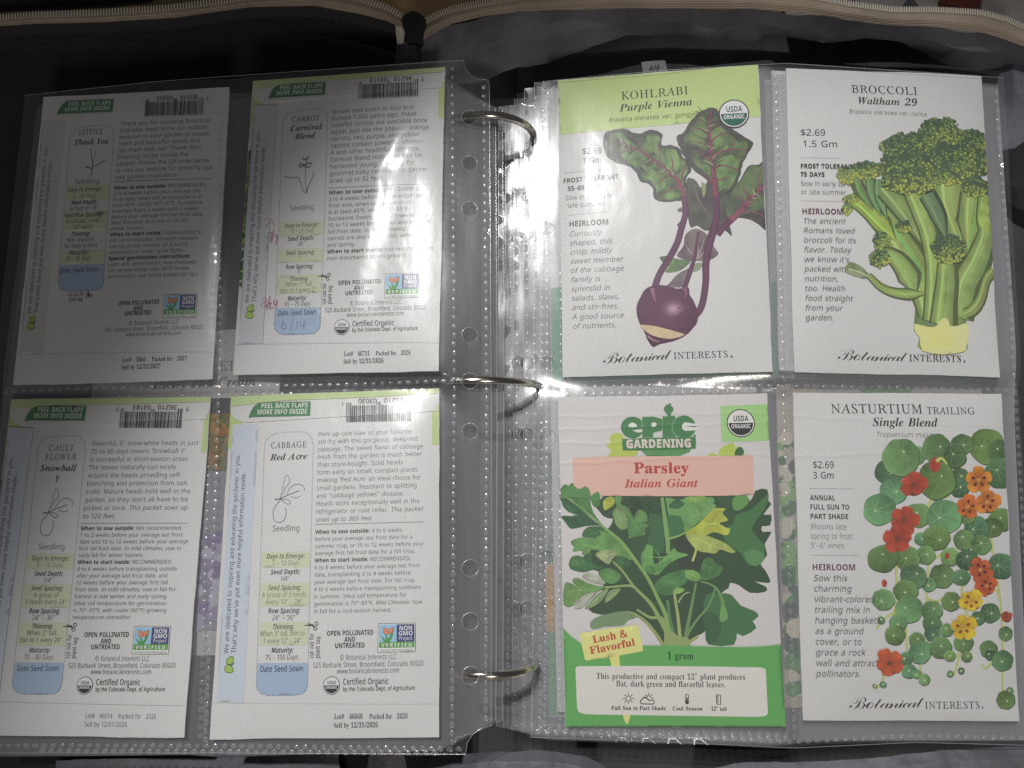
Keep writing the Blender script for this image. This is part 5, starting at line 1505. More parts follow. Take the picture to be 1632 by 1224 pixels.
def back_packet(P, label, d, white):
    p = Pr(P, label, white)
    HW, HH = P.W / 2, P.H / 2
    ink = (60, 60, 66)
    # side fold strips showing the front artwork's edge
    p.use("artwork")
    if d['green']:
        p.fill([(-HW, HH), (HW, HH), (HW, A(1490, 445)[1]), (A(1463, 445)[0], A(1463, 445)[1]), (A(1463, 100)[0], HH - 5), (-HW + 6, HH - 5), (-HW + 4.6, A(150, 470)[1]), (-HW, A(150, 470)[1])], (176, 196, 130), 4)
    if d.get('side'):
        for i in range(26):
            y = HH - 34 - i * 2.2 + rng.uniform(-1, 1)
            c = (rng.choice([(62, 96, 52), (92, 130, 62), (134, 160, 92), (50, 78, 50)]))
            p.fill(circ(-HW + rng.uniform(.2, 1.5), y, rng.uniform(1.0, 2.2), 9), c)
    # blue side stripe with vertical text, ink greyed for dim light on two packets
    s0 = [A1(168, 312), A1(335, 316), A2(240, 897), A2(62, 895)]
    if d['stripe'] == 'pale':
        p.fill(s0, (190, 190, 186), 4)
    else:
        p.fill(s0, (188, 196, 206) if P is CABB or P is CAUL else (186, 190, 194), 4)
    p.use("lettering")
    p.text("We are dedicated to inspiring and educating the gardener in you.", 'M', A2(138, 580), A1(214, 505), ink, cap=1.75)
    p.text("That\u2019s why we\u2019ve put even more helpful information inside.", 'M', A2(188, 575), A1(252, 622), ink, cap=1.75)
    p.use("artwork")
    sprout(p, A2(150, 648), 1.15)
    # plant tag
    p.use("plant_tag")
    gtop = d.get('gtop', 1008)
    E = 1224  # offset of the lower close-up (900-600)*4.08
    cc = lambda pts: [A(*q) for q in pts]
    lx = lambda y: np.interp(y, [440, 2024], [374, 320])
    rx = lambda y: np.interp(y, [440, 2024], [691, 655])
    te = d.get('tagend', 2074)          # lower end of the tag
    ty = lambda y: y + te - 2074
    xo = lambda x: x + (2074 - te) * .033
    for a, b in d.get('bands', ((1143, 1224 + 18), (1224 + 120, 1224 + 272), (1224 + 376, 1224 + 526))):
        p.fill(cc([(lx(a) + 6, a), (rx(a) - 6, a - 4), (rx(b) - 6, b - 3), (lx(b) + 6, b)]), (192, 200, 170), 4)
    blue = d.get('blue', 1224 + 640)
    p.fill(cc([(lx(blue) + 4, blue), (rx(blue) - 4, blue - 3)] + [(xo(x), ty(y)) for x, y in ((655, 2015), (640, 2050), (610, 2068), (560, 2073), (400, 2074), (355, 2062), (325, 2030), (318, 1990))]), (154, 174, 196), 4)
    p.dots(cc([(lx(y), y) for y in np.linspace(450, ty(1990), 12)]), .17, (70, 74, 80), .82)
    p.dots(cc([(rx(y), y) for y in np.linspace(450, ty(1985), 12)]), .17, (70, 74, 80), .82)
    p.dots(cc([(374, 450), (385, 412), (415, 385), (450, 370), (520, 362), (610, 358), (650, 365), (680, 395), (691, 450)]), .17, (70, 74, 80), .82)
    p.dots(cc([(xo(x), ty(y)) for x, y in ((320, 1990), (325, 2030), (352, 2062), (400, 2074), (560, 2072), (612, 2066), (642, 2044), (655, 1985))]), .2, (60, 80, 130), .82)
    p.use("plant_tag")
    tcol = (84, 84, 86)
    if len(d['kind']) == 1:
        p.text(d['kind'][0], 'L', A(*d['kpos'][0]), A(*d['kpos'][1]), (70, 70, 72), cap=2.35, ls=.06)
    else:
        p.text(d['kind'][0], 'L', A(450, 462), A(612, 456), (90, 90, 92), cap=2.3, ls=.06)
        p.text(d['kind'][1], 'L', A(430, 520), A(640, 513), (90, 90, 92), cap=2.3, ls=.06)
    for t, a, b in d['variety']:
        p.text(t, 'T', A(*a), A(*b), (46, 46, 48), cap=2.45)
    # seedling line drawing
    g = (110, 110, 112)
    if d['seedling'] == 'brassica':
        for q, w in (([(472, 800), (490, 740), (500, 690), (510, 650), (522, 640), (535, 665), (534, 695), (510, 725), (492, 770)], .22), ([(470, 795), (530, 770), (600, 742)], .32), ([(520, 765), (540, 725), (570, 704), (605, 702), (630, 718), (633, 745)], .22),
                     ([(545, 780), (580, 790), (608, 776)], .2), ([(440, 798), (475, 800), (490, 795)], .5), ([(480, 800), (520, 830), (545, 820), (520, 800), (485, 798)], .22),
                     ([(475, 810), (440, 850), (430, 895), (440, 940), (475, 948), (500, 935), (515, 890), (512, 850)], .22)):
            p.stroke([A(u[0], u[1] + d.get('sdy', 0)) for u in q], w, g, flat=True, step=.6)
    elif d['seedling'] == 'carrot':
        for q, w in (([(385, 870), (430, 885), (485, 885), (500, 920), (520, 980), (545, 1005), (555, 960), (590, 880), (600, 850)], .28), ([(545, 1000), (535, 900), (540, 820), (545, 760)], .25), ([(490, 800), (505, 780), (530, 795), (560, 780), (585, 790)], .5),
                     ([(495, 812), (520, 800), (545, 812), (575, 805)], .4), ([(515, 740), (540, 755), (560, 730)], .5)):
            p.stroke([A(u[0], u[1] + d.get('sdy', 0)) for u in q], w, (96, 96, 98), flat=True, step=.6)
    else:
        for q, w in (([(540, 760), (545, 710), (548, 660), (535, 590), (530, 530)], .3), ([(548, 680), (600, 650), (640, 625)], .3), ([(548, 690), (510, 678), (495, 676)], .5), ([(545, 660), (560, 600), (565, 550)], .22)):
            p.stroke([A(u[0], u[1] + d.get('sdy', 0)) for u in q], w, (96, 96, 98), flat=True, step=.6)
    p.text("Seedling", 'R', A(425, gtop), A(603, gtop - 4), tcol, cap=2.2)
    rows = d['rows']
    ys = {'Days to Emerge:': 1185, 'Seed Depth:': 1224 + 60}
    for t, st, y, x0, x1 in rows:
        p.text(t, st, A(x0, y), A(x1, y - (x1 - x0) * .018), (52, 52, 54) if st == 'J' else tcol, cap=1.85)
    if d.get('sown', True):
        p.text("Date Seed Sown", 'M', A(345, blue + 57), A(628, blue + 52), (34, 44, 74), cap=2.05)
    p.use("lettering")
    if d['cut'] == 'side':
        p.text("cut out for", 'M', A(692, 1224 + 608), A(694, 1224 + 445), ink, cap=1.6)
        p.text("plant tag", 'M', A(732, 1224 + 608), A(734, 1224 + 465), ink, cap=1.6)
        sx, sy = 0, 0
        s_ = lambda x, y: A(x + sx, 1224 + y + sy)
    else:
        p.text("cut out for", 'M', A(410, te + 38), A(525, te + 35), ink, cap=1.6)
        p.text("plant tag", 'M', A(418, te + 78), A(518, te + 75), ink, cap=1.6)
        s_ = lambda x, y: A(565 + (y - 400) * .9, te + 25 + (x - 680) * .5)
    p.stroke([s_(630, 394), (s_(690, 392))], (.2, .7), (40, 40, 42), 0, flat=True)
    p.stroke([s_(655, 378), s_(700, 405)], (.2, .6), (40, 40, 42), 0, flat=True)
    for cx, cy in ((712, 383), (704, 414)):
        c = s_(cx, cy)
        p.stroke(np.concatenate([circ(c[0], c[1], .62, 10), circ(c[0], c[1], .62, 10)[:1]]), .25, (40, 40, 42), 0, flat=True, step=.4)
    # paragraphs
    dv = A(1412, 942) - A(703, 958)
    dv = A(1408, 1224 + 655) - A(690, 1224 + 668)
    p.para(d['p1'], A(*d['p1a']), A(*d['p1b']), (d['p1ref'], np.linalg.norm(A(d['p1a'][0] + d['p1w'], d['p1a'][1]) - A(*d['p1a']))), dirv=dv, yr=d.get('yr', 1.04))
    ry = d['rule']
    p.line(A(703, ry + 2), A(1412, ry - 14), .16, (90, 90, 90))
    p.para(d['p2'], A(*d['p2a']), A(*d['p2b']), (d['p2ref'], np.linalg.norm(A(d['p2a'][0] + d['p2w'], d['p2a'][1]) - A(*d['p2a']))), dirv=dv, yr=d.get('yr', 1.04))
    # small print
    E = 1224 + d.get('dy', 0)
    p.text("OPEN POLLINATED", 'B', A(778, E + 463), A(1083, E + 455), (36, 36, 38), cap=1.75)
    p.text("AND", 'B', A(893, E + 503), A(965, E + 501), (36, 36, 38), cap=1.75)
    p.text("UNTREATED", 'B', A(830, E + 543), A(1027, E + 538), (36, 36, 38), cap=1.75)
    p.text("@ Botanical Interests LLC", 'R', A(865, E + 620), A(1232, E + 613), ink, cap=1.8)
    p.text(d['addr'], 'R', A(688, E + 670), A(1410, E + 655), ink, cap=1.75)
    p.text("www.botanicalinterests.com", 'R', A(843, E + 708), A(1252, E + 700), ink, cap=1.7)
    if d['organic']:
        seal(p, A(810, E + 785), 3.1, (226, 226, 226), (36, 36, 38), (40, 40, 42), (40, 40, 42))
        p.use("lettering")
        p.text("Certified Organic", 'M', A(884, E + 780), A(1182, E + 775), ink, cap=2.05)
        p.text("by the Colorado Dept. of Agriculture", 'M', A(884, E + 822), A(1352, E + 812), ink, cap=1.45)
    nongmo(p, [A(1112, E + 382), A(1357, E + 377), A(1357, E + 567), A(1108, E + 571)])
    p.use("date_stamp")
    E = 1224 + d.get('dylot', 0)
    lf = d.get('lotfont', 'S')
    p.text(d['lot'], lf, A(827, E + 1004), A(1305, E + 1000), (44, 44, 46), cap=1.75)
    p.text(d['sell'], lf, A(823, E + 1061), A(1113, E + 1057), (44, 44, 46), cap=1.75)
    E = 1224
    # bottom fold line
    p.line((-HW + .3, A(130, E + 898)[1]), (HW - .3, A(1480, E + 905)[1]), .12, (176, 176, 174))
    # ---- peel-back flap, a sheet lying on the pouch
    fl = [(-HW + .05, HH - .1), (HW - .1, HH - .1), (HW - .05, HH - 3), (HW - .2, HH - 5.6), (HW - 1.3, HH - 7.9), (HW - 4, HH - 9.2), (0, HH - 10.2), (-HW + 12, HH - 10.9), (-HW + 6, HH - 10.6), (-HW + 2, HH - 8.8), (-HW + .1, HH - 5)]
    if d['green']:
        f2 = crom(fl, 5)
        f2 = np.stack([np.clip(f2[:, 0], -HW + .02, HW - .02), np.minimum(f2[:, 1], HH - .05)], 1)
        X, Y = np.meshgrid(np.arange(-HW, HW, 2.2), np.arange(HH - 12, HH, 2.0))
        pts = np.stack([X.ravel(), Y.ravel()], 1); pts = pts[inside(off_poly(f2, -.5), pts)]
        vv, ff = cdt([f2], pts, 1)
        m = p.parts.setdefault("flap", MB())
        lift = .30
        zf = lambda q: P.b(q[:, 0], q[:, 1]) + .12 + lift * np.clip((HH - q[:, 1]) / 10, 0, 1)
        m.add(np.c_[vv, zf(vv)], ff, PAPER)
        n = len(f2)
        m.add(np.concatenate([np.c_[f2, zf(f2)], np.c_[f2, P.b(f2[:, 0], f2[:, 1]) + .02]]), [(i, (i + 1) % n, n + (i + 1) % n, n + i) for i in range(n)], PAPER * .9)
    p.use("flap_print", .40)
    if d['green']:
        p.fill([(-HW, HH), (HW, HH), (HW - .4, HH - 2.1), (20, HH - 2.5), (0, HH - 2.7), (-20, HH - 2.6), (-HW + .3, HH - 4.2)], (180, 198, 140), 4)
    gb = cc([(272, 272), (285, 235), (303, 200), (340, 172), (380, 168), (676, 164), (673, 257), (500, 262), (300, 266)])
    p.fill(gb, (66, 120, 72), 3)
    p.text("PEEL BACK FLAPS", 'B', A(352, 208), A(657, 202), (226, 234, 222), cap=1.95)
    p.text("MORE INFO INSIDE", 'B', A(328, 248), A(653, 243), (226, 234, 222), cap=1.95)
    r2 = random.Random(d['code'])
    x = 908.0
    tall = 0
    p.open()
    while x < 1322:
        w = r2.choice([3.2, 3.2, 6.4, 9.6, 3.2]); gp = r2.choice([3.4, 3.4, 6.8, 5])
        u = (x - 908) / 417
        longbar = u < .06 or u > .90 or .47 < u < .53
        t0 = 192 if not longbar else 172
        p.fill(cc([(x, t0 - 10 * u), (x + w, t0 - 10 * u), (x + w, 296 - 8 * u), (x, 297 - 8 * u)]), (40, 40, 44), 6)
        x += w + gp
    p.close()
    c = d['code']
    p.text(c[:5], 'M', A(1282, 140), A(1152, 143), (52, 52, 56), cap=1.9)
    p.text(c[5:10], 'M', A(1108, 144), A(985, 147), (52, 52, 56), cap=1.9)
    p.text('7', 'M', A(1362, 150), A(1342, 151), (52, 52, 56), cap=1.6)
    p.text(c[10:], 'M', A(893, 165), A(880, 165), (52, 52, 56), cap=1.6)
    # handwriting in pink ball-pen
    if d.get('hand'):
        p.use("handwriting")
        for i, q in enumerate(d['hand']):
            if i == 5:
                p.use("handwriting#2")
            elif i == 9:
                p.use("handwriting#3")
            p.stroke([P.L(*u) for u in q], (.34, .26), (186, 112, 152) if i < 9 else (138, 136, 178), 4, flat=True, step=.4)
    p.finish()
    return p


E = 1224
ROWS = lambda emerge, dep, sp, row, th, mat: [
    ("Days to Emerge:", 'J', 1186, 385, 636), (emerge, 'R', 1224 + 6, 512 - len(emerge) * 8.0, 512 + len(emerge) * 8.0),
    ("Seed Depth:", 'J', E + 64, 412, 605), (dep, 'R', E + 108, 505 - len(dep) * 7.0, 505 + len(dep) * 7.0)] + sp + row + th + [
    ("Maturity:", 'J', E + 573, 417, 560), (mat, 'R', E + 620, 486 - len(mat) * 8.2, 486 + len(mat) * 8.2)]

cab = dict(green=1, stripe='blue', kind=("CABBAGE",), kpos=((418, 468), (652, 460)), variety=[("Red Acre", (412, 546), (652, 537))], seedling='brassica', cut='side', organic=1,
           rows=ROWS("7 \u2013 12 Days", '1/4"', [("Seed Spacing:", 'J', E + 167, 396, 612), ("A group of 3 seeds", 'R', E + 213, 358, 645), ('every 12" \u2013 24"', 'R', E + 259, 383, 620)],
                     [("Row Spacing:", 'J', E + 317, 396, 605), ('24" \u2013 36"', 'R', E + 362, 422, 572)], [("Thinning:", 'J', E + 421, 425, 565), ('When 3" tall, thin to', 'R', E + 466, 345, 637), ('1 every 12" \u2013 24"', 'R', E + 513, 365, 612)], "75 \u2013 100 Days"),
           p1=["Perk up cole slaw or your favorite", "stir-fry with this gorgeous, deep-red", "cabbage. The sweet flavor of cabbage", "fresh from the garden is much better", "than store-bought. Solid heads", "form early on small, compact plants",
               "making \u2018Red Acre\u2019 an ideal choice for", "small gardens. Resistant to splitting", "and \u201ccabbage yellows\u201d disease.", "Heads store exceptionally well in the", "refrigerator or root cellar. *This packet*", "*sows up to 360 feet.*"],
           p1a=(722, 390), p1b=(705, 945), p1ref=0, p1w=606, rule=960,
           p2=["_When to sow outside:_ 4 to 6 weeks", "before your average last frost date for a", "summer crop, or 10 to 12 weeks before your", "average first fall frost date for a fall crop.", "_When to start inside:_ RECOMMENDED.", "6 to 8 weeks before your average last frost", "date, transplanting 2 to 4 weeks before",
               "your average last frost date. For fall crop,", "4 to 6 weeks before transplanting outdoors", "in summer. Ideal soil temperature for", "germination is 75\u00b0\u201385\u00b0F. *Mild Climates:* Sow", "in fall for a cool-season harvest."],
           p2a=(703, 1024), p2b=(693, E + 316), p2ref=2, p2w=706, addr="525 Burbank Street, Broomfield, Colorado 80020", lot="Lot#   46668    Packed for   2026", sell="Sell by 12/31/2026", code="36210030301")
cau = dict(cab, gtop=1112, sdy=70, kind=("CAULI", "FLOWER"), variety=[("Snowball", (398, 596), (640, 588)), ("Y", (505, 664), (533, 662))], side=1,
           rows=ROWS("8 \u2013 10 Days", '1/4"', [("Seed Spacing:", 'J', E + 160, 396, 612), ("A group of", 'R', E + 206, 420, 585), ('3 seeds every 24"', 'R', E + 252, 366, 642)],
                     [("Row Spacing:", 'J', E + 312, 396, 605), ('24" \u2013 36"', 'R', E + 357, 422, 572)], [("Thinning:", 'J', E + 413, 425, 565), ('When 2" tall,', 'R', E + 458, 395, 600), ('thin to 1 every 24"', 'R', E + 506, 350, 630)], "70 \u2013 80 Days"),
           p1=["Flavorful, 6\" snow-white heads in just", "70 to 80 days means \u2018Snowball Y\u2019", "is successful in short-season areas.", "The leaves naturally curl nicely", "around the heads providing self-", "blanching and protection from sun", "scald. Mature heads hold well in the", "garden, so they don\u2019t all have to be", "picked at once. *This packet sows up*", "*to 120 feet.*"],
           p1a=(730, 420), p1b=(706, 900), p1ref=6, p1w=690, rule=930,
           p2=["_When to sow outside:_ Not recommended.", "1 to 2 weeks before your average last frost", "date and 10 to 12 weeks before your average", "first fall frost date. *In mild climates,* sow in", "early fall for winter harvest.", "_When to start inside:_ RECOMMENDED.", "4 to 6 weeks before transplanting outside", "after your average last frost date, and", "12 weeks before your average first fall", "frost date. *In mild climates,* sow in fall for", "harvest in late winter and early spring.", "Ideal soil temperature for germination", "is 70\u00b0\u201385\u00b0F, with cooler (60\u00b0F) growing", "temperatures thereafter."],
           p2a=(700, 978), p2b=(690, E + 345), p2ref=2, p2w=725, lot="Lot#   46614    Packed for   2026", code="36210031839", lotfont='R')
car = dict(cab, gtop=1112, sdy=-20, tagend=2060, blue=1856, bands=((1201, 1305), (1404, 1508), (1606, 1745)), side=1, kind=("CARROT",), kpos=((440, 450), (640, 444)), variety=[("Carnival", (428, 518), (652, 510)), ("Blend", (462, 580), (604, 575))], seedling='carrot',
           rows=[("Days to Emerge:", 'J', 1242, 390, 632), ("10 \u2013 25 Days", 'R', 1286, 430, 600), ("Seed Depth:", 'J', 1342, 410, 600), ('1/4"', 'R', 1385, 480, 525), ("Seed Spacing:", 'J', 1450, 400, 608), ('1"', 'R', 1494, 492, 515), ("Row Spacing:", 'J', 1556, 396, 600), ('6"', 'R', 1598, 488, 511),
                 ("Thinning:", 'J', 1650, 430, 562), ('When 1" tall,', 'R', 1692, 400, 598), ('thin to 1 every 2"', 'R', 1738, 362, 622), ("Maturity:", 'J', 1798, 415, 552), ("65 \u2013 75 Days", 'R', 1842, 395, 582)],
           p1=["Grown and eaten in Asia and", "Europe 1,000 years ago, these", "colorful carrots are available once", "again. Just like the popular orange", "carrots, red, purple, and yellow", "carrots contain powerful vitamin", "A and other healthful nutrients.", "Carnival Blend roots can also be", "harvested young, not long for", "gourmet baby carrots. This packet", "sows up to 32 feet."],
           p1a=(722, 400), p1b=(706, 912), p1ref=3, p1w=680, rule=950,
           p2=["_When to sow outside:_ RECOMMENDED.", "2 to 4 weeks before your average last", "frost date, when soil temperature", "is at least 45\u00b0F, ideally 60\u00b0\u201385\u00b0F.", "Successive Sowings: Every 3 weeks until", "10 to 12 weeks before your average first", "fall frost date. In mild climates,", "carrots are also sown in fall, winter,", "and spring.", "_When to start inside:_ Not recommended;", "root disturbance stunts growth."],
           p2a=(703, 1000), p2b=(695, E + 272), p2ref=0, p2w=712, lot="Lot#   46711    Packed for   2026", code="36210031131", lotfont='S',
           hand=[[(421, 352), (427, 349), (431, 356), (424, 360), (430, 364)], [(433, 350), (438, 360)], [(428, 373), (434, 372), (430, 386)], [(437, 366), (433, 388)], [(438, 378), (443, 376), (440, 390)],
                 [(418, 478), (423, 474), (425, 480), (417, 486), (421, 491), (425, 485), (419, 479)], [(431, 472), (425, 494)], [(428, 484), (433, 482), (429, 491), (437, 490)], [(437, 478), (437, 485), (442, 484), (442, 478), (441, 492)],
                 [(452, 510), (449, 522), (455, 524), (456, 517), (450, 518)], [(468, 506), (462, 528)], [(474, 512), (473, 524)], [(480, 512), (479, 518), (485, 518), (485, 511), (484, 525)]])
LY = lambda q: ((q - 156) * 1.1886 + 35) * 4.08
let = dict(cab, bands=((LY(296), LY(318)), (LY(338), LY(368)), (LY(400), LY(421))), blue=LY(422.5), tagend=LY(464.5), gtop=LY(293), dy=70, dylot=-28, green=0, stripe='pale', kind=("LETTUCE",), kpos=((440, LY(215)), (612, LY(214))), variety=[("Thank You", (405, LY(231)), (655, LY(229.5)))], seedling='lettuce', cut='below', organic=0,
           rows=[('Days to Emerge:', 'J', LY(305), 385 - 12, 636 - 12), ('5 \u2013 10 Days', 'R', LY(316), 430 - 12, 592 - 12), ('Seed Depth:', 'J', LY(325.5), 412 - 12, 605 - 12), ('Surface to 1/8"', 'R', LY(335), 402 - 12, 615 - 12), ('Seed/Row Spacing:', 'J', LY(346), 372 - 12, 645 - 12), ('Broadcast, cover', 'R', LY(355), 385 - 12, 632 - 12), ('1/2" apart', 'R', LY(364.5), 430 - 12, 580 - 12), ('Thinning:', 'J', LY(376), 425 - 12, 565 - 12), ('Not required', 'R', LY(385.5), 395 - 12, 600 - 12), ('for baby greens', 'R', LY(395), 378 - 12, 622 - 12), ('Maturity:', 'J', LY(406), 417 - 12, 560 - 12), ('20 \u2013 35 Days', 'R', LY(415.5), 395 - 12, 580 - 12)],
           p1=["Thank you for choosing Botanical", "Interests seed! Grow our custom", "mesclun in your garden to create", "fresh and beautiful salads and", "top them with our \u201cThank You\u201d", "Dressing recipe (inside the", "packet). Follow the QR code below", "to visit our website for growing tips", "and garden inspiration!"],
           p1a=(735, LY(202)), p1b=(712, LY(286.5)), p1ref=7, p1w=690, rule=LY(290),
           p2=["_When to sow outside:_ RECOMMENDED.", "2 to 4 weeks before your average last", "frost date, when soil temperature is at", "least 40\u00b0F, ideally 60\u00b0\u201370\u00b0F. Successive", "Sowings: Every 3 weeks until 2 weeks", "before your average first fall frost date.", "Mild Climates: Also sow in fall for", "winter harvest.", "_When to start inside:_ Transplanting is", "not recommended, although mesclun", "can be grown indoors on a sunny", "windowsill or under grow lights.", "_Special germination instructions:_", "Light aids germination, sow shallowly;", "but temperatures over 80\u00b0F hinder", "germination, see inside packet for tips."],
           p2a=(710, LY(303)), p2b=(690, LY(445)), p2ref=5, p2w=660, addr="660 Compton Street, Broomfield, Colorado 80020", lot="Lot#   5866    Packed for   2027", sell="Sell by 12/31/2027", code="80076360451", lotfont='S')

back_packet(CABB, "back of the red cabbage seed packet, brightest white packet at lower left of the rings", cab, 205)
back_packet(CAUL, "back of the cauliflower seed packet with dotted plant tag, cut off by the left edge", cau, 205)
back_packet(CARR, "back of the carrot seed packet with pink handwriting, under shiny plastic glare", car, 205)
back_packet(LETT, "back of the lettuce thank you seed packet, dimmest one without a green top edge", let, 205)


# ------------------------------------------------------------------ packet fronts
def front_text(p, Z, items):
    p.use("lettering")
    for t, st, a, b, col, cap in items:
        p.text(t, st, Z(*a), Z(*b), col, cap=cap, ls=-.085 if st == 'C' else .03 if st == 'L' else 0)


def leafcol(c2, amt=.8, sc=9.0, seed=1, edge=None):
    """Blend an ink towards c2 in soft blotches."""
    def f(x, y, c):
        t = np.clip((fbm(x / sc, y / sc, seed) - .28) * 2.4, 0, 1)[:, None] * amt
        return c * (1 - t) + np.asarray(c2) * t
    return f


# ---- kohlrabi
p = Pr(KOHL, "kohlrabi seed packet with green band across its top and purple bulb picture", 205)
K1, K2 = Z4(KOHL, 870, 90), Z4(KOHL, 870, 360)
k1 = lambda q: [K1(*a) for a in q]
k2 = lambda q: [K2(*a) for a in q]
p.use("artwork")
p.fill([(-41, 63.2), (41, 63.2), K1(1400, 392), K1(750, 450), K1(90, 512)], (184, 203, 134), 3)
VE = (122, 66, 84)
dk = p.col((74, 84, 74))
pur = p.col((70, 54, 66))
gr = p.col((112, 146, 88))
# dark leaves at the back
p.fill(k1([(915, 800), (960, 800), (1000, 850), (1040, 830), (1085, 760), (1140, 870), (1240, 830), (1275, 780), (1320, 710), (1380, 705), (1412, 682), (1450, 690), (1450, 1105), (1380, 1090), (1330, 1062), (1250, 1050), (1195, 1080), (1210, 1165), (1160, 1130), (1090, 1130), (1030, 1130), (985, 1100), (940, 1110), (920, 1020), (905, 930)]), (86, 92, 78), 1.4, 3, fn=leafcol(pur, .8, 6, 3))
p.fill(k1([(1240, 830), (1290, 770), (1330, 715), (1385, 715), (1450, 690), (1450, 960), (1380, 1000), (1290, 1030), (1200, 1060), (1170, 1000), (1190, 920)]), (104, 122, 84), 1.2, 3, fn=leafcol(dk, .9, 5, 5))
for q, w in (([(1440, 820), (1330, 930), (1250, 1020), (1150, 1110)], (1.2, 2.2, 3)), ([(1330, 930), (1290, 880), (1285, 830)], (.9, .4)), ([(1250, 1015), (1340, 1010), (1420, 1040)], (.9, .4)), ([(1290, 975), (1270, 930), (1240, 900)], (.8, .3)), ([(1380, 880), (1380, 800), (1400, 740)], (.7, .3))):
    p.stroke(k1(q), w, (132, 78, 96))
# left leaf
p.fill(k1([(372, 540), (390, 495), (440, 478), (520, 475), (570, 498), (620, 500), (650, 482), (700, 476), (745, 492), (760, 525), (752, 575), (800, 578), (850, 585), (880, 620), (890, 660), (930, 680), (945, 740), (915, 790), (905, 860), (890, 930), (850, 940), (800, 948), (740, 942), (700, 920), (695, 870), (670, 830), (610, 810), (590, 760), (560, 730), (500, 700), (450, 690), (400, 650), (375, 590)]), (70, 72, 68), 1.0, 3, rag=.5)
p.fill(k1([(392, 545), (420, 505), (500, 500), (570, 520), (640, 520), (700, 505), (735, 530), (735, 595), (800, 600), (850, 610), (870, 660), (905, 690), (925, 740), (895, 790), (885, 920), (800, 930), (725, 915), (715, 860), (690, 815), (625, 795), (610, 745), (560, 710), (480, 650), (410, 620)]), (120, 152, 90), .8, 3, fn=leafcol(p.col((66, 78, 60)), 1.0, 3.4, 8), rag=.7)
for q in ([(480, 520), (560, 560), (640, 640), (560, 600)], [(650, 530), (720, 560), (740, 650), (690, 600)], [(610, 700), (700, 740), (780, 830), (720, 880), (700, 800)], [(780, 620), (860, 650), (860, 740), (800, 700)]):
    p.fill(k1(q), (126, 156, 92), .9, 4, fn=leafcol(p.col((88, 112, 72)), .9, 2.6, 9), rag=.6)
for q, w in (([(440, 545), (600, 610), (720, 690), (820, 770), (880, 850), (905, 940)], (.5, .9, 1.3, 2.2)), ([(735, 700), (740, 640), (728, 580)], (.8, .35)), ([(830, 775), (825, 700), (812, 650)], (.8, .35)), ([(875, 840), (890, 760), (912, 700)], (.9, .4)), ([(700, 680), (640, 690), (600, 690)], (.6, .25)),
             ([(640, 640), (600, 560), (560, 520)], (.6, .25)), ([(800, 760), (760, 800), (730, 830)], (.6, .3)), ([(870, 850), (820, 860), (760, 890)], (.8, .35)), ([(560, 598), (520, 620), (470, 630)], (.4, .2))):
    p.stroke(k1(q), w, VE)
# big right leaf
p.fill(k1([(850, 520), (900, 490), (930, 440), (990, 370), (1060, 335), (1110, 340), (1130, 380), (1170, 450), (1230, 480), (1270, 510), (1345, 560), (1330, 600), (1310, 640), (1280, 690), (1265, 760), (1240, 830), (1200, 870), (1150, 910), (1110, 925), (1080, 850), (1040, 800), (960, 740), (930, 690), (890, 640), (870, 590), (858, 560)]), (74, 74, 70), 1.0, 3, rag=.5)
p.fill(k1([(900, 540), (930, 500), (960, 440), (1010, 390), (1060, 360), (1100, 370), (1120, 420), (1160, 480), (1230, 510), (1310, 560), (1295, 640), (1255, 690), (1240, 770), (1210, 840), (1140, 890), (1110, 890), (1070, 800), (1020, 740), (970, 700), (930, 630)]), (112, 138, 86), .8, 3, fn=leafcol(p.col((62, 66, 60)), 1.0, 3.6, 12), rag=.7)
for q in ([(1080, 470), (1140, 480), (1250, 560), (1190, 600), (1100, 640)], [(1110, 700), (1200, 640), (1240, 680), (1210, 780), (1130, 860)], [(960, 470), (1030, 420), (1050, 520), (1000, 600)], [(1120, 880), (1180, 800), (1210, 830)]):
    p.fill(k1(q), (118, 148, 88), .9, 4, fn=leafcol(p.col((84, 100, 70)), .9, 2.6, 14), rag=.6)
for q, w in (([(1072, 350), (1060, 480), (1075, 620), (1090, 760), (1105, 930)], (.8, 1.4, 1.9, 2.6)), ([(1062, 500), (1000, 470), (960, 480)], (.7, .3)), ([(1066, 560), (1130, 510), (1190, 500)], (.8, .3)), ([(1078, 640), (1180, 610), (1300, 610)], (.9, .3)), ([(1085, 720), (1160, 710), (1250, 740)], (.9, .35)),
             ([(1092, 800), (1140, 800), (1200, 780)], (.8, .3)), ([(1080, 690), (1020, 640), (960, 610)], (.8, .3)), ([(1075, 600), (1000, 560), (940, 550)], (.6, .3)), ([(1180, 610), (1220, 570), (1230, 540)], (.5, .25)), ([(1092, 840), (1050, 790), (1010, 760)], (.7, .3))):
    p.stroke(k1(q), w, VE)
r_ = random.Random(21)
for path, span, n in (([(440, 545), (600, 610), (720, 690), (820, 770), (880, 850)], 95, 34), ([(1072, 380), (1060, 480), (1075, 620), (1090, 760)], 130, 36), ([(1400, 860), (1330, 930), (1250, 1020)], 70, 16)):
    pp = resample(crom(path, 6, closed=False), 60)
    for i in range(n):
        j = r_.randint(2, 56); a = pp[j]; t = pp[min(59, j + 3)] - pp[max(0, j - 3)]; t /= np.linalg.norm(t)
        sg = r_.choice((-1, 1)); d = np.array([-t[1], t[0]]) * sg - .55 * t
        L = span * r_.uniform(.35, .85)
        b0 = a + d * L * .45 + (r_.uniform(-8, 8), r_.uniform(-8, 8)); c0 = a + d * L + (r_.uniform(-12, 12), r_.uniform(-12, 12))
        p.stroke(k1([a, b0, c0]), (r_.uniform(.25, .5), .1), r_.choice([(84, 58, 66), (64, 72, 56), (108, 76, 84), (146, 166, 112)]), flat=True)
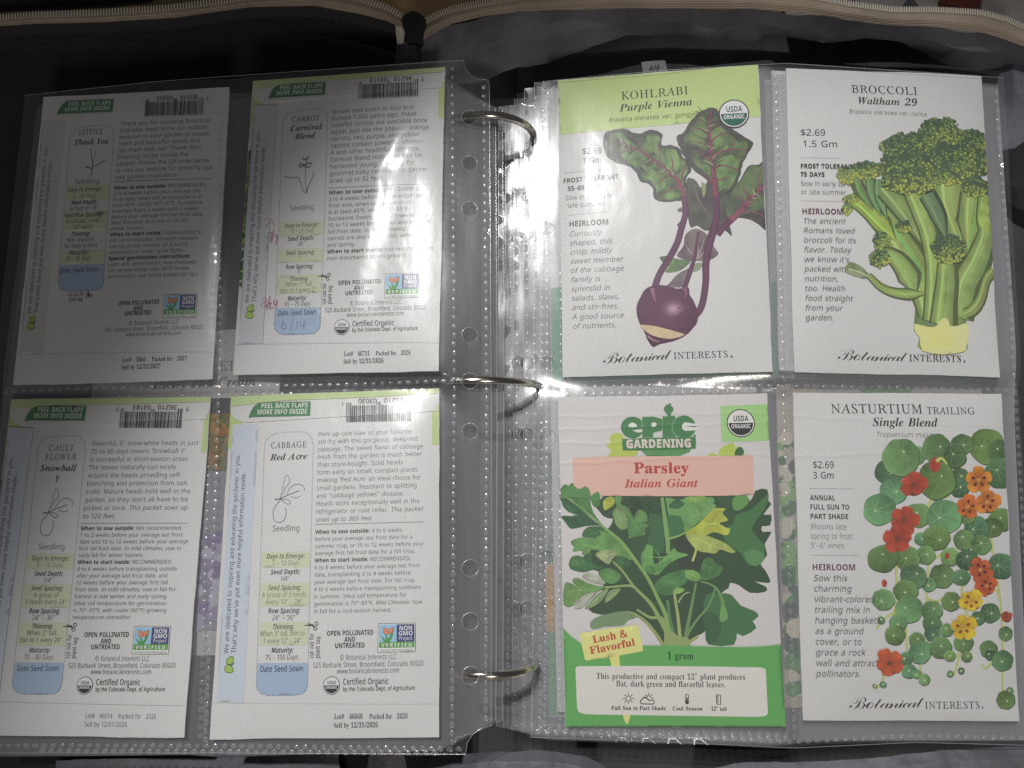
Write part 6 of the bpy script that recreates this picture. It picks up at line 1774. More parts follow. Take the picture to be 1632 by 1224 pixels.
# inner dark leaves
p.fill(k1([(925, 815), (965, 800), (1000, 850), (1020, 940), (1080, 985), (1095, 1050), (1060, 1110), (1010, 1080), (960, 1060), (930, 1000)]), (72, 66, 70), 1.1, 3, fn=leafcol(p.col((98, 104, 86)), .7, 4, 17))
p.stroke(k1([(960, 830), (990, 930), (1050, 1020)]), (.5, .9, .5), (112, 100, 96))
p.fill(k1([(1010, 820), (1040, 840), (1035, 900), (1020, 910)]), (140, 150, 110), 1, 3)
for q in ([(855, 995), (895, 978), (910, 1000), (870, 1012)], [(850, 1098), (880, 1070), (905, 1085), (880, 1110)]):
    p.fill(k1(q), (112, 104, 104), 1, 3)
# small leaves between the stems
p.fill(k2([(740, 205), (790, 195), (850, 215), (940, 228), (890, 280), (840, 300), (775, 300), (800, 260), (760, 235)]), (82, 88, 80), 1.0, 3, fn=leafcol(p.col((112, 146, 88)), .9, 3, 21))
p.fill(k2([(850, 190), (895, 130), (905, 60), (960, 20), (1010, 30), (1060, 70), (1095, 140), (1122, 182), (1065, 222), (965, 228), (890, 215)]), (128, 114, 112), 1.0, 3, fn=leafcol(p.col((84, 74, 82)), .9, 4, 22))
for q in ([(985, 215), (990, 130), (985, 50)], [(985, 215), (930, 160), (910, 120)], [(985, 215), (1050, 150), (1080, 140)], [(990, 200), (1020, 120), (1030, 80)]):
    p.stroke(k2(q), (.5, .25), (166, 144, 146))
p.fill(k2([(935, 298), (965, 250), (1000, 240), (1022, 252), (990, 290)]), (134, 146, 116), 1, 3)
p.fill(k2([(730, 395), (790, 385), (850, 320), (900, 290), (955, 270), (935, 340), (890, 395), (830, 400), (780, 410)]), (104, 88, 98), 1, 3, fn=leafcol(p.col((140, 134, 124)), .8, 3, 23))
# stems
ST = (94, 54, 80)
p.stroke(k2([(990, 40), (970, 190), (930, 320), (895, 420)]), (1.0, 1.3, 1.9, 2.0), ST)
p.stroke(k2([(895, -190), (908, -90), (880, 20), (850, 120), (790, 230), (735, 320), (700, 430)]), (2.2, 2.4, 2.6, 2.6, 2.5, 2.7), ST)
p.stroke(k2([(1105, -190), (1112, -90), (1090, 20), (1062, 120), (1040, 240), (1040, 340), (1030, 440), (1005, 540), (945, 605)]), (2.3, 2.6, 3.2, 2.9, 2.6, 2.6, 2.8), ST)
p.stroke(k1([(1200, 1062), (1150, 1115), (1115, 1160)]), (2.0, 2.6), ST)
# bulb
def bulb(x, y, c):
    h = K2(830, 540); m = K2(790, 560)
    r = np.hypot(x - m[0], (y - m[1])) / 13.0
    c = c * np.clip(1.28 - .5 * r ** 2, .6, 1.3)[:, None] * (.86 + .28 * fbm(x / 2.2, y / 2.2, 31))[:, None]
    w = np.exp(-(((x - h[0]) / 2.6) ** 2 + ((y - h[1]) / 2.0) ** 2))[:, None] * .8
    return c * (1 - w) + p.col((196, 160, 182)) * w
p.fill(k2([(590, 520), (612, 470), (640, 420), (680, 395), (740, 385), (800, 395), (860, 410), (925, 400), (935, 450), (962, 490), (985, 560), (985, 620), (960, 660), (910, 710), (840, 745), (780, 760), (735, 770), (695, 786), (660, 740), (640, 690), (612, 640), (592, 580)]), (88, 48, 74), .8, 3, fn=bulb)
p.stroke(k2([(690, 405), (700, 450), (712, 490)]), (2.0, .6), (140, 92, 116))
p.stroke(k2([(900, 400), (912, 440), (900, 470)]), (1.8, .5), (120, 76, 100))
p.fill(k2([(612, 640), (700, 650), (800, 675), (902, 702), (860, 725), (790, 735), (700, 715), (640, 680)]), (206, 186, 150), 1.2, 3, fn=leafcol(p.col((180, 152, 116)), .6, 2, 33))
p.stroke(k2([(612, 640), (700, 648), (800, 672), (905, 702)]), .35, (92, 56, 70), flat=True)
p.stroke(k2([(660, 715), (700, 745), (740, 752)]), (.6, .3), (176, 140, 140))
for a in ((866, 540), (880, 570), (640, 600), (930, 500)):
    c = K2(*a); p.stroke([(c[0] - .6, c[1]), (c[0], c[1] + .4), (c[0] + .6, c[1])], .3, (80, 40, 60))
seal(p, K1(1222, 375), 6.05)
D = (34, 36, 40); G_ = (70, 70, 74)
front_text(p, K1, [("KOHLRABI", 'L', (497, 283), (935, 245), D, 3.6), ("Purple Vienna", 'T', (482, 360), (956, 316), D, 3.2), ("Brassica oleracea var. gongylodes", 'I', (405, 430), (1062, 382), (110, 118, 90), 1.85),
                   ("$2.69", 'M', (235, 637), (366, 630), D, 2.5), ("1 Gm", 'M', (238, 698), (362, 690), D, 2.5), ("FROST TOLERANT", 'B', (112, 826), (474, 796), D, 2.0), ("55\u201369 DAYS", 'B', (140, 876), (370, 860), D, 2.0),
                   ("Sow in spring or", 'R', (128, 936), (440, 914), (96, 96, 100), 2.0), ("late summer", 'R', (140, 986), (384, 970), (96, 96, 100), 2.0), ("HEIRLOOM", 'B', (150, 1108), (410, 1092), (66, 54, 60), 2.3)])
p.line(K1(120, 760), K1(397, 735), .13, (150, 150, 150)); p.line(K1(140, 1034), K1(400, 1010), .13, (150, 150, 150))
p.para(["Curiously", "shaped, this", "crisp, mildly", "sweet member", "of the cabbage", "family is", "splendid in", "salads, slaws,", "and stir-fries.", "A good source", "of nutrients."], K1(150, 1172), K2(172, 670), (4, np.linalg.norm(K2(510, 285) - K2(162, 305))), (84, 84, 88), 1.0, K2(510, 288) - K2(162, 305), ('I', 'B', 'I'))
front_text(p, K2, [("Botanical", 'C', (372, 898), (815, 866), D, 4.3), ("INTERESTS", 'L', (836, 866), (1192, 854), D, 2.6)])
p.disc(K2(1207, 850), .5, (120, 120, 122))
p.finish()

# ---- broccoli
p = Pr(BROC, "broccoli seed packet with green broccoli head picture, right of the kohlrabi packet", 182)
B1, B2 = Z4(BROC, 1232, 90), Z4(BROC, 1232, 360)
OY = 1101.6
bb = lambda q: [B1(*a) if a[1] < 1100 else B2(a[0], a[1] - OY) for a in q]
p.use("artwork")
p.layer = .0055
SG = (132, 152, 88)


SR = random.Random(5)


def stem(q, w, col=SG, dark=.62):
    q = bb(q)
    w = np.asarray(w, float) * .062 * 2.4
    p.stroke(q, w, [c * dark for c in col], 5)
    wi = np.interp(np.linspace(0, 1, len(q)), np.linspace(0, 1, len(w)), w)
    p.stroke([(a[0] - .06 * k, a[1]) for a, k in zip(q, wi)], w * .74, col, 5, fn=leafcol(p.col([c * .8 for c in col]), .7, 4, 77))
    p.stroke([(a[0] - .20 * k, a[1]) for a, k in zip(q, wi)], w * .16, [min(255, c * 1.12) for c in col], 5)
    for i in range(5):
        o = SR.uniform(-.36, .30)
        p.stroke([(a[0] + o * k, a[1]) for a, k in zip(q, wi)], (.06, SR.uniform(.12, .34), .06), [c * SR.choice((.72, .84, 1.1, 1.2)) for c in col], 5, flat=True)


b2 = lambda q: [(a, b + OY) for a, b in q]
p.fill(bb([(700, 820), (1100, 780), (1390, 860), (1400, 1200), (1260, 1360), (1120, 1300), (1010, 1280), (960, 1100), (860, 1000)]), (74, 92, 70), 1.6, 3, fn=leafcol(p.col((48, 58, 54)), .8, 6, 2))
# trunk
p.fill(bb(b2([(915, 650), (922, 480), (885, 340), (800, 220), (860, 130), (960, 150), (1010, 250), (1040, 350), (1070, 480), (1110, 480), (1140, 300), (1170, 250), (1240, 235), (1340, 100), (1402, 50), (1398, 200), (1335, 330), (1282, 430), (1262, 560), (1256, 650), (1262, 740), (1236, 820), (960, 805), (950, 730), (918, 690)])), (116, 136, 80), 1.2, 3, fn=leafcol(p.col((84, 104, 68)), .9, 5, 4))
p.fill(bb(b2([(980, 640), (1000, 420), (985, 240), (1030, 200), (1060, 380), (1080, 520), (1070, 650)])), (100, 116, 84), 1.2, 3)
p.fill(bb(b2([(1150, 252), (1200, 245), (1255, 280), (1262, 350), (1230, 430), (1155, 462)])), (84, 90, 74), 1.0, 3)
stem([(560, 800), (610, 890), (700, 1010), (770, 1120), (850, 1240), (935, 1380), (985, 1520), (1015, 1690)], (60, 66, 80, 94, 104, 100, 84, 60))
stem([(500, 920), (600, 985), (690, 1070), (800, 1200)], (40, 50, 60, 4), (140, 160, 80))
for q in ([(540, 780), (570, 870), (650, 1000)], [(630, 790), (640, 880), (700, 1040)], [(690, 800), (690, 900), (740, 1060)]):
    stem(q, (28, 32, 4), (104, 126, 84))
stem([(740, 860), (820, 960), (900, 1080), (1000, 1260)], (76, 66, 46, 4), (120, 140, 84))
stem([(900, 860), (960, 1000), (1010, 1140), (1040, 1300), (1050, 1480), (1040, 1720)], (60, 62, 56, 52, 56, 60))
stem([(1150, 800), (1160, 940), (1190, 1060), (1235, 1300)], (110, 110, 90, 4))
stem([(1000, 900), (1060, 1010), (1130, 1200)], (54, 50, 4), (96, 118, 84))
stem([(1310, 900), (1300, 1020), (1265, 1280)], (90, 96, 4))
stem([(1380, 900), (1370, 1060), (1390, 1160), (1330, 1340), (1255, 1480), (1215, 1700)], (50, 52, 70, 84, 84, 76))
stem(b2([(1130, 250), (1128, 380), (1115, 500), (1105, 640)]), (58, 66, 70, 80))
stem(b2([(700, 170), (800, 215), (880, 320), (925, 460)]), (36, 56, 70, 4))
stem(b2([(618, 322), (700, 400), (790, 436), (900, 446), (985, 440)]), (18, 22, 28, 34, 4))
stem(b2([(1432, 290), (1385, 350), (1350, 470), (1300, 545), (1245, 575)]), (34, 28, 30, 34, 30))
p.fill(bb(b2([(462, 292), (490, 240), (530, 245), (580, 275), (622, 322), (600, 342), (540, 330), (500, 315)])), (136, 146, 108), 1, 3, fn=leafcol(p.col((96, 110, 78)), .9, 3, 9))
p.stroke(bb(b2([(480, 280), (550, 300), (620, 330)])), .4, (176, 186, 140))
p.fill(bb([(1330, 1080), (1340, 980), (1365, 900), (1400, 980), (1400, 1160)]), (160, 182, 92), 1, 2, fn=leafcol(p.col((120, 140, 74)), .8, 3, 10))


p.fill(bb(b2([(914, 640), (960, 648), (1020, 660), (1060, 650), (1090, 606), (1130, 606), (1145, 650), (1200, 650), (1262, 636), (1262, 740), (1250, 790), (1238, 818), (1100, 838), (965, 812), (950, 730), (920, 695)])), (190, 204, 116), 1.2, 2, fn=leafcol(p.col((206, 212, 140)), .8, 5, 6))


def floret(c, rx, ry, n, pale=0.0, seed=0):
    """A crown of buds: dark base, hundreds of small beads lit to yellow-green at lower right."""
    r = random.Random(seed)
    o = [(c[0] + rx * (1 + .12 * math.sin(5 * t + seed) + .06 * math.sin(11 * t)) * math.cos(t), c[1] + ry * (1 + .1 * math.sin(6 * t + seed)) * math.sin(t)) for t in np.linspace(0, 2 * math.pi, 26, endpoint=False)]
    p.fill(bb(o), (66 + 60 * pale, 80 + 60 * pale, 58 + 30 * pale), 1.6)
    p.open()
    for i in range(n):
        t = r.uniform(0, 2 * math.pi); q = math.sqrt(r.uniform(0, 1.12))
        x = c[0] + rx * q * math.cos(t); y = c[1] + ry * q * math.sin(t)
        f = np.clip(.5 + .42 * (q * math.sin(t)) + .16 * math.cos(t) * q + r.gauss(0, .22) + pale * .4, 0, 1)
        a, b = np.array((58, 78, 62)), np.array((144, 158, 72))
        k = a * (1 - f) + b * f
        s = r.uniform(8, 15)
        ctr = bb([(x, y)])[0]
        rr = s / 4.08 * .25
        o = circ(ctr[0], ctr[1], rr, 6, rr * r.uniform(.8, 1.15))
        p.put(np.concatenate([o, [[ctr[0] - .06, ctr[1] + .08]]]), [(j, (j + 1) % 6, 6) for j in range(6)], np.concatenate([np.tile(p.col(k * .72), (6, 1)), [p.col(np.minimum(k * 1.35, 240))]]))
        if i % 14 == 13:
            p.close(); p.open()
    p.close()


for i, a in enumerate((((1290, 580), 115, 100, 150), ((1085, 500), 135, 100, 170), ((880, 600), 175, 100, 220), ((1340, 700), 70, 90, 70), ((600, 740), 105, 55, 100, .1), ((475, 775), 62, 52, 45, .8), ((860, 720), 170, 110, 230), ((1150, 660), 160, 90, 190), ((1180, 755), 140, 84, 180, .15),
                       ((890, 810), 178, 88, 230, .1), ((1310, 850), 82, 62, 80), ((500, 930), 50, 30, 24, .6), ((480, 990), 32, 40, 18, .6), ((850, 1110), 50, 36, 40), ((700, 1200), 48, 60, 50), ((690, 1315), 66, 54, 70), ((1135, 1255), 112, 92, 150))):
    floret(a[0], a[1], a[2], a[3], a[4] if len(a) > 4 else 0, i)
front_text(p, B1, [("BROCCOLI", 'L', (518, 236), (948, 252), D, 3.5), ("Waltham 29", 'T', (552, 309), (936, 322), D, 3.1), ("Brassica oleracea var. italica", 'I', (490, 370), (998, 391), (110, 110, 112), 1.85),
                   ("$2.69", 'M', (177, 515), (342, 516), D, 2.7), ("1.5 Gm", 'M', (190, 589), (423, 592), D, 2.7), ("FROST TOLERANT", 'B', (175, 729), (515, 733), D, 1.85), ("75 DAYS", 'B', (175, 782), (334, 784), D, 1.85),
                   ("Sow in early spring", 'R', (178, 843), (536, 849), (84, 84, 86), 2.0), ("or late summer", 'R', (178, 897), (473, 902), (84, 84, 86), 2.0), ("HEIRLOOM", 'B', (185, 1026), (458, 1030), (88, 44, 62), 2.3)])
p.line(B1(170, 660), B1(435, 663), .13, (130, 130, 130)); p.line(B1(180, 940), B1(470, 945), .13, (170, 140, 140))
p.para(["The ancient", "Romans loved", "broccoli for its", "flavor. Today", "we know it\u2019s", "packed with", "nutrition,", "too. Health", "food straight", "from your", "garden."], B1(190, 1088), B2(205, 614), (8, np.linalg.norm(B2(517, 487) - B2(205, 485))), (66, 66, 70), 1.0, B2(517, 489) - B2(205, 485), ('I', 'B', 'I'))
front_text(p, B2, [("Botanical", 'C', (420, 872), (868, 882), D, 4.2), ("INTERESTS", 'L', (886, 879), (1226, 884), D, 2.5)])
p.disc(B2(1240, 880), .45, (120, 120, 122))
p.finish()

# ---- parsley
p = Pr(PARS, "parsley seed packet with pink name band and green base, gardening logo on top", 196, paper=(.78, .75, .735))
E1, E2 = Z4(PARS, 860, 620), Z4(PARS, 860, 900)
G3 = Z4(PARS, 900, 780, 1554 / 330.0)
ee = lambda q: [G3(*a) for a in q]
p.use("artwork")
DG, MG, LG, LM, VD, PG = (56, 96, 62), (78, 126, 72), (108, 152, 88), (172, 184, 76), (54, 78, 54), (150, 168, 116)


# back mass of foliage, trimmed by the pink band above
p.fill(ee([(290, 50), (1260, 45), (1390, 90), (1430, 10), (1520, 0), (1530, 90), (1550, 110), (1490, 190), (1550, 190), (1540, 270), (1480, 275), (1485, 320), (1552, 320), (1500, 410), (1520, 490), (1470, 560), (1500, 600), (1545, 690), (1500, 700), (1420, 690), (1510, 730), (1505, 768), (1390, 775), (1310, 720), (1240, 700), (1230, 740), (1160, 790), (1060, 940), (1055, 1060), (990, 1100), (905, 1165), (740, 1165), (640, 1020), (560, 950), (470, 920), (270, 940), (180, 900), (250, 850), (300, 640), (200, 600), (140, 460), (250, 330), (330, 290), (360, 220), (290, 200)]), VD, 2.2, 2)
for q, c in (([(1040, 930), (1060, 790), (1160, 780), (1250, 790), (1320, 870), (1420, 910), (1455, 950), (1410, 990), (1438, 1040), (1340, 1100), (1290, 1080), (1270, 1165), (1080, 1165), (1055, 1080)], (66, 108, 66)), ([(1040, 935), (1120, 930), (1180, 1000), (1150, 1120), (1080, 1160), (1055, 1060)], (58, 92, 60)), ([(1160, 985), (1175, 850), (1150, 760), (1195, 860), (1225, 950), (1205, 985)], LG),
             ([(180, 905), (260, 850), (330, 760), (450, 740), (600, 850), (680, 960), (560, 900), (480, 915), (350, 940), (270, 930)], (56, 76, 54)), ([(205, 1050), (195, 990), (290, 940), (480, 910), (560, 950), (470, 985), (440, 1020), (300, 1030)], (112, 136, 100)),
             ([(640, 180), (720, 190), (745, 330), (740, 470), (660, 480), (610, 400)], (62, 100, 64)), ([(770, 195), (900, 195), (885, 310), (800, 360), (775, 300)], (64, 110, 68)), ([(800, 380), (900, 340), (960, 420), (1000, 460), (1100, 470), (1050, 600), (870, 600), (850, 480)], (52, 66, 50)),
             ([(490, 390), (600, 290), (640, 280), (620, 400), (560, 520), (500, 440)], (58, 84, 58)), ([(1270, 200), (1400, 150), (1530, 30), (1500, 150), (1400, 300), (1500, 420), (1480, 540), (1380, 570), (1330, 490), (1240, 420), (1190, 350)], (70, 112, 68)), ([(1340, 480), (1420, 450), (1500, 490), (1470, 560), (1400, 570)], (88, 132, 84)),
             ([(1120, 50), (1260, 50), (1270, 250), (1180, 270), (1200, 150)], (56, 84, 56)), ([(1265, 60), (1370, 45), (1375, 110), (1300, 160), (1262, 140)], (96, 142, 80)), ([(760, 60), (860, 80), (930, 60), (1110, 60), (1110, 110), (1000, 160), (920, 300), (870, 200), (780, 190), (765, 110)], (104, 148, 88))):
    p.fill(ee(q), c, 2.2, 2)
for q, c in (([(-48, 50), (40, 75), (110, 135), (190, 210), (285, 285), (250, 270), (160, 275), (90, 290), (40, 292), (0, 240), (-30, 200), (60, 200), (100, 190), (30, 170), (-10, 130), (-22, 100)], (58, 98, 64)),
             ([(-48, 43), (-34, 0), (0, -38), (28, -26), (50, -45), (92, -48), (118, -20), (150, -45), (185, 0), (190, 60), (195, 110), (215, 170), (240, 210), (290, 280), (190, 205), (100, 125), (40, 70)], (84, 130, 76)),
             ([(197, 60), (230, 20), (262, 40), (262, 110), (235, 135), (205, 110)], (84, 132, 76)),
             ([(130, 350), (160, 290), (230, 275), (300, 290), (350, 340), (270, 350), (200, 365)], (72, 118, 70)),
             ([(45, 405), (60, 380), (130, 360), (200, 370), (270, 340), (260, 310), (330, 330), (420, 380), (480, 470), (500, 530), (430, 510), (380, 500), (300, 470), (200, 450), (190, 480), (130, 490), (130, 460), (60, 465), (70, 435)], (106, 150, 88)),
             ([(30, 560), (50, 510), (100, 495), (140, 505), (200, 470), (210, 560), (320, 590), (300, 600), (220, 600), (140, 620), (50, 600), (35, 575)], (64, 108, 66)),
             ([(50, 520), (120, 510), (150, 550), (100, 580), (50, 570)], (84, 130, 76)),
             ([(230, 490), (270, 460), (340, 450), (400, 470), (360, 520), (330, 560), (290, 540)], (158, 172, 124)),
             ([(370, 520), (420, 500), (490, 530), (500, 580), (440, 600), (390, 560)], (64, 104, 66)),
             ([(250, 620), (330, 590), (420, 640), (400, 690), (350, 710), (290, 680)], (96, 142, 82)),
             ([(130, 650), (170, 628), (230, 640), (300, 690), (290, 710), (220, 700), (150, 670)], (174, 180, 160)),
             ([(-10, 770), (5, 700), (50, 705), (85, 725), (55, 680), (100, 665), (170, 700), (260, 725), (330, 725), (250, 760), (200, 790), (120, 800), (70, 860), (30, 880), (-8, 860)], (110, 148, 86)),
             ([(75, 890), (80, 840), (150, 790), (240, 765), (180, 830), (130, 885)], (170, 176, 160)),
             ([(150, 890), (190, 840), (250, 780), (330, 740), (280, 830), (210, 880)], (140, 166, 118)),
             ([(300, 850), (310, 800), (350, 750), (420, 745), (380, 800), (330, 840)], (140, 166, 118)),
             ([(430, 55), (540, 55), (590, 140), (540, 160), (520, 200), (480, 140), (400, 130)], (54, 76, 54)),
             ([(370, 60), (430, 55), (420, 110), (480, 140), (500, 210), (520, 240), (530, 190), (560, 150), (610, 180), (620, 240), (580, 250), (630, 265), (600, 300), (600, 340), (520, 350), (480, 370), (480, 290), (430, 300), (380, 260), (360, 170), (390, 130)], (104, 146, 86)),
             ([(480, 200), (530, 240), (600, 255), (590, 330), (500, 360), (470, 290)], (88, 134, 80)),
             ([(380, 140), (440, 150), (470, 280), (420, 300), (380, 250)], (124, 152, 100)),
             ([(288, 90), (330, 55), (365, 60), (370, 110), (320, 150), (295, 150)], (172, 184, 76)),
             ([(600, 95), (720, 90), (720, 180), (660, 175), (610, 125)], (56, 84, 58)),
             ([(780, 130), (820, 80), (860, 80), (900, 110), (860, 140), (830, 145)], (64, 104, 66)),
             ([(900, 60), (1050, 50), (1040, 90), (960, 110)], (132, 168, 92)),
             ([(940, 100), (1110, 105), (1130, 140), (1080, 180), (1000, 250), (900, 320), (905, 220)], (112, 156, 92)),
             ([(905, 335), (980, 340), (1060, 345), (1130, 370), (1200, 400), (1280, 465), (1240, 475), (1170, 450), (1130, 480), (1080, 475), (1000, 460), (940, 400)], (168, 184, 100)),
             ([(1000, 260), (1070, 190), (1120, 145), (1190, 140), (1205, 150), (1185, 180), (1225, 230), (1180, 245), (1160, 255), (1215, 290), (1240, 295), (1215, 345), (1120, 320), (1060, 345), (980, 340), (905, 330), (940, 300)], (178, 188, 80)),
             ([(1030, 550), (1060, 510), (1110, 520), (1140, 560), (1185, 580), (1160, 640), (1080, 680), (1015, 670), (1020, 610)], (80, 126, 74)),
             ([(690, 690), (760, 640), (850, 610), (920, 600), (930, 640), (910, 700), (850, 740), (800, 790), (720, 790), (680, 740)], (82, 128, 76)),
             ([(905, 610), (960, 605), (1010, 630), (1015, 680), (960, 690), (910, 660)], (122, 164, 92)),
             ([(570, 500), (600, 450), (615, 415), (660, 430), (660, 500), (680, 560), (760, 500), (820, 440), (850, 470), (930, 490), (850, 520), (780, 560), (700, 640), (640, 630), (590, 600)], (108, 158, 90)),
             ([(600, 590), (660, 570), (680, 620), (640, 640)], (84, 132, 76)),
             ([(690, 600), (760, 540), (800, 520), (780, 560), (720, 610)], (90, 144, 80))):
    p.fill(ee(q), c, 1.2, 3, fn=leafcol(p.col([k * .80 for k in c]), .85, 3.2, len(q) + c[0]))
    mid = np.mean(np.asarray(q, float), 0)
    for k in range(0, len(q), 3):
        e_ = np.asarray(q[k], float) * .8 + mid * .2
        p.stroke(ee([mid, (mid + e_) / 2 + (3, -3), e_]), (.22, .08), [min(230, v * 1.16 + 8) for v in c], flat=True)
p.fill(ee([(815, 760), (850, 735), (900, 750), (870, 778), (820, 785)]), (132, 170, 92), 2, 2)
SGN = (134, 156, 96)
for q, w, c in (([(300, 290), (420, 390), (520, 520), (620, 660), (700, 820), (770, 980), (800, 1170)], (3.2, 5.0, 4.2, 4.4, 5.5, 8), (124, 158, 92)), ([(730, 60), (750, 220), (770, 370), (775, 480)], (4, 5, 6, 5), (120, 156, 94)), ([(775, 370), (850, 350), (905, 320)], (3, 2.2), (128, 164, 94)), ([(360, 540), (440, 620), (520, 730), (640, 850), (700, 950), (770, 1080)], (2.2, 3, 4, 5, 6), SGN),
                ([(300, 735), (480, 720), (530, 740)], (2.5, 3.5), SGN), ([(540, 900), (640, 960), (720, 960), (770, 1020)], (2.5, 4, 4), SGN), ([(480, 920), (570, 960), (660, 1050), (740, 1170)], (2.5, 4, 4.5), (140, 152, 98)), ([(820, 770), (850, 960), (865, 1110), (880, 1170)], (3, 4, 5), (150, 164, 104)), ([(850, 850), (890, 790), (935, 770)], (2.4, 1.4), (150, 160, 110)),
                ([(985, 700), (950, 880), (915, 1060), (895, 1170)], (2.5, 4, 5), (104, 136, 88)), ([(1130, 740), (1080, 870), (990, 980), (920, 1090), (890, 1170)], (2.4, 3, 4), (104, 136, 88)), ([(1020, 690), (1100, 715), (1150, 760), (1195, 860)], (2, 3, 4), (104, 142, 88)), ([(770, 830), (790, 980), (840, 1170)], (4, 4, 5), (88, 124, 82)), ([(965, 400), (985, 450), (958, 540)], (2.2, 3), (176, 188, 110)),
                ([(0, 55), (150, 160), (300, 290)], (1.2, 2.4), (124, 158, 92)), ([(1000, 1100), (940, 1140), (900, 1170)], (3, 4), (150, 162, 104))):
    p.stroke(ee(q), np.asarray(w) * .30, c, flat=True)
p.fill(ee([(745, 1070), (800, 1060), (850, 1100), (925, 1110), (945, 1172), (745, 1172)]), (136, 154, 96), 2, 1)
# lime leaves behind the logo, green base, panels
e1 = lambda q: [E1(*a) for a in q]
e2 = lambda q: [E2(*a) for a in q]
p.fill(e1([(442, 440), (470, 405), (430, 365), (460, 355), (455, 315), (490, 285), (540, 300), (600, 380), (640, 405), (610, 440)]), (168, 184, 84), 2, 2)
p.fill(e1([(1105, 440), (1118, 412), (1160, 430), (1165, 400), (1215, 360), (1265, 352), (1270, 380), (1300, 372), (1328, 400), (1310, 440)]), (168, 184, 84), 2, 2)
p.fill(e1([(1268, 440), (1275, 395), (1305, 376), (1330, 405), (1310, 440)]), DG, 2, 2)
p.fill(e1([(650, 390), (985, 392), (975, 410), (900, 440), (700, 440)]), (84, 136, 82), 2, 1)
p.fill(e2([(150, 412), (200, 460), (270, 512), (420, 528), (600, 524), (820, 524), (1060, 530), (1330, 534), (1450, 530), (1610, 512), (1660, 1100), (100, 1100)]), (92, 158, 84), 3)
p.use("name_band")
p.fill(e1([(213, 450), (400, 440), (800, 437), (1200, 434), (1375, 432), (1386, 442), (1388, 560), (1393, 684), (1200, 694), (800, 697), (400, 694), (222, 692)]), (222, 168, 154), 3)
p.text("Parsley", 'W', E1(612, 548), E1(970, 546), (186, 70, 64), cap=4.1)
p.text("Italian Giant", 'U', E1(556, 640), E1(1030, 636), (190, 78, 72), cap=3.1)
p.fill(e1([(122, 690), (165, 640), (215, 625), (255, 650), (300, 632), (325, 660), (330, 700), (300, 712), (222, 704), (160, 712)]), (84, 130, 76), 2, 3)
p.fill(e1([(330, 720), (340, 690), (375, 668), (392, 690), (385, 730)]), (78, 128, 72), 2, 3)
# logo
p.use("logo")
GL = (64, 116, 70)
def arcp(cx, cy, rx, ry, a0, a1, n=26):
    t = np.radians(np.linspace(a0, a1, n))
    return [(cx + rx * math.cos(a), cy - ry * math.sin(a)) for a in t]
LT = (138, 170, 128)
p.fill(e1(arcp(604, 250, 76, 70, 0, 350)), GL, 2)
p.fill(e1([(578, 246), (584, 226), (604, 218), (624, 226), (632, 246)]), (222, 208, 200), 2, 2)
p.fill(e1([(600, 268), (690, 258), (690, 274), (640, 284)]), (216, 202, 194), 2)
p.fill(off_poly(e1([(668, 184), (740, 182), (795, 196), (815, 232), (795, 268), (740, 282), (735, 312), (668, 316)]), .22), LT, 2)
p.fill(e1([(668, 184), (740, 182), (795, 196), (815, 232), (795, 268), (740, 282), (735, 312), (668, 316)]), GL, 2)
p.fill(e1([(728, 220), (752, 216), (762, 228), (752, 244), (728, 246)]), (222, 208, 200), 2)
p.fill(off_poly(e1([(800, 180), (880, 176), (885, 310), (800, 312)]), .22), LT, 2)
p.fill(e1([(800, 180), (880, 176), (885, 310), (800, 312)]), GL, 2)
p.fill(e1([(838, 165), (852, 165), (856, 182), (834, 182)]), GL, 2)
p.fill(off_poly(e1(arcp(938, 246, 76, 72, 0, 350)), .22), LT, 2)
p.fill(e1(arcp(938, 246, 76, 72, 0, 350)), GL, 2)
p.fill(e1([(925, 234), (945, 216), (1025, 228), (1025, 240), (940, 242), (1030, 252), (1025, 268), (945, 272), (926, 258)]), (222, 208, 200), 2)
p.fill(e1(arcp(838, 134, 32, 30, 0, 180) + [(808, 140), (826, 164), (838, 178), (850, 164), (868, 140)]), GL, 2)
p.fill(e1([(838, 110), (815, 98), (832, 102), (846, 92), (858, 98)]), GL, 1)
p.fill(e1([(535, 326), (700, 318), (900, 314), (1010, 312), (1016, 330), (1014, 386), (900, 392), (700, 398), (540, 400)]), GL, 3)
p.text("GARDENING", 'H', E1(562, 384), E1(990, 378), (224, 210, 200), cap=3.25)
p.disc(E1(1008, 304), .45, GL)
p.use("organic_badge")
p.fill(e1([(1174, 115), (1182, 110), (1300, 106), (1500, 98), (1530, 335), (1300, 342), (1190, 342), (1181, 330)]), (150, 190, 124), 3)
seal(p, E1(1308, 222), 5.6, (214, 204, 198), (44, 40, 42), (40, 38, 40), (44, 42, 44))
p.use("picket_sign")
p.fill(e2([(455, 600), (515, 588), (526, 680), (470, 680)]), (214, 212, 124), 3)
p.fill(e2([(540, 960), (590, 960), (584, 1000), (570, 1034), (552, 1015)]), (206, 206, 120), 3, 2)
p.fill(e2([(262, 450), (272, 442), (450, 415), (625, 390), (638, 398), (672, 545), (668, 560), (500, 592), (305, 622), (294, 615), (275, 530)]), (218, 214, 128), 3)
p.text("Lush &", 'W', E2(348, 508), E2(574, 466), (190, 74, 60), cap=2.7)
p.text("Flavorful", 'W', E2(330, 580), E2(624, 522), (190, 74, 60), cap=2.7)
p.use("info_panel")
p.fill(e2([(233, 672), (245, 658), (600, 656), (1100, 660), (1440, 666), (1468, 678), (1474, 800), (1482, 965), (1465, 982), (1420, 987), (800, 978), (300, 970), (252, 955), (242, 920)]), (212, 202, 195), 3)
IK = (52, 60, 50)
p.text("1 gram", 'S', E2(828, 612), E2(1002, 614), (30, 52, 32), cap=2.6)
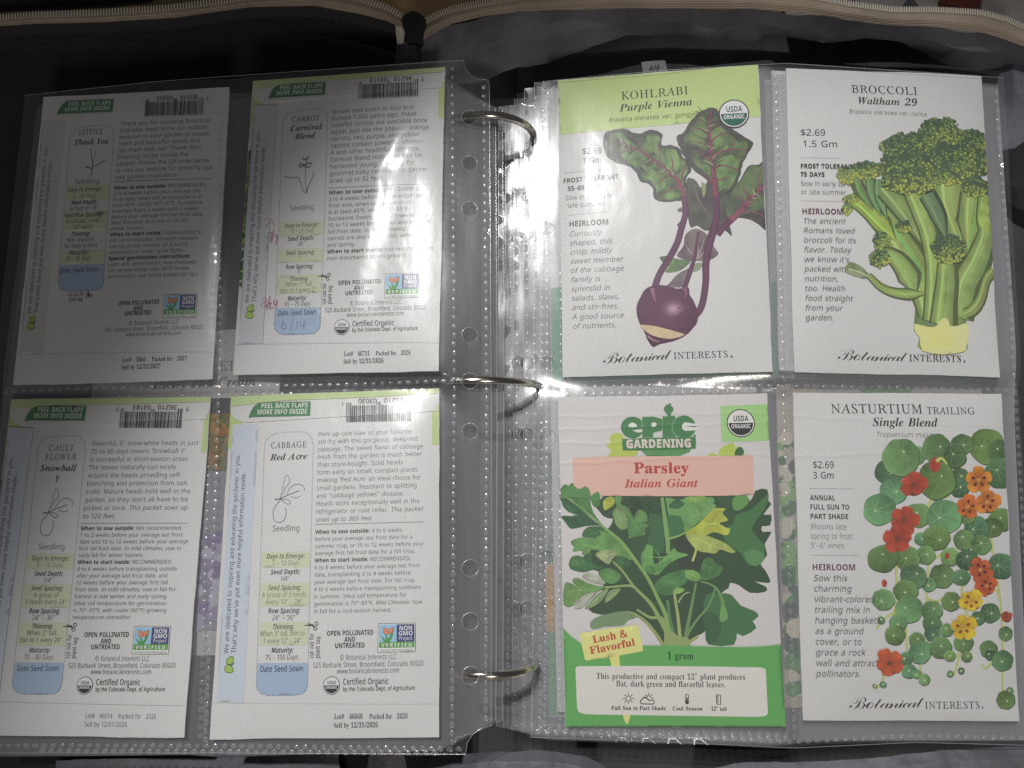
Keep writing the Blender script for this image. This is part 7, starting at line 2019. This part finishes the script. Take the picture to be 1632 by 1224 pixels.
p.text('This productive and compact 12" plant produces', 'S', E2(368, 740), E2(1337, 746), IK, cap=2.15)
p.text("flat, dark green and flavorful leaves.", 'S', E2(497, 789), E2(1210, 796), IK, cap=2.15)
p.text("Full Sun to Part Shade", 'W', E2(465, 941), E2(820, 944), IK, cap=1.45)
p.text("Cool Season", 'W', E2(862, 945), E2(1058, 946), IK, cap=1.45)
p.text('12" tall', 'W', E2(1113, 946), E2(1216, 948), IK, cap=1.45)
def sun(cx, cy, r, a0=0, a1=360):
    p.stroke(e2(arcp(cx, cy, r, r, a0, a1, 20)), .3, IK, 0, flat=True, step=.5)
    for a in np.arange(a0, a1, 45):
        c, s = math.cos(math.radians(a)), -math.sin(math.radians(a))
        p.stroke(e2([(cx + 1.4 * r * c, cy + 1.4 * r * s), (cx + 2.1 * r * c, cy + 2.1 * r * s)]), .3, IK, 0, flat=True)
sun(577, 868, 17)
sun(708, 864, 15, 0, 200)
p.stroke(e2([(662, 902), (652, 888), (664, 874), (680, 858), (700, 868), (712, 880), (735, 876), (744, 892), (735, 903), (662, 902)]), .35, IK, 3, flat=True, step=.5)
p.stroke(e2([(948, 885), (948, 846), (957, 840), (966, 846), (966, 885)]), .3, IK, 3, flat=True, step=.5)
p.fill(e2(arcp(957, 892, 13, 14, 0, 360)), IK, 2); p.fill(e2([(952, 885), (952, 862), (962, 862), (962, 885)]), IK, 2)
p.stroke(e2([(1149, 843), (1175, 843), (1176, 908), (1150, 908), (1149, 843)]), .35, IK, 0, flat=True)
for y in (856, 869, 882, 895):
    p.stroke(e2([(1150, y), (1163, y)]), .3, IK, 0, flat=True)
p.finish()

# ---- nasturtium
p = Pr(NAST, "nasturtium seed packet with orange and yellow trailing flowers, creased at its top", 186)
N1, N2 = Z4(NAST, 1232, 620), Z4(NAST, 1232, 900)
NO = 1142.4
p.layer = .0050
nn = lambda q: [N1(*a) if a[1] < NO + 60 else N2(a[0], a[1] - NO) for a in q]
p.use("artwork")
VI = (164, 172, 96)
for q in ([(1480, 700), (1420, 900), (1430, 1060), (1480, 1400), (1490, 1700), (1490, 1990)], [(1010, 1080), (1000, 1300), (990, 1450)], [(800, 1150), (800, 1350), (780, 1500)], [(870, 1350), (865, 1600), (880, 1760)], [(800, 1440), (720, 1500), (670, 1560)], [(1230, 1250), (1230, 1400), (1290, 1500)], [(1215, 1680), (1200, 1780), (1175, 1860)], [(950, 1790), (975, 1880)], [(720, 1860), (700, 1920), (660, 1950)], [(1000, 1360), (1060, 1380), (1120, 1350)], [(1430, 1770), (1380, 1820), (1360, 1790)], [(1060, 1100), (1120, 1050)], [(1010, 790), (1020, 730), (1140, 700)], [(1140, 700), (1180, 570), (1250, 470)], [(1450, 1300), (1480, 1380)], [(1390, 930), (1420, 1060)]):
    p.stroke(nn(q), (.9, .7), VI)


def nleaf(x, y, r, i):
    rr = random.Random(i * 7 + 1)
    r = r * rr.uniform(1.0, 1.1)
    h = rr.uniform(0, 1)
    dim = .86 if x > 1150 else 1.0
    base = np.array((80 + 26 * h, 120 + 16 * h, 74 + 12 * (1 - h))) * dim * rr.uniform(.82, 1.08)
    ph = rr.uniform(0, 6.28); sq = rr.uniform(.88, 1.02); nl = rr.choice([5, 6, 7])
    o = [(x + r * (1 + .03 * math.sin(nl * t + ph) + .03 * math.sin(2 * t + ph)) * math.cos(t), y + r * sq * (1 + .03 * math.sin(nl * t + ph)) * math.sin(t)) for t in np.linspace(0, 2 * math.pi, 30, endpoint=False)]
    sx = x + r * rr.uniform(-.3, .3); sy = y + r * rr.uniform(-.35, .2)
    c0 = nn([(x, y)])[0]; R = r / 4.08 * .25
    # dark shape of the gap around the leaf as painted in the print
    p.fill(nn([(x + (q[0] - x) * 1.03 + 2, y + (q[1] - y) * 1.03 + 3) for q in o]), base * .62, 3)

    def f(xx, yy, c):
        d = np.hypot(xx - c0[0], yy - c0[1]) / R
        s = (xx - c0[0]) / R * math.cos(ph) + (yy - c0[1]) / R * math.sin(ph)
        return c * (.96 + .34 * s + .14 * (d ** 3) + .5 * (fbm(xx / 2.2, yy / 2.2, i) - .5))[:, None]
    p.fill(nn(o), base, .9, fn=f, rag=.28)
    p.open()
    nv = rr.choice([6, 7, 8, 9]); vb = rr.uniform(.35, .85)
    for k in range(nv):
        a = ph + k * 2 * math.pi / nv + rr.uniform(-.22, .22)
        e_ = (sx + (.86 * r * math.cos(a) + x - sx) * .97, sy + (.86 * r * sq * math.sin(a) + y - sy) * .97)
        p.stroke(nn([(sx, sy), ((sx + e_[0]) / 2 + rr.uniform(-3, 3), (sy + e_[1]) / 2), e_]), (.32, .12), base * (1.0 - .35 * vb) + np.array((70, 76, 60)) * vb, flat=True, step=1.0)
    p.close()
    p.disc(nn([(sx, sy)])[0], .35, (186, 200, 160), 8)


LV = [(1480, 850, 80), (1420, 900, 70), (1320, 905, 72), (750, 540, 82), (930, 430, 60), (1390, 372, 112), (1460, 395, 70), (1480, 545, 100), (1060, 385, 92), (1230, 358, 70), (1180, 440, 72), (780, 665, 85), (1215, 560, 52), (830, 445, 118), (1210, 640, 62), (1060, 592, 116), (1260, 830, 52), (690, 782, 100), (940, 820, 88), (1110, 830, 108), (960, 975, 40),
      (1240, 980, 66), (1350, 1010, 62), (1060, 965, 86), (990, 1078, 60), (870, 1100, 80), (710, 1102, 95), (1150, 1090, 62), (1260, 1110, 70), (1480, 1150, 84), (1095, 1215, 76), (1220, 1222, 56), (1010, 1270, 44), (910, 1222, 84), (860, 1312, 78), (715, 1368, 66), (880, 1430, 84), (1155, 1380, 62), (1030, 1440, 66), (1030, 1520, 58), (1410, 1455, 64), (1330, 1490, 44),
      (810, 1520, 52), (1125, 1565, 42), (1030, 1590, 50), (790, 1598, 64), (930, 1628, 46), (1235, 1650, 58), (985, 1690, 52), (950, 1712, 68), (1085, 1678, 64), (860, 1750, 42), (1145, 1732, 36), (1255, 1738, 36), (1510, 1590, 46), (1400, 1690, 52), (1410, 1730, 34), (1490, 1765, 66), (880, 1832, 46), (930, 1850, 30), (980, 1888, 34), (715, 1922, 22), (660, 1930, 14), (1150, 1852, 22), (1222, 1832, 22), (1512, 2020, 58), (1540, 1960, 22), (700, 1502, 24)]
for i, a in enumerate(LV):
    nleaf(*a, i)


def flower(x, y, r, col, eye, i, tips=None, n=5):
    rr = random.Random(i + 99); ph = rr.uniform(0, 6.28)
    c0 = nn([(x, y)])[0]; R = r / 4.08 * .25
    o = [(x + 5 + r * 1.04 * math.cos(t), y + 8 + r * 1.04 * math.sin(t)) for t in np.linspace(0, 2 * math.pi, 20, endpoint=False)]
    p.fill(nn([(x + (q[0] - x) * .72, y + (q[1] - y) * .72) for q in o]), (84, 48, 32), 3)
    for k in range(n):
        a = ph + k * 2 * math.pi / n
        u, v = math.cos(a), math.sin(a)
        q = [(0, 0), (.35, -.26), (.66, -.44), (.92, -.36), (1.03, -.12), (1.0, .1), (.94, .34), (.68, .44), (.35, .26)]
        ps = rr.uniform(.82, 1.1); sq_ = 1 - .10 * (i % 3) * abs(v)
        pet = [(x + r * ps * (b * u - c * v), y + r * ps * sq_ * (b * v + c * u)) for b, c in q]
        sh = rr.uniform(.82, 1.1)

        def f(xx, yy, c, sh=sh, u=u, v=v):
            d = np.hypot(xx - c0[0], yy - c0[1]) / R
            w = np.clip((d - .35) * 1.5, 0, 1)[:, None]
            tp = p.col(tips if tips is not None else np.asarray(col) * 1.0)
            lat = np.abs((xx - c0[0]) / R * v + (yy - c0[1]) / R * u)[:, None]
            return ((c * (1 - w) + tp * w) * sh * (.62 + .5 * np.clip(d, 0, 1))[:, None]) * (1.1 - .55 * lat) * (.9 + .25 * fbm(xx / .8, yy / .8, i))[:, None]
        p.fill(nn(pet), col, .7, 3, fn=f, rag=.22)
        if eye is not None:
            b = .42
            e = [(x + r * ((b + .16 * math.cos(t)) * u - .11 * math.sin(t) * v), y + r * ((b + .16 * math.cos(t)) * v + .11 * math.sin(t) * u)) for t in np.linspace(0, 6.28, 9)[:-1]]
            if k % 5 != 3:
                p.fill(nn(e), eye, 2)
    p.fill(nn([(x + .17 * r * math.cos(t), y + .15 * r * math.sin(t)) for t in np.linspace(0, 6.28, 12)[:-1]]), (92, 60, 42) if eye is None else (176, 130, 70), 2)


RD, OR, YL = (158, 66, 44), (184, 108, 44), (198, 164, 44)
for i, a in enumerate(((850, 850, 98, RD, None), (805, 975, 98, RD, None), (912, 620, 92, RD, None), (1335, 590, 88, (178, 102, 44), (74, 40, 26), 0, (194, 130, 44)), (1262, 765, 84, (180, 98, 44), (84, 44, 26)), (1390, 735, 88, (184, 110, 54), (88, 44, 26), 0, (190, 120, 46)),
                       (1345, 1175, 80, (170, 82, 42), (62, 36, 26)), (1385, 1280, 70, (170, 80, 42), (56, 34, 26)), (1285, 1375, 82, YL, (130, 56, 36)), (1232, 1545, 88, YL, (128, 52, 34)), (752, 1780, 96, (172, 80, 46), None), (1515, 1478, 44, (150, 70, 44), None))):
    if len(a) > 5:
        flower(a[0], a[1], a[2], a[3], a[4], i, a[6] if len(a) > 6 else None)
    else:
        flower(*a, i)
for x, y, r in ((1052, 492, 44), (1130, 1085, 20), (722, 1262, 22)):
    p.fill(nn([(x + r * .8 * math.cos(t), y + r * 1.1 * math.sin(t)) for t in np.linspace(0, 6.28, 16)[:-1]]), (166, 66, 48), 1, fn=leafcol(p.col((110, 40, 36)), .7, 2, 5))
p.stroke(nn([(1060, 470), (1095, 450), (1130, 490)]), (1.6, .8), VI)
D2 = (44, 42, 46)
front_text(p, N1, [("NASTURTIUM", 'L', (385, 157), (983, 160), D2, 3.7), ("TRAILING", 'L', (1006, 162), (1318, 166), D2, 2.75), ("Single Blend", 'T', (648, 240), (1072, 245), (30, 28, 32), 3.3), ("Tropaeolum majus", 'I', (670, 310), (1042, 314), (110, 108, 108), 1.95),
                   ("$2.69", 'M', (258, 514), (399, 514), (28, 28, 32), 2.6), ("3 Gm", 'M', (258, 582), (398, 583), (28, 28, 32), 2.6), ("ANNUAL", 'B', (240, 723), (404, 725), (30, 30, 34), 2.0), ("FULL SUN TO", 'B', (240, 783), (498, 785), (30, 30, 34), 2.0), ("PART SHADE", 'B', (240, 844), (491, 846), (30, 30, 34), 2.0),
                   ("Blooms late", 'R', (243, 912), (481, 914), (86, 84, 86), 2.2), ("spring to frost", 'R', (243, 973), (518, 976), (86, 84, 86), 2.2), ("5\u2019\u20136\u2019 vines", 'R', (245, 1034), (462, 1036), (86, 84, 86), 2.2), ("HEIRLOOM", 'B', (253, 1177), (538, 1179), (92, 44, 60), 2.35)])
p.line(N1(235, 647), N1(532, 650), .13, (120, 120, 120)); p.line(N1(243, 1080), N1(555, 1082), .13, (120, 120, 120))
p.para(["Sow this", "charming", "vibrant-colored", "trailing mix in", "hanging baskets,", "as a ground", "cover, or to", "grace a rock", "wall and attract", "pollinators."], N2(258, 103), N2(274, 724), (2, np.linalg.norm(N2(656, 245) - N2(262, 242))), (72, 70, 74), 1.0, N2(656, 243) - N2(262, 242), ('I', 'B', 'I'))
front_text(p, N2, [("Botanical", 'C', (495, 938), (978, 928), D2, 4.4), ("INTERESTS", 'L', (992, 936), (1352, 934), D2, 2.6)])
p.disc(N2(1362, 928), .4, (110, 110, 112))
p.finish()

# ------------------------------------------------------------------ packets on the pages beneath, showing at the edges
def under_packet(P, dx, dy, dz, label, paper=None, art=None, rot=0.0, white=190, w=None, h=None):
    c = P.c + P.R @ np.array([dx, dy, dz])
    Q = Packet(c, (P.r[0], P.r[1], P.r[2] + rot), w or P.W, h or P.H, .4, P.seed + 20)
    q = Pr(Q, label, white, paper, group="seed packets half hidden on the pages beneath")
    if art:
        q.use("artwork")
        art(q)
    q.finish(24, 36)
    return q


def art_green(q):
    q.fill([(-41, -63), (-41, -24), (0, -20), (41, -24), (41, -63)], (70, 138, 98), 5)


def art_tan(q):
    q.fill(circ(3, 66, 13, 30, 8.5), (72, 132, 72), 4)
    q.use('artwork#2')
    r = random.Random(5)
    for i in range(70):
        q.fill(circ(-41.5 + r.uniform(0, 8), r.uniform(-60, 44), r.uniform(1.5, 4), 9), r.choice([(84, 140, 78), (58, 104, 60), (120, 168, 96), (206, 190, 170), (70, 80, 74)]), 4)


def art_orange(q):
    r = random.Random(8)
    q.fill([(-42, -63), (-42, -30), (42, -30), (42, -63)], (88, 156, 104), 6)
    q.fill([(-42, -4), (-42, -31), (-30, -31), (-30, -4)], (198, 152, 60), 3)
    q.fill([(-42, 40), (-42, -5), (-30, -5), (-30, 40)], (96, 116, 100), 3, fn=leafcol(q.col((190, 196, 190)), .9, 4, 3))


def art_corn(q):  # inks darkened for the films and shade over the gap
    r = random.Random(3)
    q.fill([(-39, 35), (39, 35), (39, 28), (-39, 28)], (70, 70, 72), 3)
    q.fill([(-39, 28), (39, 28), (39, 6), (-39, 6)], (92, 86, 64), 3)
    for i in range(90):
        q.fill(circ(r.uniform(4, 20), r.uniform(7, 27), r.uniform(1.2, 2.6), 9), r.choice([(132, 104, 56), (124, 88, 52), (104, 90, 56), (88, 92, 62)]), 4)
    q.fill([(-39, 6), (39, 6), (39, -20), (-39, -20)], (112, 116, 122), 3)
    q.fill([(-39, -20), (39, -20), (39, -54), (-39, -54)], (116, 113, 122), 3)
    for i in range(80):
        q.fill(circ(r.uniform(4, 22), r.uniform(-52, -18), r.uniform(1.5, 3.5), 9), r.choice([(118, 108, 134), (134, 128, 146), (104, 92, 122), (150, 146, 156)]), 4)
    q.use("lettering")
    q.text("SWEET CORN", 'L', (4.0, 46.2), (37, 46.2), (70, 70, 74), cap=4.0)
    q.text("Honey and Cream", 'T', (-13.5, 39.4), (29.5, 40.0), (52, 52, 54), cap=3.6)


under_packet(KOHL, -4.9, -1.6, -3.8, "white packet with a blue-green lower half, peeking out left of the kohlrabi packet", art=art_green)
under_packet(BROC, -4.3, 1.0, -4.2, "plain white packet edge peeking out left of the broccoli packet")
under_packet(BROC, -6.0, -1.4, -7.5, "deepest packet with a green lower half, left of the broccoli packet", art=art_green)
under_packet(PARS, -3.0, 4.6, -3.6, "plain white packet peeking out at the lower left of the parsley packet")
under_packet(PARS, -6.4, 1.8, -7.0, "packet with orange and green artwork at the gutter edge, left of the parsley packet", art=art_orange)
under_packet(NAST, -5.4, 3.6, -4.2, "cream packet with green leaf artwork, behind the nasturtium packet", paper=(.66, .57, .48), art=art_tan)
under_packet(LETT, 27.5, -105.0, -5.0, "sweet corn packet greyed for the shade it lies in, seen in the gaps between the four packet backs", art=art_corn, w=78, paper=(.46, .45, .43))  # paper greyed to stand for the shade and films above it

# ------------------------------------------------------------------ things on the table past the binder's top edge
mb = MB()
patch(mb, [[(1240, -60, 20), (1400, -70, 20), (1720, -60, 20)], [(1250, 10, 20), (1400, 0, 20), (1720, 20, 20)], [(1260, 60, 20), (1400, 60, 20), (1720, 80, 20)]], 50, 30, .6, 30, 51)
m = MB()
o = empty("paper_sheet", (*at_z(1450, 10, 20), 19))
part(mb, "sheet", plain_mat("office_paper", (.42, .39, .36), .7), o)
r2 = random.Random(12)
mb = MB()
for k, (a, b) in enumerate(((1333, 1), (1341, 3), (1350, 4), (1358, 5), (1367, 7), (1375, 9), (1384, 10))):
    q = at_z(np.array([a, a + 5, a + 5.5, a + 1]), np.array([b - 5, b - 4, b + 3, b + 2]), 21.6)
    mb.add(np.c_[q, np.full(4, 21.6)], [(3, 2, 1, 0)])
part(mb, "print_marks", M_DARK, o, smooth=False)
tag(o, "white printed paper sheet lying past the tan zipper at the top right corner", "paper")
for nme, lab, pts, colr in (("plastic_wrapper", "red and orange crinkled wrapper lying on the white paper at the top right", [(1498, 4), (1512, -14), (1560, -14), (1562, 6), (1540, 14), (1520, 10)], (.15, .035, .02)),
                            ("cardboard_scrap", "grey triangular scrap beside the typed marks on the white paper", [(1436, 14), (1450, -2), (1464, 14), (1450, 20)], (.10, .10, .10))):
    q = at_z(np.array([a for a, b in pts], float), np.array([b for a, b in pts], float), 24.0)
    q = crom(q, 3)
    mb = MB()
    vv, ff = cdt([q], None, 1)
    z = 24 + 1.2 * fbm(vv[:, 0] / 3, vv[:, 1] / 3, 4)
    mb.add(np.c_[vv, z], ff)
    n = len(q); zb = 24 + 1.2 * fbm(q[:, 0] / 3, q[:, 1] / 3, 4)
    mb.add(np.concatenate([np.c_[q, zb], np.c_[q, np.full(n, 22.0)]]), [(i, (i + 1) % n, n + (i + 1) % n, n + i) for i in range(n)])
    ob = mb.build(nme, plain_mat(nme + "_skin", colr, .35, 0, 400, .3))
    tag(ob, lab, "wrapper" if "wrapper" in nme else "scrap")
mb = MB()
patch(mb, [[(-200, -130, 30), (60, -120, 32), (300, -110, 30)], [(-200, -40, 34), (60, -50, 36), (290, -50, 33)], [(-200, 30, 26), (60, 18, 27), (240, 4, 26)]], 40, 20, 2, 25, 55)
ob = mb.build("dark_patch", M_DARK)  # plain near-black patch beyond the zipper
tag(ob, "near-black patch past the zipper at the top left corner", "cloth")
